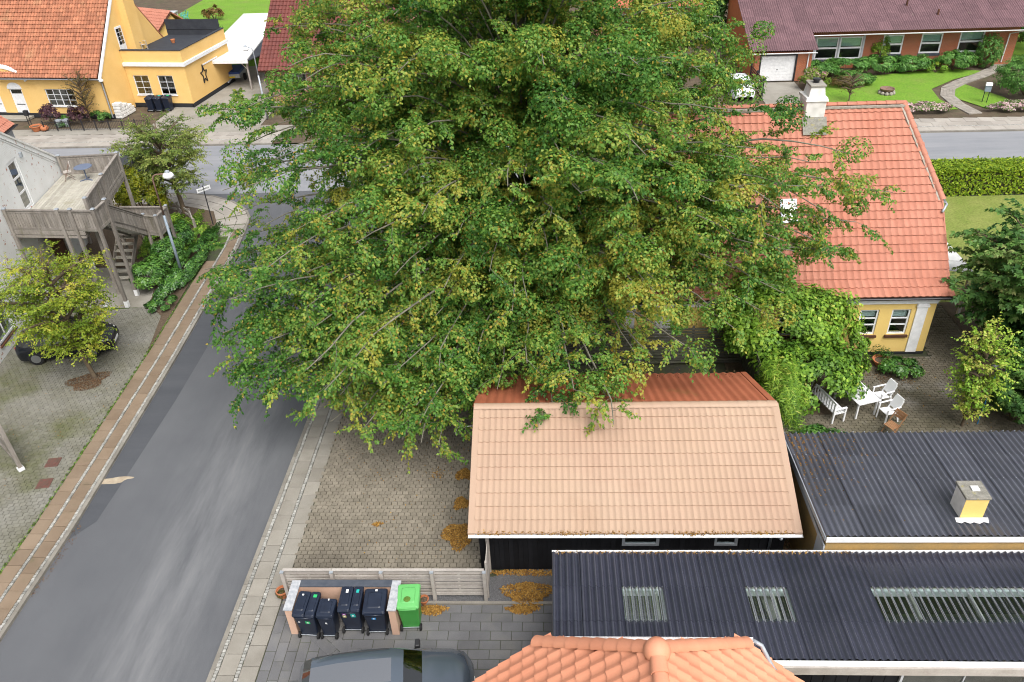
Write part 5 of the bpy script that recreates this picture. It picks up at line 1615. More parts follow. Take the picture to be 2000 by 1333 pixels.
MB().fbox(GF, 3.5, 3.62, 0, 2.1, -.12, .02).fbox(GF, .68, .8, 0, 2.1, -.12, .02).fbox(GF, .68, 3.62, 2.05, 2.2, -.12, .02).build('door_frame', 'dark_metal', rb)
wall(rb, face((4.75, 0), 90), 0, mv, 0, 2.5, 'red_brick', t=.3)
sl = .35
g = MB()
g.fprism(face((0, 12), -90), [(0, 0), (12, 0), (12, 2.35), (2.3, 2.35+9.7*sl), (0, 5.0)], -.3, 0)
g.build('gable', 'orange_gable', rb)
v_ = Vector((0, 1, sl)).normalized()
n_ = Vector((0, -v_.z, v_.y))
msh = {}
def rsheet(w, l): return msh.setdefault((w, l), corrugated('roof_sheet', w, l, .177, .034, 'plum_sheet', per=6))
for r_ in range(8):
    u1 = 21 if r_ >= 2 else 4
    for c in range(u1+1):
        if r_ < 2 and c > 4: continue
        y = -.35+r_*1.16
        o = link('roof_sheet', rsheet(1.062, 1.24), rb)
        place(o, Vector((-.25+c*1.062, y, 2.38+(y+.35)*sl+.012*(8-r_)*0+.004*(c % 2)))+n_*(.02*(8-r_)), X, v_, n_)
gutter(rb, (4.95, 1.86, 3.08), (22.9, 1.86, 3.08), .07)
gutter(rb, (-.1, -.45, 2.34), (5.0, -.45, 2.34), .07)
MB().tube([(4.4, -.4, 2.3), (4.45, -.08, 2.0), (4.45, -.06, .1)], .05, 8).tube([(21.7, 1.9, 3.0), (21.2, 3.2, 2.5), (21.2, 3.33, .2)], .05, 8).build('downpipe', 'white_paint', rb)
MB().slab([(-.25, 8.6, 5.4), (22.9, 8.6, 5.4), (22.9, 15, 3.2), (-.25, 15, 3.2)], .1).build('rear_roof', 'plum_sheet', rb)
for x, y in ((13.3, 5.3), (15.4, 3.9)):
    MB().tube([(x, y, 2.4+(y+.35)*sl), (x, y, 2.4+(y+.35)*sl+.5)], .08, 10).build('roof_vent', 'brown_timber', rb)
# ------------------------------------------------------------------ foliage tools
def quad_mesh(name, V, m, tone=None, per=4):
    K = len(V)//per
    me = bpy.data.meshes.new(name)
    me.vertices.add(len(V))
    me.vertices.foreach_set('co', np.ascontiguousarray(V, dtype=np.float32).reshape(-1))
    me.loops.add(K*per)
    me.loops.foreach_set('vertex_index', np.arange(K*per, dtype=np.int32))
    me.polygons.add(K)
    me.polygons.foreach_set('loop_start', np.arange(0, K*per, per, dtype=np.int32))
    me.update(calc_edges=True)
    if tone is not None:
        at = me.attributes.new('tone', 'FLOAT', 'FACE')
        at.data.foreach_set('value', np.ascontiguousarray(tone, dtype=np.float32))
    me.materials.append(MATS[m])
    return me
def unit(a): return a/np.maximum(np.linalg.norm(a, axis=-1, keepdims=True), 1e-6)
def leaves(P, D, N, L, W, cup=0.18):
    """diamond leaves: base, side, tip, side"""
    D = unit(D)
    S = unit(np.cross(N, D))
    N = np.cross(D, S)
    L, W = np.asarray(L)[:, None], np.asarray(W)[:, None]
    V = np.empty((len(P), 4, 3))
    V[:, 0] = P
    V[:, 1] = P+D*L*0.45+S*W*0.5+N*L*cup*0.4
    V[:, 2] = P+D*L-N*L*cup
    V[:, 3] = P+D*L*0.45-S*W*0.5+N*L*cup*0.4
    return V.reshape(-1, 3)
def lobed(P, D, N, L, W, spread=0.75):
    """maple-like leaf of three blades"""
    D = unit(D)
    S = unit(np.cross(N, D))
    out = [leaves(P, D, N, L, W*0.55)]
    for s in (-1, 1):
        out.append(leaves(P, D*math.cos(spread)+S*s*math.sin(spread), N, L*0.8, W*0.45))
    return out
def tubes(paths, sides=5):
    """tapered tubes from (points (n,3), radii (n,)) as one mesh's arrays"""
    b = MB()
    for pts, rad in paths:
        b.tube([tuple(p) for p in pts], list(rad), sides, caps=False)
    return b
def bez(a, c, b, n):
    t = np.linspace(0, 1, n)[:, None]
    return (1-t)**2*a+2*t*(1-t)*c+t*t*b

def big_tree(name, label, base, limbs, trunk, leafm, barkm, leaf=(0.13, 0.085), sec_step=0.5, sec_len=(1.2, 3.0), twig_step=0.26, twig_len=(0.4, 0.85), per=11,
             droop=0.10, start=0.28, seed=1, tone0=0.42, tone_sd=0.13, patch=0.16, blades=1, ang=(28, 68), trunk_r=0.45, tip_up=0.0, freck=0.0, lift=0.06, wobble=0.02, clump=(0, 0, 0)):
    g = np.random.default_rng(seed)
    t = thing(name, label, 'tree', base)
    B = np.array(base, float)
    wood, thin = [], []
    tr = np.array(trunk, float)-B
    wood.append((tr, np.linspace(trunk_r, trunk_r*0.25, len(tr))))
    TS, TE, TN, TT = [], [], [], []
    CP, CN, CT = [], [], []
    for (s, c, e, r0) in limbs:
        s, c, e = np.array(s)-B, np.array(c)-B, np.array(e)-B
        n = 12
        path = bez(s, c, e, n)
        L = np.linalg.norm(np.diff(path, axis=0), axis=1).sum()
        wob = np.cumsum(g.normal(0, wobble*L/3, (n, 3)), axis=0)*np.linspace(0, 1, n)[:, None]*0.5
        path = path+wob
        wood.append((path, r0*(1-np.linspace(0, 1, n))**0.8*0.9+0.014))
        seg = np.diff(path, axis=0)
        cum = np.concatenate([[0], np.cumsum(np.linalg.norm(seg, axis=1))])
        Lt = cum[-1]
        ltone = g.normal(0, patch)
        for q_ in range(clump[0]):           # rounded leaf clumps along the outer part of the limb
            f_ = g.uniform(.42, 1.0)*(n-1)
            i_ = min(int(f_), n-2)
            ctr = path[i_]+(path[i_+1]-path[i_])*(f_-i_)+g.normal(0, .55, 3)*np.array([1, 1, .6])+np.array([0, 0, .15])
            k_ = clump[1]
            dr = unit(g.normal(0, 1, (k_, 3)))
            rr_ = g.uniform(.55, 1.0, (k_, 1))**.6*clump[2]*g.uniform(.7, 1.25)
            CP.append(ctr+dr*rr_*np.array([1, 1, .72])); CN.append(dr+np.array([0, 0, .7])); CT.append(np.full(k_, ltone+g.normal(0, patch*.8)))
        pos = start*Lt
        side = 1
        while pos < Lt:
            i = min(np.searchsorted(cum, pos)-1, n-2)
            f = (pos-cum[i])/(cum[i+1]-cum[i])
            p = path[i]+seg[i]*f
            d = unit(seg[i])
            frac = pos/Lt
            a = math.radians(g.uniform(*ang))*side
            h = np.array([d[0]*math.cos(a)-d[1]*math.sin(a), d[0]*math.sin(a)+d[1]*math.cos(a), d[2]*0.5+g.normal(lift+tip_up, 0.22+.5*(lift > .2)*.4)])
            h = unit(h)
            sl = g.uniform(*sec_len)*(1.1-0.55*frac)
            k = 6
            tt = np.linspace(0, 1, k)[:, None]
            sp = p+h*sl*tt+np.array([0, 0, -1])*droop*(sl*tt)**2+np.cumsum(g.normal(0, 0.03, (k, 3)), axis=0)
            thin.append((sp, np.linspace(max(0.012, r0*0.22*(1-frac)+0.012), 0.005, k)))
            st = g.normal(0, patch*0.7)+ltone
            m = max(2, int(sl/twig_step))
            u = (np.arange(m)+g.uniform(0.2, 0.9, m))/m
            u = u[u > 0.08]
            m = len(u)
            idx = np.minimum((u*(k-1)).astype(int), k-2)
            fr = (u*(k-1)-idx)[:, None]
            q = sp[idx]*(1-fr)+sp[idx+1]*fr
            dd = unit(sp[idx+1]-sp[idx])
            aa = np.radians(g.uniform(25, 70, m))*np.where(np.arange(m) % 2 == 0, 1, -1)
            ca, sa = np.cos(aa), np.sin(aa)
            td = np.stack([dd[:, 0]*ca-dd[:, 1]*sa, dd[:, 0]*sa+dd[:, 1]*ca, dd[:, 2]+g.normal(-0.18+tip_up, 0.25, m)], 1)
            tl = g.uniform(*twig_len, m)
            e2 = q+unit(td)*tl[:, None]+np.stack([np.zeros(m), np.zeros(m), -0.25*droop*8*tl**2*g.uniform(.2, 1, m)], 1)
            q = np.concatenate([q, sp[-1:]])
            e2 = np.concatenate([e2, sp[-1:]+unit(sp[-1]-sp[-2])[None]*0.5+np.array([[0, 0, -.15]])])
            TS.append(q); TE.append(e2)
            TT.append(np.full(len(q), st)+g.normal(0, 0.06, len(q)))
            nn = g.normal(0, 0.28, (len(q), 3)); nn[:, 2] = 1
            TN.append(nn)
            pos += sec_step*g.uniform(0.7, 1.35)
            side = -side
    TS, TE, TT, TN = map(np.concatenate, (TS, TE, TT, TN))
    M = len(TS)
    u = (np.arange(per)[None]+g.uniform(0, 1, (M, per)))/per
    D0 = TE-TS
    P = (TS[:, None]+D0[:, None]*u[..., None]).reshape(-1, 3)
    P += g.normal(0, 0.02, P.shape)
    dn = np.repeat(unit(D0), per, axis=0)
    Nn = np.repeat(TN, per, axis=0)+g.normal(0, 0.45, (M*per, 3))
    S = unit(np.cross(Nn, dn))
    sg = np.where(np.arange(M*per) % 2 == 0, 1, -1)[:, None]
    D = dn*g.uniform(0.3, 1.0, (M*per, 1))+S*sg*g.uniform(0.4, 1.0, (M*per, 1))+np.array([0, 0, -0.25])
    if CP:
        CP, CN, CT = map(np.concatenate, (CP, CN, CT))
        kk = len(CP)
        P = np.concatenate([P, CP])
        cn = unit(CN)
        D = np.concatenate([D, unit(np.cross(cn, g.normal(0, 1, (kk, 3))))+cn*.3+np.array([0, 0, -.35])])
        Nn = np.concatenate([Nn, cn+g.normal(0, .4, (kk, 3))])
        TT = np.concatenate([np.repeat(TT, per), CT])
    else: TT = np.repeat(TT, per)
    Q = len(P)
    sc = g.uniform(0.7, 1.25, Q)
    tone = np.clip(tone0+TT+g.normal(0, tone_sd, Q), 0, 1)
    if freck: tone = np.where(g.uniform(0, 1, Q) < freck, g.uniform(.72, 1, Q), np.minimum(tone, .84))
    if blades == 1: V = leaves(P, D, Nn, leaf[0]*sc, leaf[1]*sc); T_ = tone
    else:
        parts = lobed(P, D, Nn, leaf[0]*sc, leaf[1]*sc)
        V = np.concatenate(parts); T_ = np.concatenate([tone]*3)
    print('LEAVES', name, len(T_))
    me = quad_mesh('crown', V, leafm, T_)
    cr = link('crown', me, t)
    o = tubes(wood, 7).build('trunk', barkm, t, fix=False, smooth=True)
    o2 = tubes(thin, 3).build('branches', barkm, t, fix=False, smooth=True)
    return t

def shrub(name, label, loc, size, n, leaf, leafm, cat='shrub', clumps=26, group=None, seed=None, spread=0.30, blades=1, flat=1.0, up=0.5, box=False, stems=5, tone_sd=0.2, barkm='bark_brown', tone0=0.5, parent=None, inner=0.25, name_f='foliage', ctone=0.15, low=-0.35):
    """clumped leaves over a rounded (or clipped, box) body; size = full x, y, z"""
    global _sh
    _sh += 1
    n = int(n*1.7)
    g = np.random.default_rng(seed if seed is not None else 100+_sh)
    t = thing(name, label, cat, (loc[0], loc[1], loc[2] if len(loc) > 2 else 0.0), 0, group) if parent is None else parent
    sx, sy, sz = size[0]/2, size[1]/2, size[2]
    if box:
        a = g.uniform(-1, 1, (n, 3))
        f = g.choice(3, n, p=[.12, .36, .52])
        P = a*np.array([sx, sy, .5*sz])
        sgn = np.where(g.uniform(0, 1, n) < .5, -1, 1)
        P[f == 0, 0] = sx*sgn[f == 0]
        P[f == 1, 1] = sy*sgn[f == 1]
        P[f == 2, 2] = .5*sz
        nrm = np.zeros((n, 3))
        nrm[f == 0, 0] = sgn[f == 0]; nrm[f == 1, 1] = sgn[f == 1]; nrm[f == 2, 2] = 1
        low = g.normal(0, 1, (int(size[0]*3)+2, 2))
        P += nrm*g.normal(-.03, .05, (n, 1))-nrm*np.abs(g.normal(0, .05, (n, 1)))
        P[:, 2] += .5*sz
        ct = 0.5*g.normal(0, ctone, n)
    else:
        th = g.uniform(0, 2*np.pi, clumps)
        cz = g.uniform(low, 1, clumps)
        rr = np.sqrt(np.maximum(0, 1-cz**2*0.92))
        C = np.stack([np.cos(th)*rr, np.sin(th)*rr, cz], 1)*g.uniform(0.62, 0.98, (clumps, 1))
        k = g.integers(0, clumps, n)
        R_ = unit(g.normal(0, 1, (n, 3)))
        rad = g.uniform(0, 1, n)**(1/2.2)*spread*g.uniform(.7, 1.3, clumps)[k]
        Q = C[k]+R_*rad[:, None]
        P = Q*np.array([sx, sy, sz*0.5*flat])
        P[:, 2] += sz*0.5
        P[:, 2] = np.abs(P[:, 2])*(P[:, 2] > -1)
        nrm = unit(R_*0.6+C[k]*0.6+np.array([0, 0, up]))
        ct = g.normal(0, ctone, clumps)[k]
    leaf = (leaf[0]*1.12, leaf[1]*1.2)
    D = unit(np.cross(nrm, g.normal(0, 1, (n, 3))))+nrm*0.25+np.array([0, 0, -.1])
    N = nrm+g.normal(0, .35, (n, 3))
    sc = g.uniform(.7, 1.3, n)
    tone = np.clip(tone0+ct+g.normal(0, tone_sd, n), 0, 1)
    if blades == 1: V, T_ = leaves(P, D, N, leaf[0]*sc, leaf[1]*sc), tone
    else: V, T_ = np.concatenate(lobed(P, D, N, leaf[0]*sc, leaf[1]*sc)), np.concatenate([tone]*3)
    fo_ = link(name_f, quad_mesh(name_f, V, leafm, T_), t)
    if parent is not None: fo_['kind'] = 'stuff'
    if stems:
        b = MB()
        for k in range(stems):
            a = 2*math.pi*k/stems+g.uniform(-.4, .4)
            e = Vector((math.cos(a)*sx*.75, math.sin(a)*sy*.75, sz*g.uniform(.5, .9)))
            b.tube([(math.cos(a)*.04, math.sin(a)*.04, 0), (e.x*.45, e.y*.45, e.z*.55), tuple(e)], [.02+.012*sz, .014+.006*sz, .006], 5, caps=False)
        b.build('stems', barkm, t, fix=False)
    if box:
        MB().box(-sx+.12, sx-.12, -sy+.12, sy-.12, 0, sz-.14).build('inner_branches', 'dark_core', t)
    return t
_sh = 0
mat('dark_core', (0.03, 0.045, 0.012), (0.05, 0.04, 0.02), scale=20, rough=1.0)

# ------------------------------------------------------------------ the great beech
TX, TY = -0.9, 30.0
outline = [(560, -260), (545, 20), (475, 140), (425, 225), (460, 330), (500, 400), (440, 520), (465, 600), (490, 680), (440, 745), (545, 770), (650, 770), (710, 840), (815, 870), (860, 800), (890, 700), (960, 735), (1080, 770), (1175, 775),
           (1240, 705), (1330, 690), (1400, 615), (1540, 560), (1580, 500), (1600, 430), (1600, 370), (1550, 310), (1480, 260), (1440, 170), (1440, 80), (1410, -20), (1390, -260)]
tips = [(480, 745, 3.6), (560, 760, 3.4), (470, 690, 4.2), (700, 845, 2.8), (815, 850, 2.7), (850, 800, 2.8), (640, 770, 3.4), (435, 540, 5.4), (455, 600, 5.0), (430, 235, 10.2), (400, 232, 10.0), (480, 190, 10.8), (470, 325, 8.6), (455, 375, 7.8), (490, 400, 7.4),
        (550, 110, 12.0), (600, 40, 13.2), (640, 0, 14.0), (960, 745, 3.8), (1070, 765, 4.3), (1185, 790, 4.2), (1110, 740, 4.8), (1340, 705, 4.2), (1260, 690, 4.6), (1420, 640, 4.8), (1480, 590, 5.5), (1620, 520, 5.6), (1640, 495, 6.2), (1630, 435, 7.0), (1600, 470, 6.6),
        (1690, 358, 8.0), (1640, 400, 7.6), (1660, 300, 9.0), (1560, 320, 8.8), (1545, 270, 9.6), (1460, 130, 11.2), (1440, 95, 11.8), (1440, 190, 10.6), (1400, 40, 12.6), (1360, 0, 13.2), (900, 700, 4.6), (760, 820, 3.2), (600, 640, 6.0), (720, 700, 5.4)]
def hang(z): return min(12.5, 1.8+z*0.72)
lim = []
g_ = np.random.default_rng(5)
def add_limb(tip, r0=0.13):
    e = np.array(tip, float)
    zs = min(13.2, max(2.4, e[2]*0.62+g_.uniform(-.6, .8)))
    s = np.array([TX+g_.normal(0, .12), TY+g_.normal(0, .12), zs])
    dh = e[:2]-s[:2]
    Lh = np.hypot(*dh)
    c = np.array([s[0]+dh[0]*0.55, s[1]+dh[1]*0.55, max(s[2], e[2])+0.07*Lh+g_.uniform(-.1, .7)])
    lim.append((s, c, e, r0*(0.22+0.019*Lh)))
for px, py, z in tips:
    cx_, cy_ = 1020, 400
    d_ = math.hypot(px-cx_, py-cy_)
    add_limb(G(px+(px-cx_)/d_*22, py+(py-cy_)/d_*22, z))
cnt = 0
while cnt < 62:
    z = g_.uniform(3.2, 16.0)
    az = g_.uniform(0, 2*np.pi)
    Rz = np.interp(z, [2.5, 4, 6, 9, 11.5, 13.5, 15, 16.5], [11.5, 13.0, 13.5, 12.5, 10.5, 8.0, 5.5, 2.0])*g_.uniform(.5, 1.0)
    p = (TX+Rz*math.cos(az), TY+Rz*math.sin(az), z)
    if math.sin(az) > 0.45 and g_.uniform() < .45: continue
    q = PIX(p)
    if not inp(q[0], q[1], outline): continue
    if p[0] > 1.5 and p[1] > 26.5:                       # keep above the roof of the yellow house
        rz_ = 3.3+1.1*(p[1]-28) if p[1] < 33 else 8.9-1.1*(p[1]-33)
        if z < rz_+.8: continue
    add_limb(p)
    cnt += 1
# limbs that end on the near face of the crown
for iy in range(13):
    for ix in range(15):
        px, py = 430+ix*86+g_.uniform(-38, 38)+43*(iy % 2), -120+iy*78+g_.uniform(-34, 34)
        if not inp(px, py, outline): continue
        z = np.interp(py, [-120, 0, 250, 500, 750, 880], [15.6, 13.8, 10.6, 7.2, 4.0, 2.7])+g_.uniform(-.7, .9)
        q = G(px, py, z)
        if q.x > 1.5 and q.y > 26.5:
            rz_ = 3.3+1.1*(q.y-28) if q.y < 33 else 8.9-1.1*(q.y-33)
            if z < rz_+.9: q = G(px, py, z+1.6)
        add_limb(q, .10)
for px, py, z in ((470, 720, 4.4), (540, 700, 4.6), (610, 740, 4.0), (560, 640, 5.4), (690, 800, 3.2), (750, 830, 2.7), (780, 790, 3.3), (840, 830, 2.8), (480, 560, 5.8), (640, 800, 3.3), (700, 740, 4.0), (860, 740, 4.0), (520, 760, 3.6), (500, 750, 3.4), (820, 820, 3.0), (670, 820, 2.8), (720, 840, 2.6), (790, 855, 2.5), (840, 845, 2.6), (880, 810, 2.9), (600, 800, 3.1), (740, 790, 3.4), (680, 700, 4.6), (440, 560, 5.6), (420, 500, 6.2), (460, 640, 5.0), (510, 600, 5.5), (470, 680, 4.4), (490, 480, 6.6), (590, 700, 4.7), (640, 640, 5.6),
                 (1540, 480, 7.0), (1500, 420, 7.8), (1560, 380, 8.4), (1450, 330, 9.4), (1530, 530, 6.0), (1460, 520, 6.4), (1400, 60, 12), (1410, 110, 11.4), (1380, 130, 11.2), (1420, 170, 10.6), (1340, 40, 12.6), (1420, 150, 11), (1380, 220, 10.4), (1330, 190, 10.8), (1400, 220, 10.2), (1300, 120, 11.8), (600, 80, 12.6), (560, 150, 11.6), (620, 180, 11.2), (520, 240, 10)):
    add_limb(G(px, py, z), .09)
for k in range(16):
    z = g_.uniform(11.5, 16.5)
    az = math.radians(g_.uniform(190, 350))
    Rz = np.interp(z, [11, 13, 15, 16.5], [9.5, 7.5, 4.8, 2.0])*g_.uniform(.45, 1.0)
    add_limb((TX+Rz*math.cos(az), TY+Rz*math.sin(az), z), .08)
trunk = [(TX, TY, -.1), (TX+.05, TY, 2), (TX, TY+.05, 5), (TX-.1, TY, 9), (TX, TY, 12.5), (TX+.05, TY, 15.6)]
big_tree('beech_tree', 'huge spreading green beech with drooping branches in the middle of the photo', (TX, TY, 0), lim, trunk, 'beech_leaf', 'bark_beech', seed=3, leaf=(.108, .078), clump=(3, 330, .62), sec_step=.68, sec_len=(.7, 2.2), twig_step=.085, twig_len=(.16, .42), per=15, start=.3, tone0=.52, droop=.30, patch=.13, tone_sd=.15, freck=.075, lift=.36, wobble=.05)

# ------------------------------------------------------------------ smaller trees
def small_tree(name, label, base, h, rad, nl, leafm, seed, crown0=.3, leaf=(.09, .06), lean=(0, 0), flat=False, **k):
    g = np.random.default_rng(seed)
    b = np.array(base, float)
    L = []
    top = b+np.array([lean[0], lean[1], h*.86])
    for i in range(nl):
        f = crown0+(1-crown0)*(i+.5)/nl
        s = b+(top-b)*min(f*.92, .97)
        az = i*2.399+g.uniform(-.4, .4)
        r = rad*math.sin(math.pi*min(1, .22+.78*(1-(f-crown0)/(1-crown0))*.9))*g.uniform(.65, 1.12)
        if f > .93: r *= .5
        e = s+np.array([math.cos(az)*r, math.sin(az)*r, h*.10*g.uniform(.2, 1.6)+(0 if flat else .25*r)])
        c = s+(e-s)*.5+np.array([0, 0, .12*r])
        L.append((s, c, e, .05+.012*r))
    tk = [b+(top-b)*f+np.array([g.normal(0, .03), g.normal(0, .03), 0])*(f > 0) for f in (0, .25, .5, .75, 1)]
    k.setdefault('trunk_r', .11)
    return big_tree(name, label, tuple(base), L, tk, leafm, 'bark_brown', leaf=leaf, seed=seed, **k)
p = G(186, 738)
small_tree('lime_green_tree', 'yellow green street tree leaning over the parked dark car', (p.x, p.y, 0), 6.2, 2.1, 34, 'lime_leaf', 21, crown0=.18, leaf=(.085, .06), lean=(-.6, .4),
           sec_step=.13, sec_len=(.5, 1.2), twig_step=.11, twig_len=(.2, .45), per=12, droop=.16, start=.2, tone0=.52, tone_sd=.17, trunk_r=.10, lift=.0)
small_tree('thorn_tree', 'airy olive green tree on the street corner by the lamp post', (-21.6, 42.5, 0), 5.9, 2.15, 28, 'thorn_leaf', 22, crown0=.34, leaf=(.09, .06), lean=(-.6, .3),
           sec_step=.12, sec_len=(.6, 1.4), twig_step=.11, twig_len=(.22, .45), per=14, droop=.14, start=.25, tone0=.5, tone_sd=.18, trunk_r=.15)
small_tree('maple_tree', 'dark green maple with pale new leaves right of the yellow house', (18.7, 27.0, 0), 5.7, 2.9, 44, 'maple_leaf', 23, crown0=.12, leaf=(.20, .20), blades=3,
           sec_step=.22, sec_len=(.8, 1.6), twig_step=.2, twig_len=(.3, .6), per=7, droop=.05, start=.25, tone0=.42, tone_sd=.15, patch=.18, trunk_r=.16)
small_tree('maple_tree', 'second maple with paler leaf tips at the right edge', (21.8, 28.8, 0), 5.8, 2.7, 34, 'maple_leaf', 24, crown0=.12, leaf=(.20, .20), blades=3,
           sec_step=.22, sec_len=(.8, 1.5), twig_step=.2, twig_len=(.3, .6), per=7, droop=.05, start=.25, tone0=.55, tone_sd=.15, patch=.18, trunk_r=.14)
small_tree('hornbeam_sapling', 'slender bright yellow green sapling on the patio', (14.95, 22.9, 0), 4.6, .62, 30, 'shrub_leaf', 25, crown0=.06, leaf=(.11, .07),
           sec_step=.13, sec_len=(.35, .75), twig_step=.11, twig_len=(.15, .32), per=9, droop=.05, start=.2, tone0=.72, tone_sd=.12, tip_up=.1, trunk_r=.05)
small_tree('russet_tree', 'thin russet leaved small tree against the yellow house front', (-36.3, 60.7, 0), 4.2, 1.2, 22, 'russet_leaf', 26, crown0=.2, leaf=(.10, .06),
           sec_step=.25, sec_len=(.3, .7), twig_step=.16, twig_len=(.15, .35), per=6, droop=.05, start=.2, tone0=.5, tip_up=.2, trunk_r=.06)
small_tree('bare_shrub_tree', 'small reddish half bare tree in front of the lawn', (22.6, 60.6, 0), 2.2, 1.1, 16, 'russet_leaf', 27, crown0=.25, leaf=(.09, .05),
           sec_step=.3, sec_len=(.3, .6), twig_step=.25, twig_len=(.15, .3), per=3, droop=.05, start=.2, tone0=.6, trunk_r=.05)

# ------------------------------------------------------------------ shrubs
sh = shrub
# big mixed shrub between garage and yellow house
sh('garden_shrub', 'large bright green shrub between the garage and the yellow house', (9.1, 26.7), (5.0, 3.6, 4.2), 12000, (.15, .085), 'shrub_leaf', clumps=60, spread=.26, tone_sd=.17, ctone=.17, stems=9, tone0=.38)
sh('garden_shrub', 'taller shadowed green shrub under the beech by the slatted fence', (7.6, 28.6), (3.4, 3.0, 4.2), 4500, (.15, .085), 'shrub_leaf', clumps=40, spread=.28, tone0=.38, stems=6)
sh('lilac_shrub', 'loose leggy shrub leaning over the white garden bench', (9.8, 24.6), (4.0, 3.2, 2.4), 6500, (.14, .09), 'shrub_leaf', clumps=60, spread=.24, tone0=.3, stems=16, tone_sd=.2)
sh('bamboo', 'yellow green feathery bamboo clump beside the garage end', (8.2, 22.9), (1.6, 2.8, 2.6), 4200, (.22, .022), 'shrub_leaf', clumps=30, spread=.3, tone0=.45, up=.2, cat='bamboo')
sh('garden_shrub', 'low dark shrub in the corner behind the workshop roof', (9.3, 21.2), (1.8, 1.4, 1.3), 1500, (.13, .08), 'dark_leaf', clumps=18)
sh('garden_shrub', 'dark leafy shrub below the maple at the right edge', (17.9, 23.7), (3.4, 4.4, 2.8), 6000, (.16, .11), 'dark_leaf', clumps=36, tone0=.6, tone_sd=.2, blades=3)
sh('garden_shrub', 'dense green shrub behind the blue pole on the patio', (16.9, 23.2), (2.2, 3.4, 2.3), 3600, (.16, .11), 'maple_leaf', clumps=34, tone0=.35, blades=3)
sh('garden_shrub', 'pale variegated shrub at the far right beside the patio', (19.4, 26.0), (2.2, 2.4, 3.2), 1800, (.16, .11), 'maple_leaf', clumps=22, tone0=.82)
sh('rose_bush', 'small leggy rose bush below the yellow house window', (12.3, 27.0), (1.2, 1.0, 2.0), 520, (.11, .07), 'shrub_leaf', clumps=16, spread=.22, tone0=.35, stems=8)
sh('border_plants', 'low green border plants around the terracotta bowl', (13.9, 26.2), (1.5, 1.3, .55), 1100, (.11, .06), 'laurel_leaf', clumps=14, stems=0, tone0=.4)
# west corner bed
sh('laurel_bush', 'glossy bright green laurel bush nearest the mossy yard', (-20.15, 34.2), (1.7, 2.0, 1.6), 3000, (.13, .055), 'laurel_leaf', clumps=30)
sh('laurel_bush', 'glossy bright green laurel bush left of the lamp post foot', (-20.0, 36.2), (1.6, 2.0, 1.7), 3000, (.13, .055), 'laurel_leaf', clumps=30)
sh('laurel_bush', 'glossy green laurel bush beside the deck stair landing', (-20.3, 38.3), (1.5, 2.0, 1.5), 2400, (.13, .055), 'laurel_leaf', clumps=26, tone0=.42)
sh('gold_bush', 'golden yellow feathery bush below the deck corner', (-23.6, 41.8), (2.8, 2.4, 3.3), 5200, (.15, .05), 'gold_leaf', clumps=44, tone0=.5, spread=.24)
sh('corner_bush', 'low green bush beside the timber corner fence', (-22.0, 40.2), (2.2, 2.0, 1.1), 1700, (.10, .06), 'shrub_leaf', clumps=20, tone0=.5)
tag(sh('ground_cover', None, (-19.05, 36.4), (1.5, 9.0, .55), 9500, (.09, .05), 'laurel_leaf', clumps=90, stems=0, tone0=.32, spread=.16, tone_sd=.25), 'low green ground cover along the pavement edge', 'ground cover', kind='stuff')
tag(sh('ground_cover', None, (-18.9, 32.2), (1.5, 1.6, .45), 1600, (.09, .05), 'laurel_leaf', clumps=20, stems=0, tone0=.3, spread=.2, tone_sd=.25), 'patch of low green plants at the corner of the mossy yard', 'ground cover', kind='stuff')
tag(sh('ground_cover', None, (-21.2, 39.8), (3.6, 6.0, .4), 4200, (.09, .05), 'shrub_leaf', clumps=60, stems=0, tone0=.42, spread=.16, tone_sd=.25), 'mixed low greenery in the planted street corner', 'ground cover', kind='stuff')
# yellow terrace house front
for x, y, s, lab in ((-39.3, 60.5, 1.35, 'round purple leaved bush left of the front window'), (-36.9, 60.3, 1.3, 'round purple leaved bush under the front window')):
    sh('purple_bush', lab, (x, y), (s*1.1, s, s*1.15), 800, (.12, .08), 'purple_leaf', clumps=18, group='purple bushes by the yellow house')
sh('low_bush', 'low dark green bush between the purple bushes', (-38.1, 60.6), (1.1, .9, .7), 500, (.1, .06), 'dark_leaf', clumps=12)
sh('low_bush', 'low dark green bush by the downpipe', (-35.4, 60.8), (1.6, .9, .9), 700, (.1, .06), 'dark_leaf', clumps=12, tone0=.6)
sh('garden_shrub', 'green shrub beyond the roof terrace by the far lawn', (-35.0, 84.5), (3.6, 2.6, 2.4), 1500, (.18, .1), 'dark_leaf', clumps=26, tone0=.7)
sh('flower_box', 'red and green planting by the far lawn', (-39, 97), (2.4, 1.4, 1.6), 500, (.2, .12), 'russet_leaf', clumps=14, tone0=.8)
# hedges
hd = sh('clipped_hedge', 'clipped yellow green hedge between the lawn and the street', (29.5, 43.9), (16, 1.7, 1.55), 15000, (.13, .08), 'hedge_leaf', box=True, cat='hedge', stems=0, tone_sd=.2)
sh('clipped_hedge', 'clipped green hedge hidden behind the orange roof', (18.6, 43.9), (5.6, 1.7, 1.55), 2500, (.13, .08), 'hedge_leaf', box=True, cat='hedge', stems=0, tone0=.4)
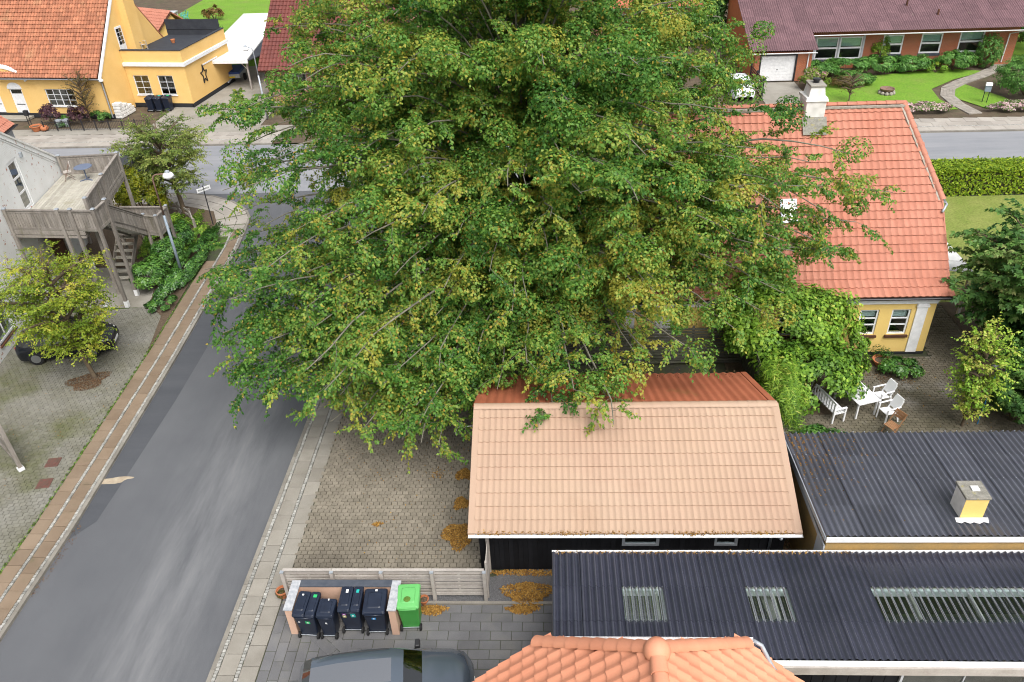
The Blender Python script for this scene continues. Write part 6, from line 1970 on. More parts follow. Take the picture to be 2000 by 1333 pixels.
# bungalow garden
for i, (x, y, sx, sy, sz, lab) in enumerate(((21.9, 67.2, 2.6, 2.4, 1.7, 'rhododendron at the garage corner of the bungalow'), (24.4, 67.6, 3.0, 2.6, 1.8, 'broad rhododendron under the paired bungalow windows'), (24.2, 65.2, 2.4, 2.2, 1.2, 'lower rhododendron reaching onto the lawn'),
        (27.2, 68.2, 3.0, 2.2, 1.7, 'rhododendron below the yellow rose'), (29.8, 68.4, 2.8, 2.2, 1.6, 'rhododendron under the middle bungalow window'), (33.2, 68.3, 2.4, 2.0, 1.9, 'rounded rhododendron under the right bungalow window'))):
    sh('rhododendron', lab, (x, y-.5), (sx*1.25, sy*1.05, sz*.82), 2900, (.17, .065), 'rhodo_leaf', clumps=34, spread=.24, group='rhododendrons along the bungalow', tone0=.45+.04*(i % 3))
sh('hydrangea', 'hydrangea with fading pink heads by the garage drive', (20.9, 64.0), (2.2, 2.0, 1.5), 1500, (.14, .10), 'hydrangea_mix', clumps=26, tone0=.45, tone_sd=.22)
sh('brown_shrub', 'low brownish shrub at the front of the rhododendrons', (23.2, 64.1), (2.0, 1.4, 1.0), 900, (.12, .06), 'russet_leaf', clumps=16)
sh('low_bush', 'low green bush between the last two rhododendrons', (31.6, 67.3), (1.5, 1.2, .8), 600, (.12, .07), 'shrub_leaf', clumps=12)
sh('climbing_rose', 'climbing yellow rose against the red brick wall', (27.7, 69.2), (1.5, .5, 2.5), 700, (.12, .08), 'shrub_leaf', clumps=18, tone0=.55)
tp = sh('topiary_bush', 'smooth egg shaped clipped bush at the bungalow corner', (36.0, 68.3), (2.1, 2.1, 2.7), 6000, (.07, .045), 'rhodo_leaf', clumps=420, spread=.10, cat='topiary', tone0=.5, ctone=.03, low=-.95)
sh('round_bush', 'big rounded dense green bush at the right edge by the lawn', (35.6, 61.0), (4.6, 5.0, 2.7), 7000, (.11, .06), 'rhodo_leaf', clumps=220, spread=.13, tone0=.5, ctone=.06, low=-.7)
sh('garden_shrub', 'dark conifer hedge at the far right above the path', (41.5, 71.5), (3.2, 6, 3.2), 3500, (.18, .07), 'dark_leaf', clumps=60)
sh('gold_bush', 'yellow green bush at the top right corner', (42.5, 76.0), (3.4, 4, 3.0), 2500, (.18, .07), 'gold_leaf', clumps=40, tone0=.35)
sh('garden_shrub', 'dark tall shrub between the brick house and the bungalow', (15.6, 80.0), (2.4, 5.0, 4.6), 3500, (.20, .12), 'dark_leaf', clumps=60)
for i, (x, y, w, lab) in enumerate(((24.4, 57.5, 1.6, 'low pale pink rose bed at the street behind the orange ridge end'), (26.9, 57.5, 4.4, 'long pale pink rose bed left of the garden path'), (33.6, 57.3, 4.6, 'long pale pink rose bed right of the garden path'))):
    sh('rose_bed', lab, (x, y), (w, 1.0, .75), int(1000*w/1.6), (.11, .09), 'rose_mix', clumps=int(14*w), spread=.16, cat='rose bed', group='pale rose beds along the street', tone0=.52, tone_sd=.3, stems=0, flat=1.0)
# things beyond the frame edge of the north yards
for i, (x, y, w) in enumerate(((-12, 66, 5), (-6, 68, 5), (0, 67, 4.5))):
    sh('street_shrub', ('dark shrub behind the crown of the beech, leftmost', 'dark shrub behind the crown of the beech, middle', 'dark shrub behind the crown of the beech, rightmost')[i], (x, y), (w, 4, 3), 1600, (.2, .12), 'dark_leaf', clumps=30, group='shrubs beyond the street')

# fallen leaves
def litter(name, label, cx, cy, rx, ry, n, m='fallen_leaf', heap=0.0, size=.07, z=0.012, rot=0.0, gauss=False, kind='stuff', seed=0):
    g = np.random.default_rng(900+seed+n)
    if gauss: q = g.normal(0, .5, (n, 2))
    else:
        a, r = g.uniform(0, 2*np.pi, n), np.sqrt(g.uniform(0, 1, n))
        r *= 1+.18*np.sin(3*a+seed)+.1*np.sin(5*a)
        q = np.stack([r*np.cos(a), r*np.sin(a)], 1)
    rr = np.hypot(q[:, 0], q[:, 1])
    P = np.stack([cx+q[:, 0]*rx*math.cos(rot)-q[:, 1]*ry*math.sin(rot), cy+q[:, 0]*rx*math.sin(rot)+q[:, 1]*ry*math.cos(rot), z+heap*np.maximum(0, 1-rr**2)*g.uniform(.4, 1, n)+g.uniform(0, .012, n)], 1)
    D = g.normal(0, 1, (n, 3)); D[:, 2] *= .15
    N = g.normal(0, .3, (n, 3)); N[:, 2] = 1
    s = g.uniform(.6, 1.3, n)
    o = link(name, quad_mesh(name, leaves(P, D, N, size*s, size*.65*s), m, g.uniform(0, 1, n)))
    return tag(o, label, 'leaves', kind=kind)
def heap(name, label, px, py, rx, ry, n, h, seed=0, rot=0.0):
    p = G(px, py)
    t = thing(name, label, 'leaf pile', (p.x, p.y, 0), 0, 'raked leaf piles on the driveway')
    o = litter('leaves', None, 0, 0, rx, ry, n, heap=h, size=.06, seed=seed, rot=rot)
    del o['category']
    o.parent = t
    return t
heap('leaf_pile', 'largest raked pile of golden leaves at the garage corner', 895, 1047, .47, .54, 2400, .14, 1, .5)
heap('leaf_pile', 'smallest raked pile of golden leaves by the garage wall', 901, 984, .24, .26, 900, .08, 2)
heap('leaf_pile', 'farthest raked pile of golden leaves by the garage wall', 907, 928, .30, .26, 1000, .09, 3)
p = G(737, 1024); litter('leaf_scatter', 'few golden leaves lying alone on the driveway', p.x, p.y, .16, .10, 90, size=.06)
p = G(855, 925); litter('leaf_scatter', 'few golden leaves scattered near the leaf piles', p.x, p.y, .25, .25, 60, size=.06, gauss=True)
litter('leaf_scatter', 'single leaves scattered over the paved driveway', -4.6, 21.5, 3.2, 4.6, 420, size=.05, gauss=False)
litter('leaf_scatter', 'brown leaves along the top of the driveway by the fence', -3.4, 26.0, 1.2, 1.0, 900, size=.06, m='brown_litter')
p = G(845, 1192); litter('leaf_scatter', 'golden leaves against the kerb beside the green bin', p.x, p.y, .42, .16, 700, size=.06, heap=.05)
p = G(1030, 1163); litter('leaf_scatter', 'thick golden leaves on the gravel by the black wall', p.x, p.y-.0, .68, .48, 2200, size=.06, heap=.10, z=.03)
litter('leaf_scatter', 'golden leaves blown along the foot of the black garage wall', -.8, 16.15, 1.6, .10, 900, size=.06, heap=.04, z=.02)
p = G(1020, 1192); litter('leaf_scatter', 'golden leaves spilt over the kerb onto the dark slabs', p.x, p.y, .45, .12, 700, size=.06, heap=.04)
litter('leaf_scatter', 'leaves in the gap between garage and workshop', 7.15, 16.6, .25, 1.4, 900, m='brown_litter', size=.07)
p = G(172, 745); litter('leaf_scatter', 'brown dead leaves round the trunk of the yellow green tree', p.x, p.y, .78, .62, 2600, m='brown_litter', size=.05, rot=.4)
litter('leaf_scatter', 'leaves on the soil under the beech', -2.5, 30.5, 5, 3, 3000, m='brown_litter', size=.07, z=0.0)
litter('leaf_scatter', 'dead leaves round the terracotta bowl on the patio', 13.6, 26.0, 1.0, .6, 400, m='brown_litter', size=.06)
litter('leaf_scatter', 'leaves and crumbs along the west gutter of the road', -16.15, 17.0, .22, 1.6, 240, m='brown_litter', size=.05, z=RZ+.01)
litter('leaf_scatter', 'stray yellow leaves on the mossy parking yard', -20.5, 24, 2.6, 6.5, 160, size=.05)
litter('leaf_scatter', 'stray leaves on the garden patio', 14, 24, 3.0, 3.4, 150, size=.06)
# leaves caught in gutters and corrugations
def along(name, label, a, b, n, spread, m='fallen_leaf', size=.05, lift=0.0, seed=0):
    g = np.random.default_rng(300+seed+n)
    a, b = np.array(a), np.array(b)
    t = g.uniform(0, 1, (n, 1))
    w = (0.5+0.5*np.sin(t*23+seed)*np.sin(t*7.3))
    P = a+(b-a)*t+g.normal(0, 1, (n, 3))*np.array(spread)*(0.4+w)
    P[:, 2] += lift+g.uniform(0, .01, n)
    D = g.normal(0, 1, (n, 3)); N = g.normal(0, .4, (n, 3)); N[:, 2] = 1
    s = g.uniform(.6, 1.3, n)
    return tag(link(name, quad_mesh(name, leaves(P, D, N, size*s, size*.65*s), m, g.uniform(0, 1, n))), label, 'leaves', kind='stuff')
along('gutter_leaves', 'golden leaves filling the gutter below the cream roof', (gx0+.25, gyS+.02, gzE+.04), (gx1-.25, gyS+.02, gzE+.04), 5200, (.0, .028, .014), seed=1)
along('gutter_leaves', 'golden leaves along the top edge of the black corrugated roof', (nx0+.1, nyN-.03, nzN+.04), (8.0, nyN-.03, nzN+.04), 800, (0, .02, .006), size=.045, seed=2)
g = np.random.default_rng(77)
PP = []
for k in range(14):
    x = ox0+pt_*(.75+k)
    for j in range(int(90*math.exp(-k*.22))):
        f = 1-abs(g.normal(0, .33))
        if f < .1: continue
        y = oyS+(oyN-oyS)*f
        PP.append((x+g.normal(0, .016), y, ozS+(ozN-ozS)*f+.035+g.uniform(0, .01)))
PP = np.array(PP)
n = len(PP)
N = g.normal(0, .3, (n, 3)); N[:, 2] = 1
tag(link('roof_leaves', quad_mesh('roof_leaves', leaves(PP, g.normal(0, 1, (n, 3)), N, np.full(n, .05), np.full(n, .035)), 'fallen_leaf', g.uniform(0, 1, n))), 'dead leaves lying in the corrugations of the workshop roof', 'leaves', kind='stuff')
along('roof_leaves', 'sprinkling of dead leaves on the red rear slope of the garage', (gx0+.3, gyN-.5, gzE+.26), (gx1-.3, gyN-.5, gzE+.26), 260, (0, .25, .0), m='brown_litter', lift=.03, seed=5)
# moss and weeds at edges
def tufts(name, label, pts, n, spread, m='laurel_leaf', size=.06, seed=0):
    g = np.random.default_rng(600+seed)
    pts = np.array(pts, float)
    i = g.integers(0, len(pts)-1, n)
    t = g.uniform(0, 1, (n, 1))
    P = pts[i]+(pts[i+1]-pts[i])*t
    P = np.concatenate([P+g.normal(0, spread, (n, 2)), np.full((n, 1), .0)], 1)
    D = g.normal(0, .5, (n, 3)); D[:, 2] = g.uniform(.2, .9, n)
    s = g.uniform(.5, 1.4, n)
    return tag(link(name, quad_mesh(name, leaves(P, D, g.normal(0, 1, (n, 3)), size*s, size*.35*s), m, g.uniform(0, .8, n))), label, 'weeds', kind='stuff')
tufts('weeds', 'green weeds along the edge of the brown pavement', [(xl(y)-1.40, y) for y in (11, 14, 17, 20, 23, 26, 29, 32)], 2600, .025, 'shrub_leaf', .05, 1)
tufts('weeds', 'small weeds at the foot of the near timber fence', [(-8.05, 15.0), (-7.75, 15.15), (-7.7, 15.4)], 160, .06, 'laurel_leaf', .08, 2)
# ------------------------------------------------------------------ bin enclosure, bins
en = thing('bin_enclosure', 'low pink rendered wall on three sides of the dark bins', 'enclosure', (0, 0, 0))
EH = 1.08
for x0, x1, nm in ((-7.60, -7.40, 'w'), (-4.67, -4.47, 'e')):
    o = MB().box(x0, x1, 13.95, 14.95, 0, EH).build('side_wall', 'pink_render', en)
    MB().box(x0-.03, x1+.03, 13.92, 14.955, EH, EH+.045).build('coping', 'stone_cap', o, bevel=.008)
o = MB().box(-7.40, -4.67, 14.77, 14.95, 0, EH-.002).build('back_wall', 'pink_render', en)
MB().box(-7.37, -4.70, 14.74, 14.98, EH-.002, EH+.043).build('coping', 'slate_cap', o, bevel=.008)
def rounded(w, d, r, n=3):
    P = []
    for cx, cy, a0 in ((w/2-r, d/2-r, 0), (-w/2+r, d/2-r, 90), (-w/2+r, -d/2+r, 180), (w/2-r, -d/2+r, 270)):
        for k in range(n+1):
            a = R(a0+90*k/n)
            P.append((cx+r*math.cos(a), cy+r*math.sin(a)))
    return P
def loft(sections, caps=True):
    b = MB()
    n = len(sections[0][0])
    for P, z, dx, dy in sections:
        b.v += [(x+dx, y+dy, z) for x, y in P]
    for i in range(len(sections)-1):
        for j in range(n):
            a, c = i*n+j, i*n+(j+1) % n
            b.f.append((a, c, c+n, a+n))
    b.f += [tuple(range(n))[::-1], tuple((len(sections)-1)*n+j for j in range(n))]
    return b
def wheelie_bin(label, x, y, rz, w, d, h, body, lidm, split=False, stickers=()):
    """front of the bin (wheels, handle) faces -y"""
    t = thing('wheelie_bin', label, 'bin', (x, y, 0), R(rz), 'wheelie bins on the forecourt')
    loft([(rounded(w*.80, d*.72, .04), .03, 0, .0), (rounded(w*.82, d*.76, .045), .25, 0, 0), (rounded(w*.97, d*.97, .05), h-.10, 0, 0), (rounded(w*1.0, d*1.0, .05), h-.09, 0, 0), (rounded(w*1.0, d*1.0, .05), h-.03, 0, 0)]).build('body', body, t, bevel=.006)
    def lid(x0, x1):
        ww = x1-x0
        cx = (x0+x1)/2
        b = loft([(rounded(ww, d*1.06, .05), h-.03, cx, 0), (rounded(ww*1.0, d*1.06, .05), h+.01, cx, 0), (rounded(ww*.93, d*.98, .06), h+.055, cx, .0), (rounded(ww*.62, d*.66, .05), h+.062, cx, .0), (rounded(ww*.56, d*.60, .05), h+.085, cx, .0)])
        for i, v in enumerate(b.v):          # lids fall towards the front
            b.v[i] = (v[0], v[1], v[2]+v[1]*.10)
        return b.build('lid', lidm, t, bevel=.006)
    if split:
        lid(-w*.52, w*.06)
        lid(w*.075, w*.52)
    else: lid(-w*.52, w*.52)
    MB().tube([(-w*.40, -d*.55, h-.06), (w*.40, -d*.55, h-.06)], .016, 8).build('handle', lidm, t, smooth=True)
    for s in (-1, 1):
        wl = MB()
        cx = s*w*.44
        wl.tube([(cx-.03, -d*.40, .10), (cx+.03, -d*.40, .10)], .10, 18)
        wo = wl.build('wheel', 'rubber', t, bevel=.012)
        MB().tube([(cx+s*.028, -d*.40, .10), (cx+s*.034, -d*.40, .10)], .05, 12).build('hub', 'black_paint', wo)
    MB().tube([(-w*.44, -d*.40, .10), (w*.44, -d*.40, .10)], .012, 6).build('axle', 'galvanised', t)
    MB().box(-w*.16, w*.16, -d*.372, -d*.36, .06, .085).build('code_plate', 'sticker_white', t)
    for (kind, u, v, sw_, sh_) in stickers:
        if kind[0] == 'L':      # on the lid
            q = h+.068+v*.10
            m_ = kind[2:]
            MB().hexa([(u-sw_/2, v-sh_/2, q-sh_*.05), (u+sw_/2, v-sh_/2, q-sh_*.05), (u+sw_/2, v+sh_/2, q+sh_*.05), (u-sw_/2, v+sh_/2, q+sh_*.05), (u-sw_/2, v-sh_/2, q+.022-sh_*.05), (u+sw_/2, v-sh_/2, q+.022-sh_*.05), (u+sw_/2, v+sh_/2, q+.022+sh_*.05), (u-sw_/2, v+sh_/2, q+.022+sh_*.05)]).build('sticker', m_, t)
        else:
            yy = lambda z: -d*(.38+(.485-.38)*(z-.25)/(h-.35))-.006
            if kind == 'T':    # little white triangle mark
                k = MB()
                k.v += [(u-sw_/2, yy(v), v), (u+sw_/2, yy(v), v), (u, yy(v+sh_), v+sh_), (u-sw_/2, yy(v)+.01, v), (u+sw_/2, yy(v)+.01, v), (u, yy(v+sh_)+.01, v+sh_)]
                k.f += [(0, 1, 2), (5, 4, 3), (0, 3, 4, 1), (1, 4, 5, 2), (2, 5, 3, 0)]
                k.build('sticker', 'sticker_white', t)
            else:
                MB().hexa([(u-sw_/2, yy(v), v), (u+sw_/2, yy(v), v), (u+sw_/2, yy(v)+.01, v), (u-sw_/2, yy(v)+.01, v), (u-sw_/2, yy(v+sh_), v+sh_), (u+sw_/2, yy(v+sh_), v+sh_), (u+sw_/2, yy(v+sh_)+.01, v+sh_), (u-sw_/2, yy(v+sh_)+.01, v+sh_)]).build('sticker', kind, t)
                MB().hexa([(u-sw_*.2, yy(v+sh_*.3)-.003, v+sh_*.3), (u+sw_*.2, yy(v+sh_*.3)-.003, v+sh_*.3), (u+sw_*.2, yy(v+sh_*.3)+.002, v+sh_*.3), (u-sw_*.2, yy(v+sh_*.3)+.002, v+sh_*.3), (u-sw_*.2, yy(v+sh_*.7)-.003, v+sh_*.7), (u+sw_*.2, yy(v+sh_*.7)-.003, v+sh_*.7), (u+sw_*.2, yy(v+sh_*.7)+.002, v+sh_*.7), (u-sw_*.2, yy(v+sh_*.7)+.002, v+sh_*.7)]).build('sticker_mark', 'sticker_white', t)
    return t
wheelie_bin('navy split lid bin with a green sticker, leftmost in the pink enclosure', -7.02, 14.16, -4, .62, .76, 1.06, 'bin_navy', 'bin_navy', True, [('T', -.17, .70, .06, .08), ('sticker_green', .08, .66, .13, .11), ('L_sticker_green', .20, .22, .10, .09), ('L_sticker_white', -.16, .24, .05, .05)])
wheelie_bin('narrow navy bin with a white triangle, second in the pink enclosure', -6.44, 14.06, -2, .48, .55, 1.02, 'bin_navy', 'bin_navy', False, [('T', .0, .66, .07, .09), ('L_sticker_white', .03, .22, .03, .05)])
wheelie_bin('navy split lid bin with purple, olive and teal stickers in the enclosure', -5.80, 14.34, 0, .62, .76, 1.06, 'bin_navy', 'bin_navy', True, [('sticker_purple', -.15, .82, .10, .08), ('sticker_olive', -.15, .71, .10, .09), ('sticker_teal', .10, .72, .14, .17), ('L_sticker_white', -.12, .20, .07, .10), ('L_sticker_teal', .18, .20, .08, .10)])
wheelie_bin('navy bin with a blue sticker beside the right pink wall', -5.10, 14.28, 2, .62, .76, 1.04, 'bin_navy', 'bin_navy', False, [('sticker_blue', -.02, .70, .12, .08), ('L_sticker_white', .02, .30, .06, .05)])
gb = wheelie_bin('light green lidded green bin standing outside the pink wall', -4.16, 14.42, 3, .62, .74, 1.08, 'bin_green', 'bin_green_lid', False)
MB().lathe([(.10, 0), (.09, .012), (.02, .016)], c=(-.02, -.14, 1.155), n=14).build('moss_patch', 'moss', gb)

# ------------------------------------------------------------------ near fence of horizontal rails
nf = thing('rail_fence', 'low weathered fence of horizontal boards behind the bins', 'fence')
fx = [-7.98, -6.52, -5.06, -3.58, -2.06]
fy = 15.22
for i, x in enumerate(fx):
    o = MB().box(x-.05, x+.05, fy-.11, fy-.02, 0, 1.22).build('post', 'pale_timber', nf)
    MB().box(x-.055, x+.055, fy-.115, fy-.015, 1.22, 1.245).build('post_cap', 'galvanised', o)
for i in range(4):
    for k in range(7):
        z = .13+k*.155
        MB().box(fx[i]+.005, fx[i+1]-.005, fy, fy+.022, z, z+.108).build('board', 'pale_timber', nf)
    MB().box(fx[i]+.005, fx[i+1]-.005, fy-.03, fy+.06, 1.225, 1.25).build('top_board', 'pale_timber', nf)
    MB().box((fx[i]+fx[i+1])/2-.03, (fx[i]+fx[i+1])/2+.03, fy+.023, fy+.05, .1, 1.2).build('batten', 'pale_timber', nf)
rf = thing('fence_return', 'short tall fence panel standing against the black garage corner', 'fence')
for k in range(9):
    MB().box(-2.02, -1.995, fy+.05, wy0-.05, .1+k*.155, .1+k*.155+.125).build('board', 'pale_timber', rf)
MB().box(-2.06, -1.96, wy0-.14, wy0-.05, 0, 1.55).build('post', 'pale_timber', rf)
MB().box(-2.03, -1.97, fy+.0, fy+.09, 0, 1.55).build('post', 'pale_timber', rf)
# back fence north of the garage
bf = thing('slat_fence', 'dark weathered slatted fence behind the garage', 'fence')
bx = [-4.3, -2.3, -.3, 1.7, 3.7, 5.7, 7.75]
for i, x in enumerate(bx): MB().box(x-.045, x+.045, 26.95, 27.04, 0, 1.85).build('post', 'moss_timber', bf)
for i in range(len(bx)-1):
    for k in range(13):
        z = .1+k*.135
        MB().box(bx[i]+.0, bx[i+1], 26.90, 26.925, z, z+.10).build('slat', 'moss_timber', bf)
sf = thing('slat_fence', 'mossy slatted side fence running from the garage end to the shrub', 'fence')
for k in range(13):
    MB().box(7.78, 7.80, 23.4, 26.88, .1+k*.135, .1+k*.135+.10).build('slat', 'moss_timber', sf)
for y in (23.5, 25.1, 26.7): MB().box(7.80, 7.89, y, y+.09, 0, 1.85).build('post', 'moss_timber', sf)
# corner fence on the left, street name sign, lamps
cf = thing('corner_fence', 'low timber rail fence round the planted street corner', 'fence')
cp_ = [(-23.4, 43.4), (-22.2, 43.0), (-21.1, 42.0), (-20.3, 40.6)]
for i, (x, y) in enumerate(cp_):
    MB().box(x-.06, x+.06, y-.06, y+.06, 0, .75).build('post', 'grey_timber', cf)
    if i < 3:
        for z in (.3, .6): MB().beam((x, y, z), (*cp_[i+1], z), .04, .12).build('rail', 'pale_timber', cf)
MB().box(-23.75, -23.3, 43.3, 43.75, 0, .8).build('corner_box', 'dark_metal', cf)
ss = thing('street_sign', 'white street name plate on a dark pole at the corner', 'sign', (-19.55, 41.3, 0), R(52))
MB().tube([(0, 0, 0), (0, 0, 2.45)], .03, 10).build('pole', 'dark_metal', ss)
so = MB().box(-.42, .42, -.012, .012, 2.12, 2.36).build('plate', 'white_paint', ss)
for k in range(9): MB().box(-.33+k*.075, -.33+k*.075+.045, -.017, -.0121, 2.2, 2.28).build('letter', 'black_paint', so)
def lamp_post(label, x, y, rz, h, m, arm, head=.19):
    t = thing('street_lamp', label, 'street lamp', (x, y, 0), rz, 'street lamps')
    MB().tube([(0, 0, 0), (0, 0, h*.62)], [.075, .06], 12).build('pole', m, t, smooth=True)
    MB().tube([(0, 0, h*.62), (0, 0, h-.25), (.06, 0, h-.08), (.2, 0, h)]+[(arm, 0, h+.02)], [.045, .04, .038, .036, .03], 10).build('arm', 'rusty_steel' if m == 'blue_grey_pole' else m, t, smooth=True)
    MB().lathe([(.03, .06), (head*.75, .02), (head, -.08), (head*.95, -.16), (head*.6, -.24), (.03, -.27)], c=(arm, 0, h+.02), n=18).build('globe', 'white_plastic', t, smooth=True)
    MB().lathe([(.03, .12), (.10, .09), (.12, .02), (.03, .0)], c=(arm, 0, h+.07), n=12).build('cap', 'galvanised', t)
    return t
lamp_post('blue grey street lamp with white globe beside the laurels', -19.03, 35.25, R(5), 5.55, 'blue_grey_pole', .78, .26)
lamp_post('grey street lamp with white globe in front of the maroon roof', -21.9, 60.2, R(185), 5.4, 'galvanised', .5, .24)

# ------------------------------------------------------------------ pots
def pot(label, x, y, r, h, plant=None, z=0.0, group='terracotta pots', m='terracotta', name='flower_pot'):
    t = thing(name, label, 'pot', (x, y, z), 0, group)
    MB().lathe([(r*.62, 0), (r*.95, h*.86), (r*1.06, h*.86), (r*1.06, h), (r*.92, h), (r*.86, h*.8), (.01, h*.78)], n=22).build('bowl', m, t, smooth=False)
    MB().lathe([(r*.87, h*.78), (r*.5, h*.84), (.01, h*.85)], n=16).build('earth', 'mulch', t)
    if plant: shrub('plant', '', (0, 0), (r*plant[1], r*plant[1], plant[2]), plant[3], plant[4], plant[0], clumps=3, spread=.9, parent=t, stems=0, name_f='plant')
    return t
p = G(553, 1168)
pot('terracotta pot with withered plants at the left end of the rail fence', p.x, p.y+.05, .17, .30, ('russet_leaf', 1.5, .25, 60, (.08, .04)))
p = G(829, 1178)
pot('small empty terracotta pot on the gravel right of the green bin', p.x, p.y, .14, .2)
p = G(816, 1170)
pot('terracotta pot half hidden behind the green bin', p.x-.05, p.y+.08, .14, .24)
pot('wide terracotta bowl with grey foliage on the patio', 13.35, 26.75, .34, .28, ('dark_leaf', 2.2, .6, 260, (.09, .03)))
pot('broad terracotta bowl beside the black iron fence', -39.75, 58.95, .42, .42)
for x, y, lab in ((-38.35, 59.75, 'left one of two fluted grey pots by the iron fence'), (-37.8, 59.85, 'right one of two fluted grey pots by the iron fence')):
    pot(lab, x, y, .25, .55, ('laurel_leaf', 2.0, .35, 90, (.1, .05)), group='fluted grey pots', m='galvanised')
bl_ = thing('boulder', 'rounded pale boulder beside the broad terracotta bowl', 'boulder', (-39.1, 58.95, 0))
MB().lathe([(.2, 0), (.34, .12), (.33, .28), (.2, .40), (.03, .44)], n=12).build('stone', 'terracotta', bl_, sub=1)
st_ = thing('door_step', 'grey stone step before the white front doors', 'step', (-34.66, 61.42, 0), R(-7.5))
MB().box(-11.2, -7.2, -1.0, -.05, 0, .16).build('tread', 'concrete', st_)
# iron fence in front of the terrace house
ifn = thing('iron_fence', 'low black iron fence in front of the yellow house garden', 'fence')
a, b = Vector((-39.0, 58.75, 0)), Vector((-30.6, 58.55, 0))
for k in range(9):
    q = a.lerp(b, k/8)
    MB().box(q.x-.025, q.x+.025, q.y-.025, q.y+.025, 0, .85).build('post', 'dark_metal', ifn)
bars = MB()
for k in range(64):
    q = a.lerp(b, (k+.5)/64)
    MB().box(q.x-.008, q.x+.008, q.y-.008, q.y+.008, .08, .78).build('bar', 'dark_metal', ifn)
for z in (.1, .68): MB().beam(a+Z*z, b+Z*z, .02, .03).build('rail', 'dark_metal', ifn)
ml = thing('letter_box', 'black letter box on two leaning posts near the iron fence', 'letter box', (-40.55, 59.6, 0), R(-15))
MB().box(-.18, .18, -.12, .12, 1.0, 1.42).build('body', 'dark_metal', ml, bevel=.04)
for x in (-.14, .14): MB().beam((x, 0, 0), (x*.9, 0, 1.0), .04, .04).build('post', 'dark_metal', ml)
# dry stone stub beside the extension
sw_ = thing('stone_stub', 'short whitewashed stack of stones between house and extension', 'wall', (-34.3, 62.3, 0), R(-7.5))
for k in range(7):
    z = 0
    for j in range(5-k//2):
        hgt = .24
        MB().box(-.18+rng.uniform(-.02, .02), .42+rng.uniform(-.03, .03), -.9+k*.28, -.9+k*.28+.26, z, z+hgt-.015).build('stone', 'lime_white', sw_, bevel=.03)
        z += hgt
for i, (u, lab) in enumerate(((-32.3, 'black bin with a plain lid, leftmost before the extension'), (-31.6, 'black bin with a teal sticker, middle of the three before the extension'), (-30.9, 'black bin with a green sticker, rightmost before the extension'))):
    wheelie_bin(lab, u, 63.2, -7, .6, .7, 1.08, 'bin_navy', 'bin_navy', i == 1, [] if i == 0 else [('L_sticker_teal' if i == 1 else 'L_sticker_green', .1, .1, .2, .2)])
# stacked plastic chair, potted bits on the terrace
def garden_chair(name, label, x, y, z, rz, m='white_plastic', slats=False, stack=1, group=None, arm=True):
    t = thing(name, label, 'chair', (x, y, z), R(rz), group)
    MB().hexa([(-.22, -.22, .41), (.22, -.22, .41), (.21, .22, .38), (-.21, .22, .38), (-.22, -.22, .44), (.22, -.22, .44), (.21, .22, .41), (-.21, .22, .41)]).build('seat', m, t, bevel=.015)
    MB().hexa([(-.21, .22, .48), (.21, .22, .48), (.21, .25, .48), (-.21, .25, .48), (-.20, .40, .98), (.20, .40, .98), (.20, .43, .98), (-.20, .43, .98)]).build('backrest', m, t, bevel=.02)
    for sx in (-1, 1):
        MB().beam((sx*.24, -.22, 0), (sx*.23, -.20, .64), .045, .05).build('leg', m, t)
        MB().beam((sx*.24, .34, 0), (sx*.22, .22, .45), .045, .05).build('leg', m, t)
        MB().beam((sx*.215, .20, .4), (sx*.205, .40, .9), .03, .04).build('back_post', m, t)
        if arm: MB().beam((sx*.245, -.24, .66), (sx*.235, .32, .68), .06, .03).build('armrest', m, t, bevel=.008)
    return t
garden_chair('garden_chair', 'cream plastic armchair stack on the roof terrace', -33.3, 66.6, 4.0, 60, 'pale_timber')
tt = thing('terrace_pot', 'small orange pot lying on the roof terrace', 'pot', (-31.6, 68.6, 4.0))
MB().lathe([(.12, 0), (.2, .3), (.18, .3), (.02, .28)], n=14).build('bowl', 'terracotta', tt)
# white garden set on the patio
garden_chair('garden_chair', 'white plastic armchair at the table, farther one', 12.45, 24.25, 0, -72, group='white garden chairs')
garden_chair('garden_chair', 'white plastic armchair at the table, nearer one', 12.35, 23.3, 0, -72, group='white garden chairs')
garden_chair('garden_chair', 'white garden chair half hidden at the head of the table', 11.0, 25.15, 0, 20, group='white garden chairs')
gt2 = thing('garden_table', 'white garden table half hidden by overhanging leaves', 'table', (11.45, 24.1, 0), R(18))
for k in range(8): MB().box(-.46+k*.117, -.46+k*.117+.105, -.75, .75, .70, .73).build('slat', 'white_plastic', gt2)
for x in (-.4, .4):
    for y in (-.65, .65): MB().box(x-.03, x+.03, y-.03, y+.03, 0, .7).build('leg', 'white_plastic', gt2)
bn = thing('garden_bench', 'white slatted garden bench under the leggy shrub', 'bench', (10.35, 23.85, 0), R(108))
for k in range(5): MB().box(-.75, .75, -.24+k*.1, -.24+k*.1+.085, .42, .45).build('seat_slat', 'white_plastic', bn)
for k in range(10): MB().box(-.72+k*.15, -.72+k*.15+.05, .26, .285, .46, .92).build('back_slat', 'white_plastic', bn)
MB().box(-.78, .78, .25, .295, .9, .97).build('back_rail', 'white_plastic', bn)
for x in (-.72, .72):
    for y in (-.22, .26): MB().box(x-.03, x+.03, y-.03, y+.03, 0, .62 if y < 0 else .95).build('leg', 'white_plastic', bn)
    MB().box(x-.035, x+.035, -.26, .28, .62, .65).build('armrest', 'white_plastic', bn)
wc = thing('folding_chair', 'brown slatted folding chair behind the workshop roof edge', 'chair', (12.2, 22.45, 0), R(-60))
for k in range(6): MB().box(-.2, .2, -.2+k*.068, -.2+k*.068+.056, .43, .45).build('seat_slat', 'teak', wc)
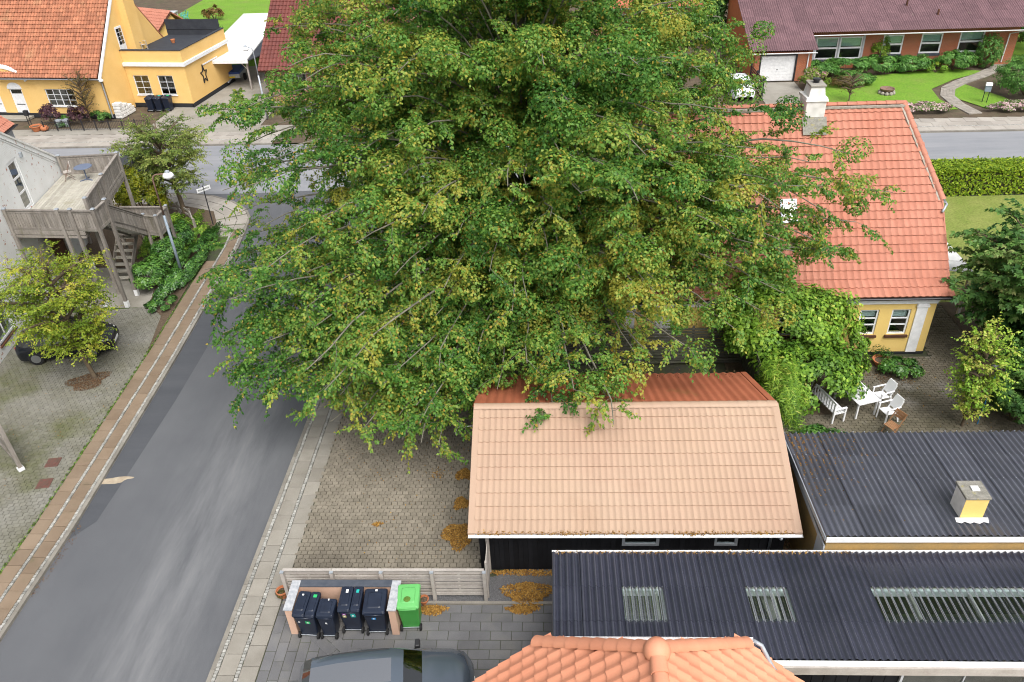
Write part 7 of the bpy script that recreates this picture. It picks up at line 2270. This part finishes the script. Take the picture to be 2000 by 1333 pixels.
for k in range(3): MB().hexa([(-.2, .30+k*.03, .62+k*.1), (.2, .30+k*.03, .62+k*.1), (.2, .32+k*.03, .62+k*.1), (-.2, .32+k*.03, .62+k*.1), (-.2, .325+k*.03, .70+k*.1), (.2, .325+k*.03, .70+k*.1), (.2, .345+k*.03, .70+k*.1), (-.2, .345+k*.03, .70+k*.1)]).build('back_slat', 'teak', wc)
for x in (-.21, .21):
    MB().beam((x, -.24, 0), (x, .38, .92), .03, .03).build('leg', 'teak', wc)
    MB().beam((x*.9, .3, 0), (x*.9, -.2, .44), .03, .03).build('leg', 'teak', wc)
pl_ = thing('patio_lamp', 'blue poled patio feeder with a grey bowl on top beside the sapling', 'garden lamp', (15.55, 23.0, 0))
MB().tube([(0, 0, 0), (.0, 0, 2.4)], .018, 8).build('pole', 'sticker_blue', pl_)
MB().lathe([(.03, 0), (.2, .05), (.24, .12), (.22, .12), (.17, .07), (.02, .03)], c=(0, 0, 2.4), n=20).build('bowl', 'dark_metal', pl_)
# bungalow garden furniture
fp = thing('fire_bowl', 'rusty round fire bowl on stones in the bright lawn', 'fire pit', (25.9, 62.1, 0))
MB().lathe([(.2, .1), (.5, .3), (.55, .42), (.50, .42), (.42, .32), (.05, .22)], n=22).build('bowl', 'rusty_steel', fp)
for k in range(10):
    a = 2*math.pi*k/10
    MB().lathe([(.12, 0), (.16, .1), (.12, .2), (.02, .24)], c=(.5*math.cos(a), .5*math.sin(a), 0), n=7).build('stone', 'mortar', fp)
mb_ = thing('letter_box', 'blue grey letter box on two posts in the side lawn', 'letter box', (32.0, 59.4, 0), R(-20))
for x in (-.15, .15): MB().box(x-.025, x+.025, -.025, .025, 0, .85).build('post', 'dark_metal', mb_)
MB().box(-.2, .2, -.15, .15, .8, 1.25).build('body', 'blue_grey_pole', mb_, bevel=.02)
MB().hexa([(-.22, -.2, 1.25), (.22, -.2, 1.25), (.22, .17, 1.25), (-.22, .17, 1.25), (-.2, -.1, 1.42), (.2, -.1, 1.42), (.2, .12, 1.42), (-.2, .12, 1.42)]).build('lid', 'white_paint', mb_)
df = thing('dark_fence', 'dark slatted fence beside the bungalow garage drive', 'fence')
for k in range(7): MB().beam((16.25, 65.7, .25+k*.2), (16.25, 61.4, .25+k*.2), .03, .13).build('slat', 'brown_timber', df)
for y in (65.6, 63.5, 61.4): MB().box(16.2, 16.32, y-.06, y+.06, 0, 1.65).build('post', 'dark_metal', df)
# items on the far lawn
gtb = thing('lawn_table', 'blue grey covered table on the far lawn behind the terrace', 'table', (-45.2, 98.5, 0))
MB().box(-1.1, 1.1, -.6, .6, .7, .8).build('table_top', 'grey_paint', gtb)
for x in (-1, 1):
    for y in (-.5, .5): MB().box(x-.05, x+.05, y-.05, y+.05, 0, .7).build('leg', 'grey_paint', gtb)
for i, (x, y, rz, lab) in enumerate(((-43.2, 98.2, -80, 'turquoise chair nearest the table on the far lawn'), (-42.5, 97.2, -60, 'turquoise chair farther right on the far lawn'))):
    garden_chair('garden_chair', lab, x, y, 0, rz, 'turquoise', group='turquoise chairs on the far lawn')
# covered trailer in the carport
tr_ = thing('trailer', 'small trailer with a blue cover under the carport', 'trailer', (-28.0, 70.3, 0), R(4))
MB().box(-.75, .75, 0, 2.2, .45, .8).build('body', 'galvanised', tr_, bevel=.02)
MB().hexa([(-.77, -.02, .8), (.77, -.02, .8), (.77, 2.22, .8), (-.77, 2.22, .8), (-.72, .05, .98), (.72, .05, .98), (.72, 2.15, 1.1), (-.72, 2.15, 1.1)]).build('cover', 'tarp_blue', tr_, bevel=.03)
MB().beam((0, 0, .45), (0, -1.2, .45), .08, .08).build('drawbar', 'galvanised', tr_)
MB().box(-.3, .3, -.03, 0, .5, .62).build('number_plate', 'yellow_plastic', tr_)
for s in (-1, 1): MB().tube([(s*.78, 1.1, .3), (s*.95, 1.1, .3)], .3, 16).build('wheel', 'rubber', tr_, bevel=.03)

# ------------------------------------------------------------------ cars
def car(label, loc, rz, paint, L=4.3, W=1.78, H=1.5, hood=0.92, style='hatch', roofglass=False, group='parked cars', plate='front'):
    """front is +x"""
    t = thing('parked_car', label, 'car', loc, rz, group)
    h = L/2
    bl_ = hood                           # belt height
    suv = style == 'suv'
    # stations: x, belt z, roof z (== belt where no cabin), half width at belt, half width at top, sill z
    S = [(-h, .62, .66, .60, .52, .38), (-h+.06, .80, .86, .72, .64, .28), (-h+.14, bl_-.02, bl_+.12, .80, .70, .24), (-h+.28, bl_, bl_+.34, .84, .68, .22), (-h+.62 if not suv else -h+.5, bl_, H-.08, .87, .64, .20),
         (-h+1.15, bl_, H-.01, .89, .64, .19), (-.35, bl_, H, .89, .65, .19), (.25, bl_, H-.03, .89, .64, .19), (.55, bl_, H-.10, .89, .62, .19), (1.0, bl_+.0, bl_+.20, .89, .70, .19), (1.22, bl_-.02, bl_+.05, .88, .74, .19),
         (h-.55, bl_-.10, bl_-.04, .86, .70, .20), (h-.22, bl_-.20, bl_-.13, .80, .62, .22), (h-.07, .62, .66, .70, .54, .26), (h, .50, .53, .58, .46, .32)]
    sc = W/1.78
    rows = []
    for x, zb, zt, wb, wt, zs in S:
        wb, wt = wb*sc, wt*sc
        half = [(wb*.93, zs), (wb*.99, zs+.16), (wb*1.0, (zs+zb)/2+.05), (wb*.985, zb-.04), (wb*.955, zb), (wt, zt-.035), (wt*.93, zt), (wt*.5, zt+.028), (0, zt+.036)]
        full = half+[(-y, z) for y, z in half[:-1][::-1]]
        rows.append([(x, y, z) for y, z in full])
    n = len(rows[0])
    V = [p for r in rows for p in r]
    body, gl, rgf = [], [], []
    for i in range(len(S)-1):
        for j in range(n-1):
            f = (i*n+j, i*n+j+1, (i+1)*n+j+1, (i+1)*n+j)
            jj = min(j, n-2-j)
            side = jj == 4 and 3 <= i <= 8
            screen = jj >= 6 and i == 8
            rear = jj >= 6 and i == 3
            rg = roofglass and jj >= 7 and 4 <= i <= 6
            (rgf if rg else gl if side or screen or rear else body).append(f)
    body.append(tuple(range(n))[::-1])
    body.append(tuple((len(S)-1)*n+j for j in range(n)))
    for fs, nm, m_ in ((body, 'body', paint), (gl, 'glass', 'car_glass'), (rgf, 'roof_glass', 'roof_glass')):
        if not fs: continue
        b = MB()
        used = sorted({i for f in fs for i in f})
        mp = {i: k for k, i in enumerate(used)}
        b.v = [V[i] for i in used]
        b.f = [tuple(mp[i] for i in f) for f in fs]
        b.build(nm, m_, t, smooth=True)
    MB().box(-h+.5, h-.8, -.80*sc, .80*sc, .2, bl_-.12).build('interior', 'dark_room', t)
    for xx in (-.1, .95):
        for s in (-1, 1):
            pass
    for s in (-1, 1):                    # pillars between the side windows
        for x in (-.32, -h+.95):
            MB().beam((x, s*.86*sc, bl_), (x+.03, s*.64*sc, H-.05), .07, .05).build('pillar', 'black_paint', t)
        MB().hexa([(.78, s*.84*sc, bl_+.02), (.95, s*.84*sc, bl_+.02), (.95, s*1.08*sc, bl_+.04), (.80, s*1.08*sc, bl_+.04), (.80, s*.84*sc, bl_+.15), (.93, s*.84*sc, bl_+.15), (.93, s*1.06*sc, bl_+.16), (.81, s*1.06*sc, bl_+.16)]).build('mirror', 'black_paint', t, bevel=.03)
        for x in (-h+.82, h-.85):
            w_ = MB().tube([(x, s*.70*sc, .32), (x, s*.90*sc, .32)], .32, 22).build('wheel', 'rubber', t, bevel=.03)
            MB().tube([(x, s*.895*sc, .32), (x, s*.912*sc, .32)], .20, 14).build('rim', 'rim', w_)
        MB().hexa([(h-.32, s*.50*sc, .66), (h-.10, s*.46*sc, .62), (h-.10, s*.66*sc, .62), (h-.34, s*.78*sc, .66), (h-.34, s*.50*sc, .78), (h-.14, s*.46*sc, .70), (h-.14, s*.66*sc, .70), (h-.36, s*.80*sc, .78)]).build('headlight', 'clear_lamp', t, bevel=.02)
        MB().box(-h+.09, -h+.24, s*.66*sc-.08, s*.66*sc+.08, .74, .93).build('tail_light', 'red_lamp', t, bevel=.02)
    MB().box(h-.02, h+.015, -.26, .26, .36, .47).build('number_plate', 'sticker_white', t)
    MB().box(-h-.015, -h+.02, -.26, .26, .50, .61).build('number_plate', 'sticker_white', t)
    MB().box(h-.10, h-.01, -.45*sc, .45*sc, .50, .56).build('grille', 'black_paint', t)
    for i in (-.55, .55): MB().tube([(-h+.6, i*sc*1.02, H+.0), (-.9, i*sc*1.02, H+.05), (.2, i*sc*1.02, H+.02)], .012, 5).build('roof_rail', 'black_paint', t)
    return t
car('silver grey estate car cut by the bottom edge of the forecourt', (-4.42, 11.78, 0.004), R(8), 'car_grey', L=4.6, W=1.86, H=1.58, hood=1.02, style='suv', roofglass=True)
p1, p2 = Vector((-22.6, 28.3, 0)), Vector((-19.9, 29.0, 0))
car('black hatchback parked under the yellow green tree', (-21.5, 28.55, .006), R(12), 'car_black', L=4.0, W=1.7, H=1.48)
car('dark car on the side street behind the corner tree', (-27.8, 49.9, RZ+.008), R(176), 'car_black', L=4.4)
car('white car beside the dark slatted fence of the bungalow', (14.7, 63.2, 0), R(95), 'car_white', L=4.4)
car('silver car parked beyond the beech crown on the left', (-17.2, 60.4, 0), R(175), 'car_silver', L=4.4)
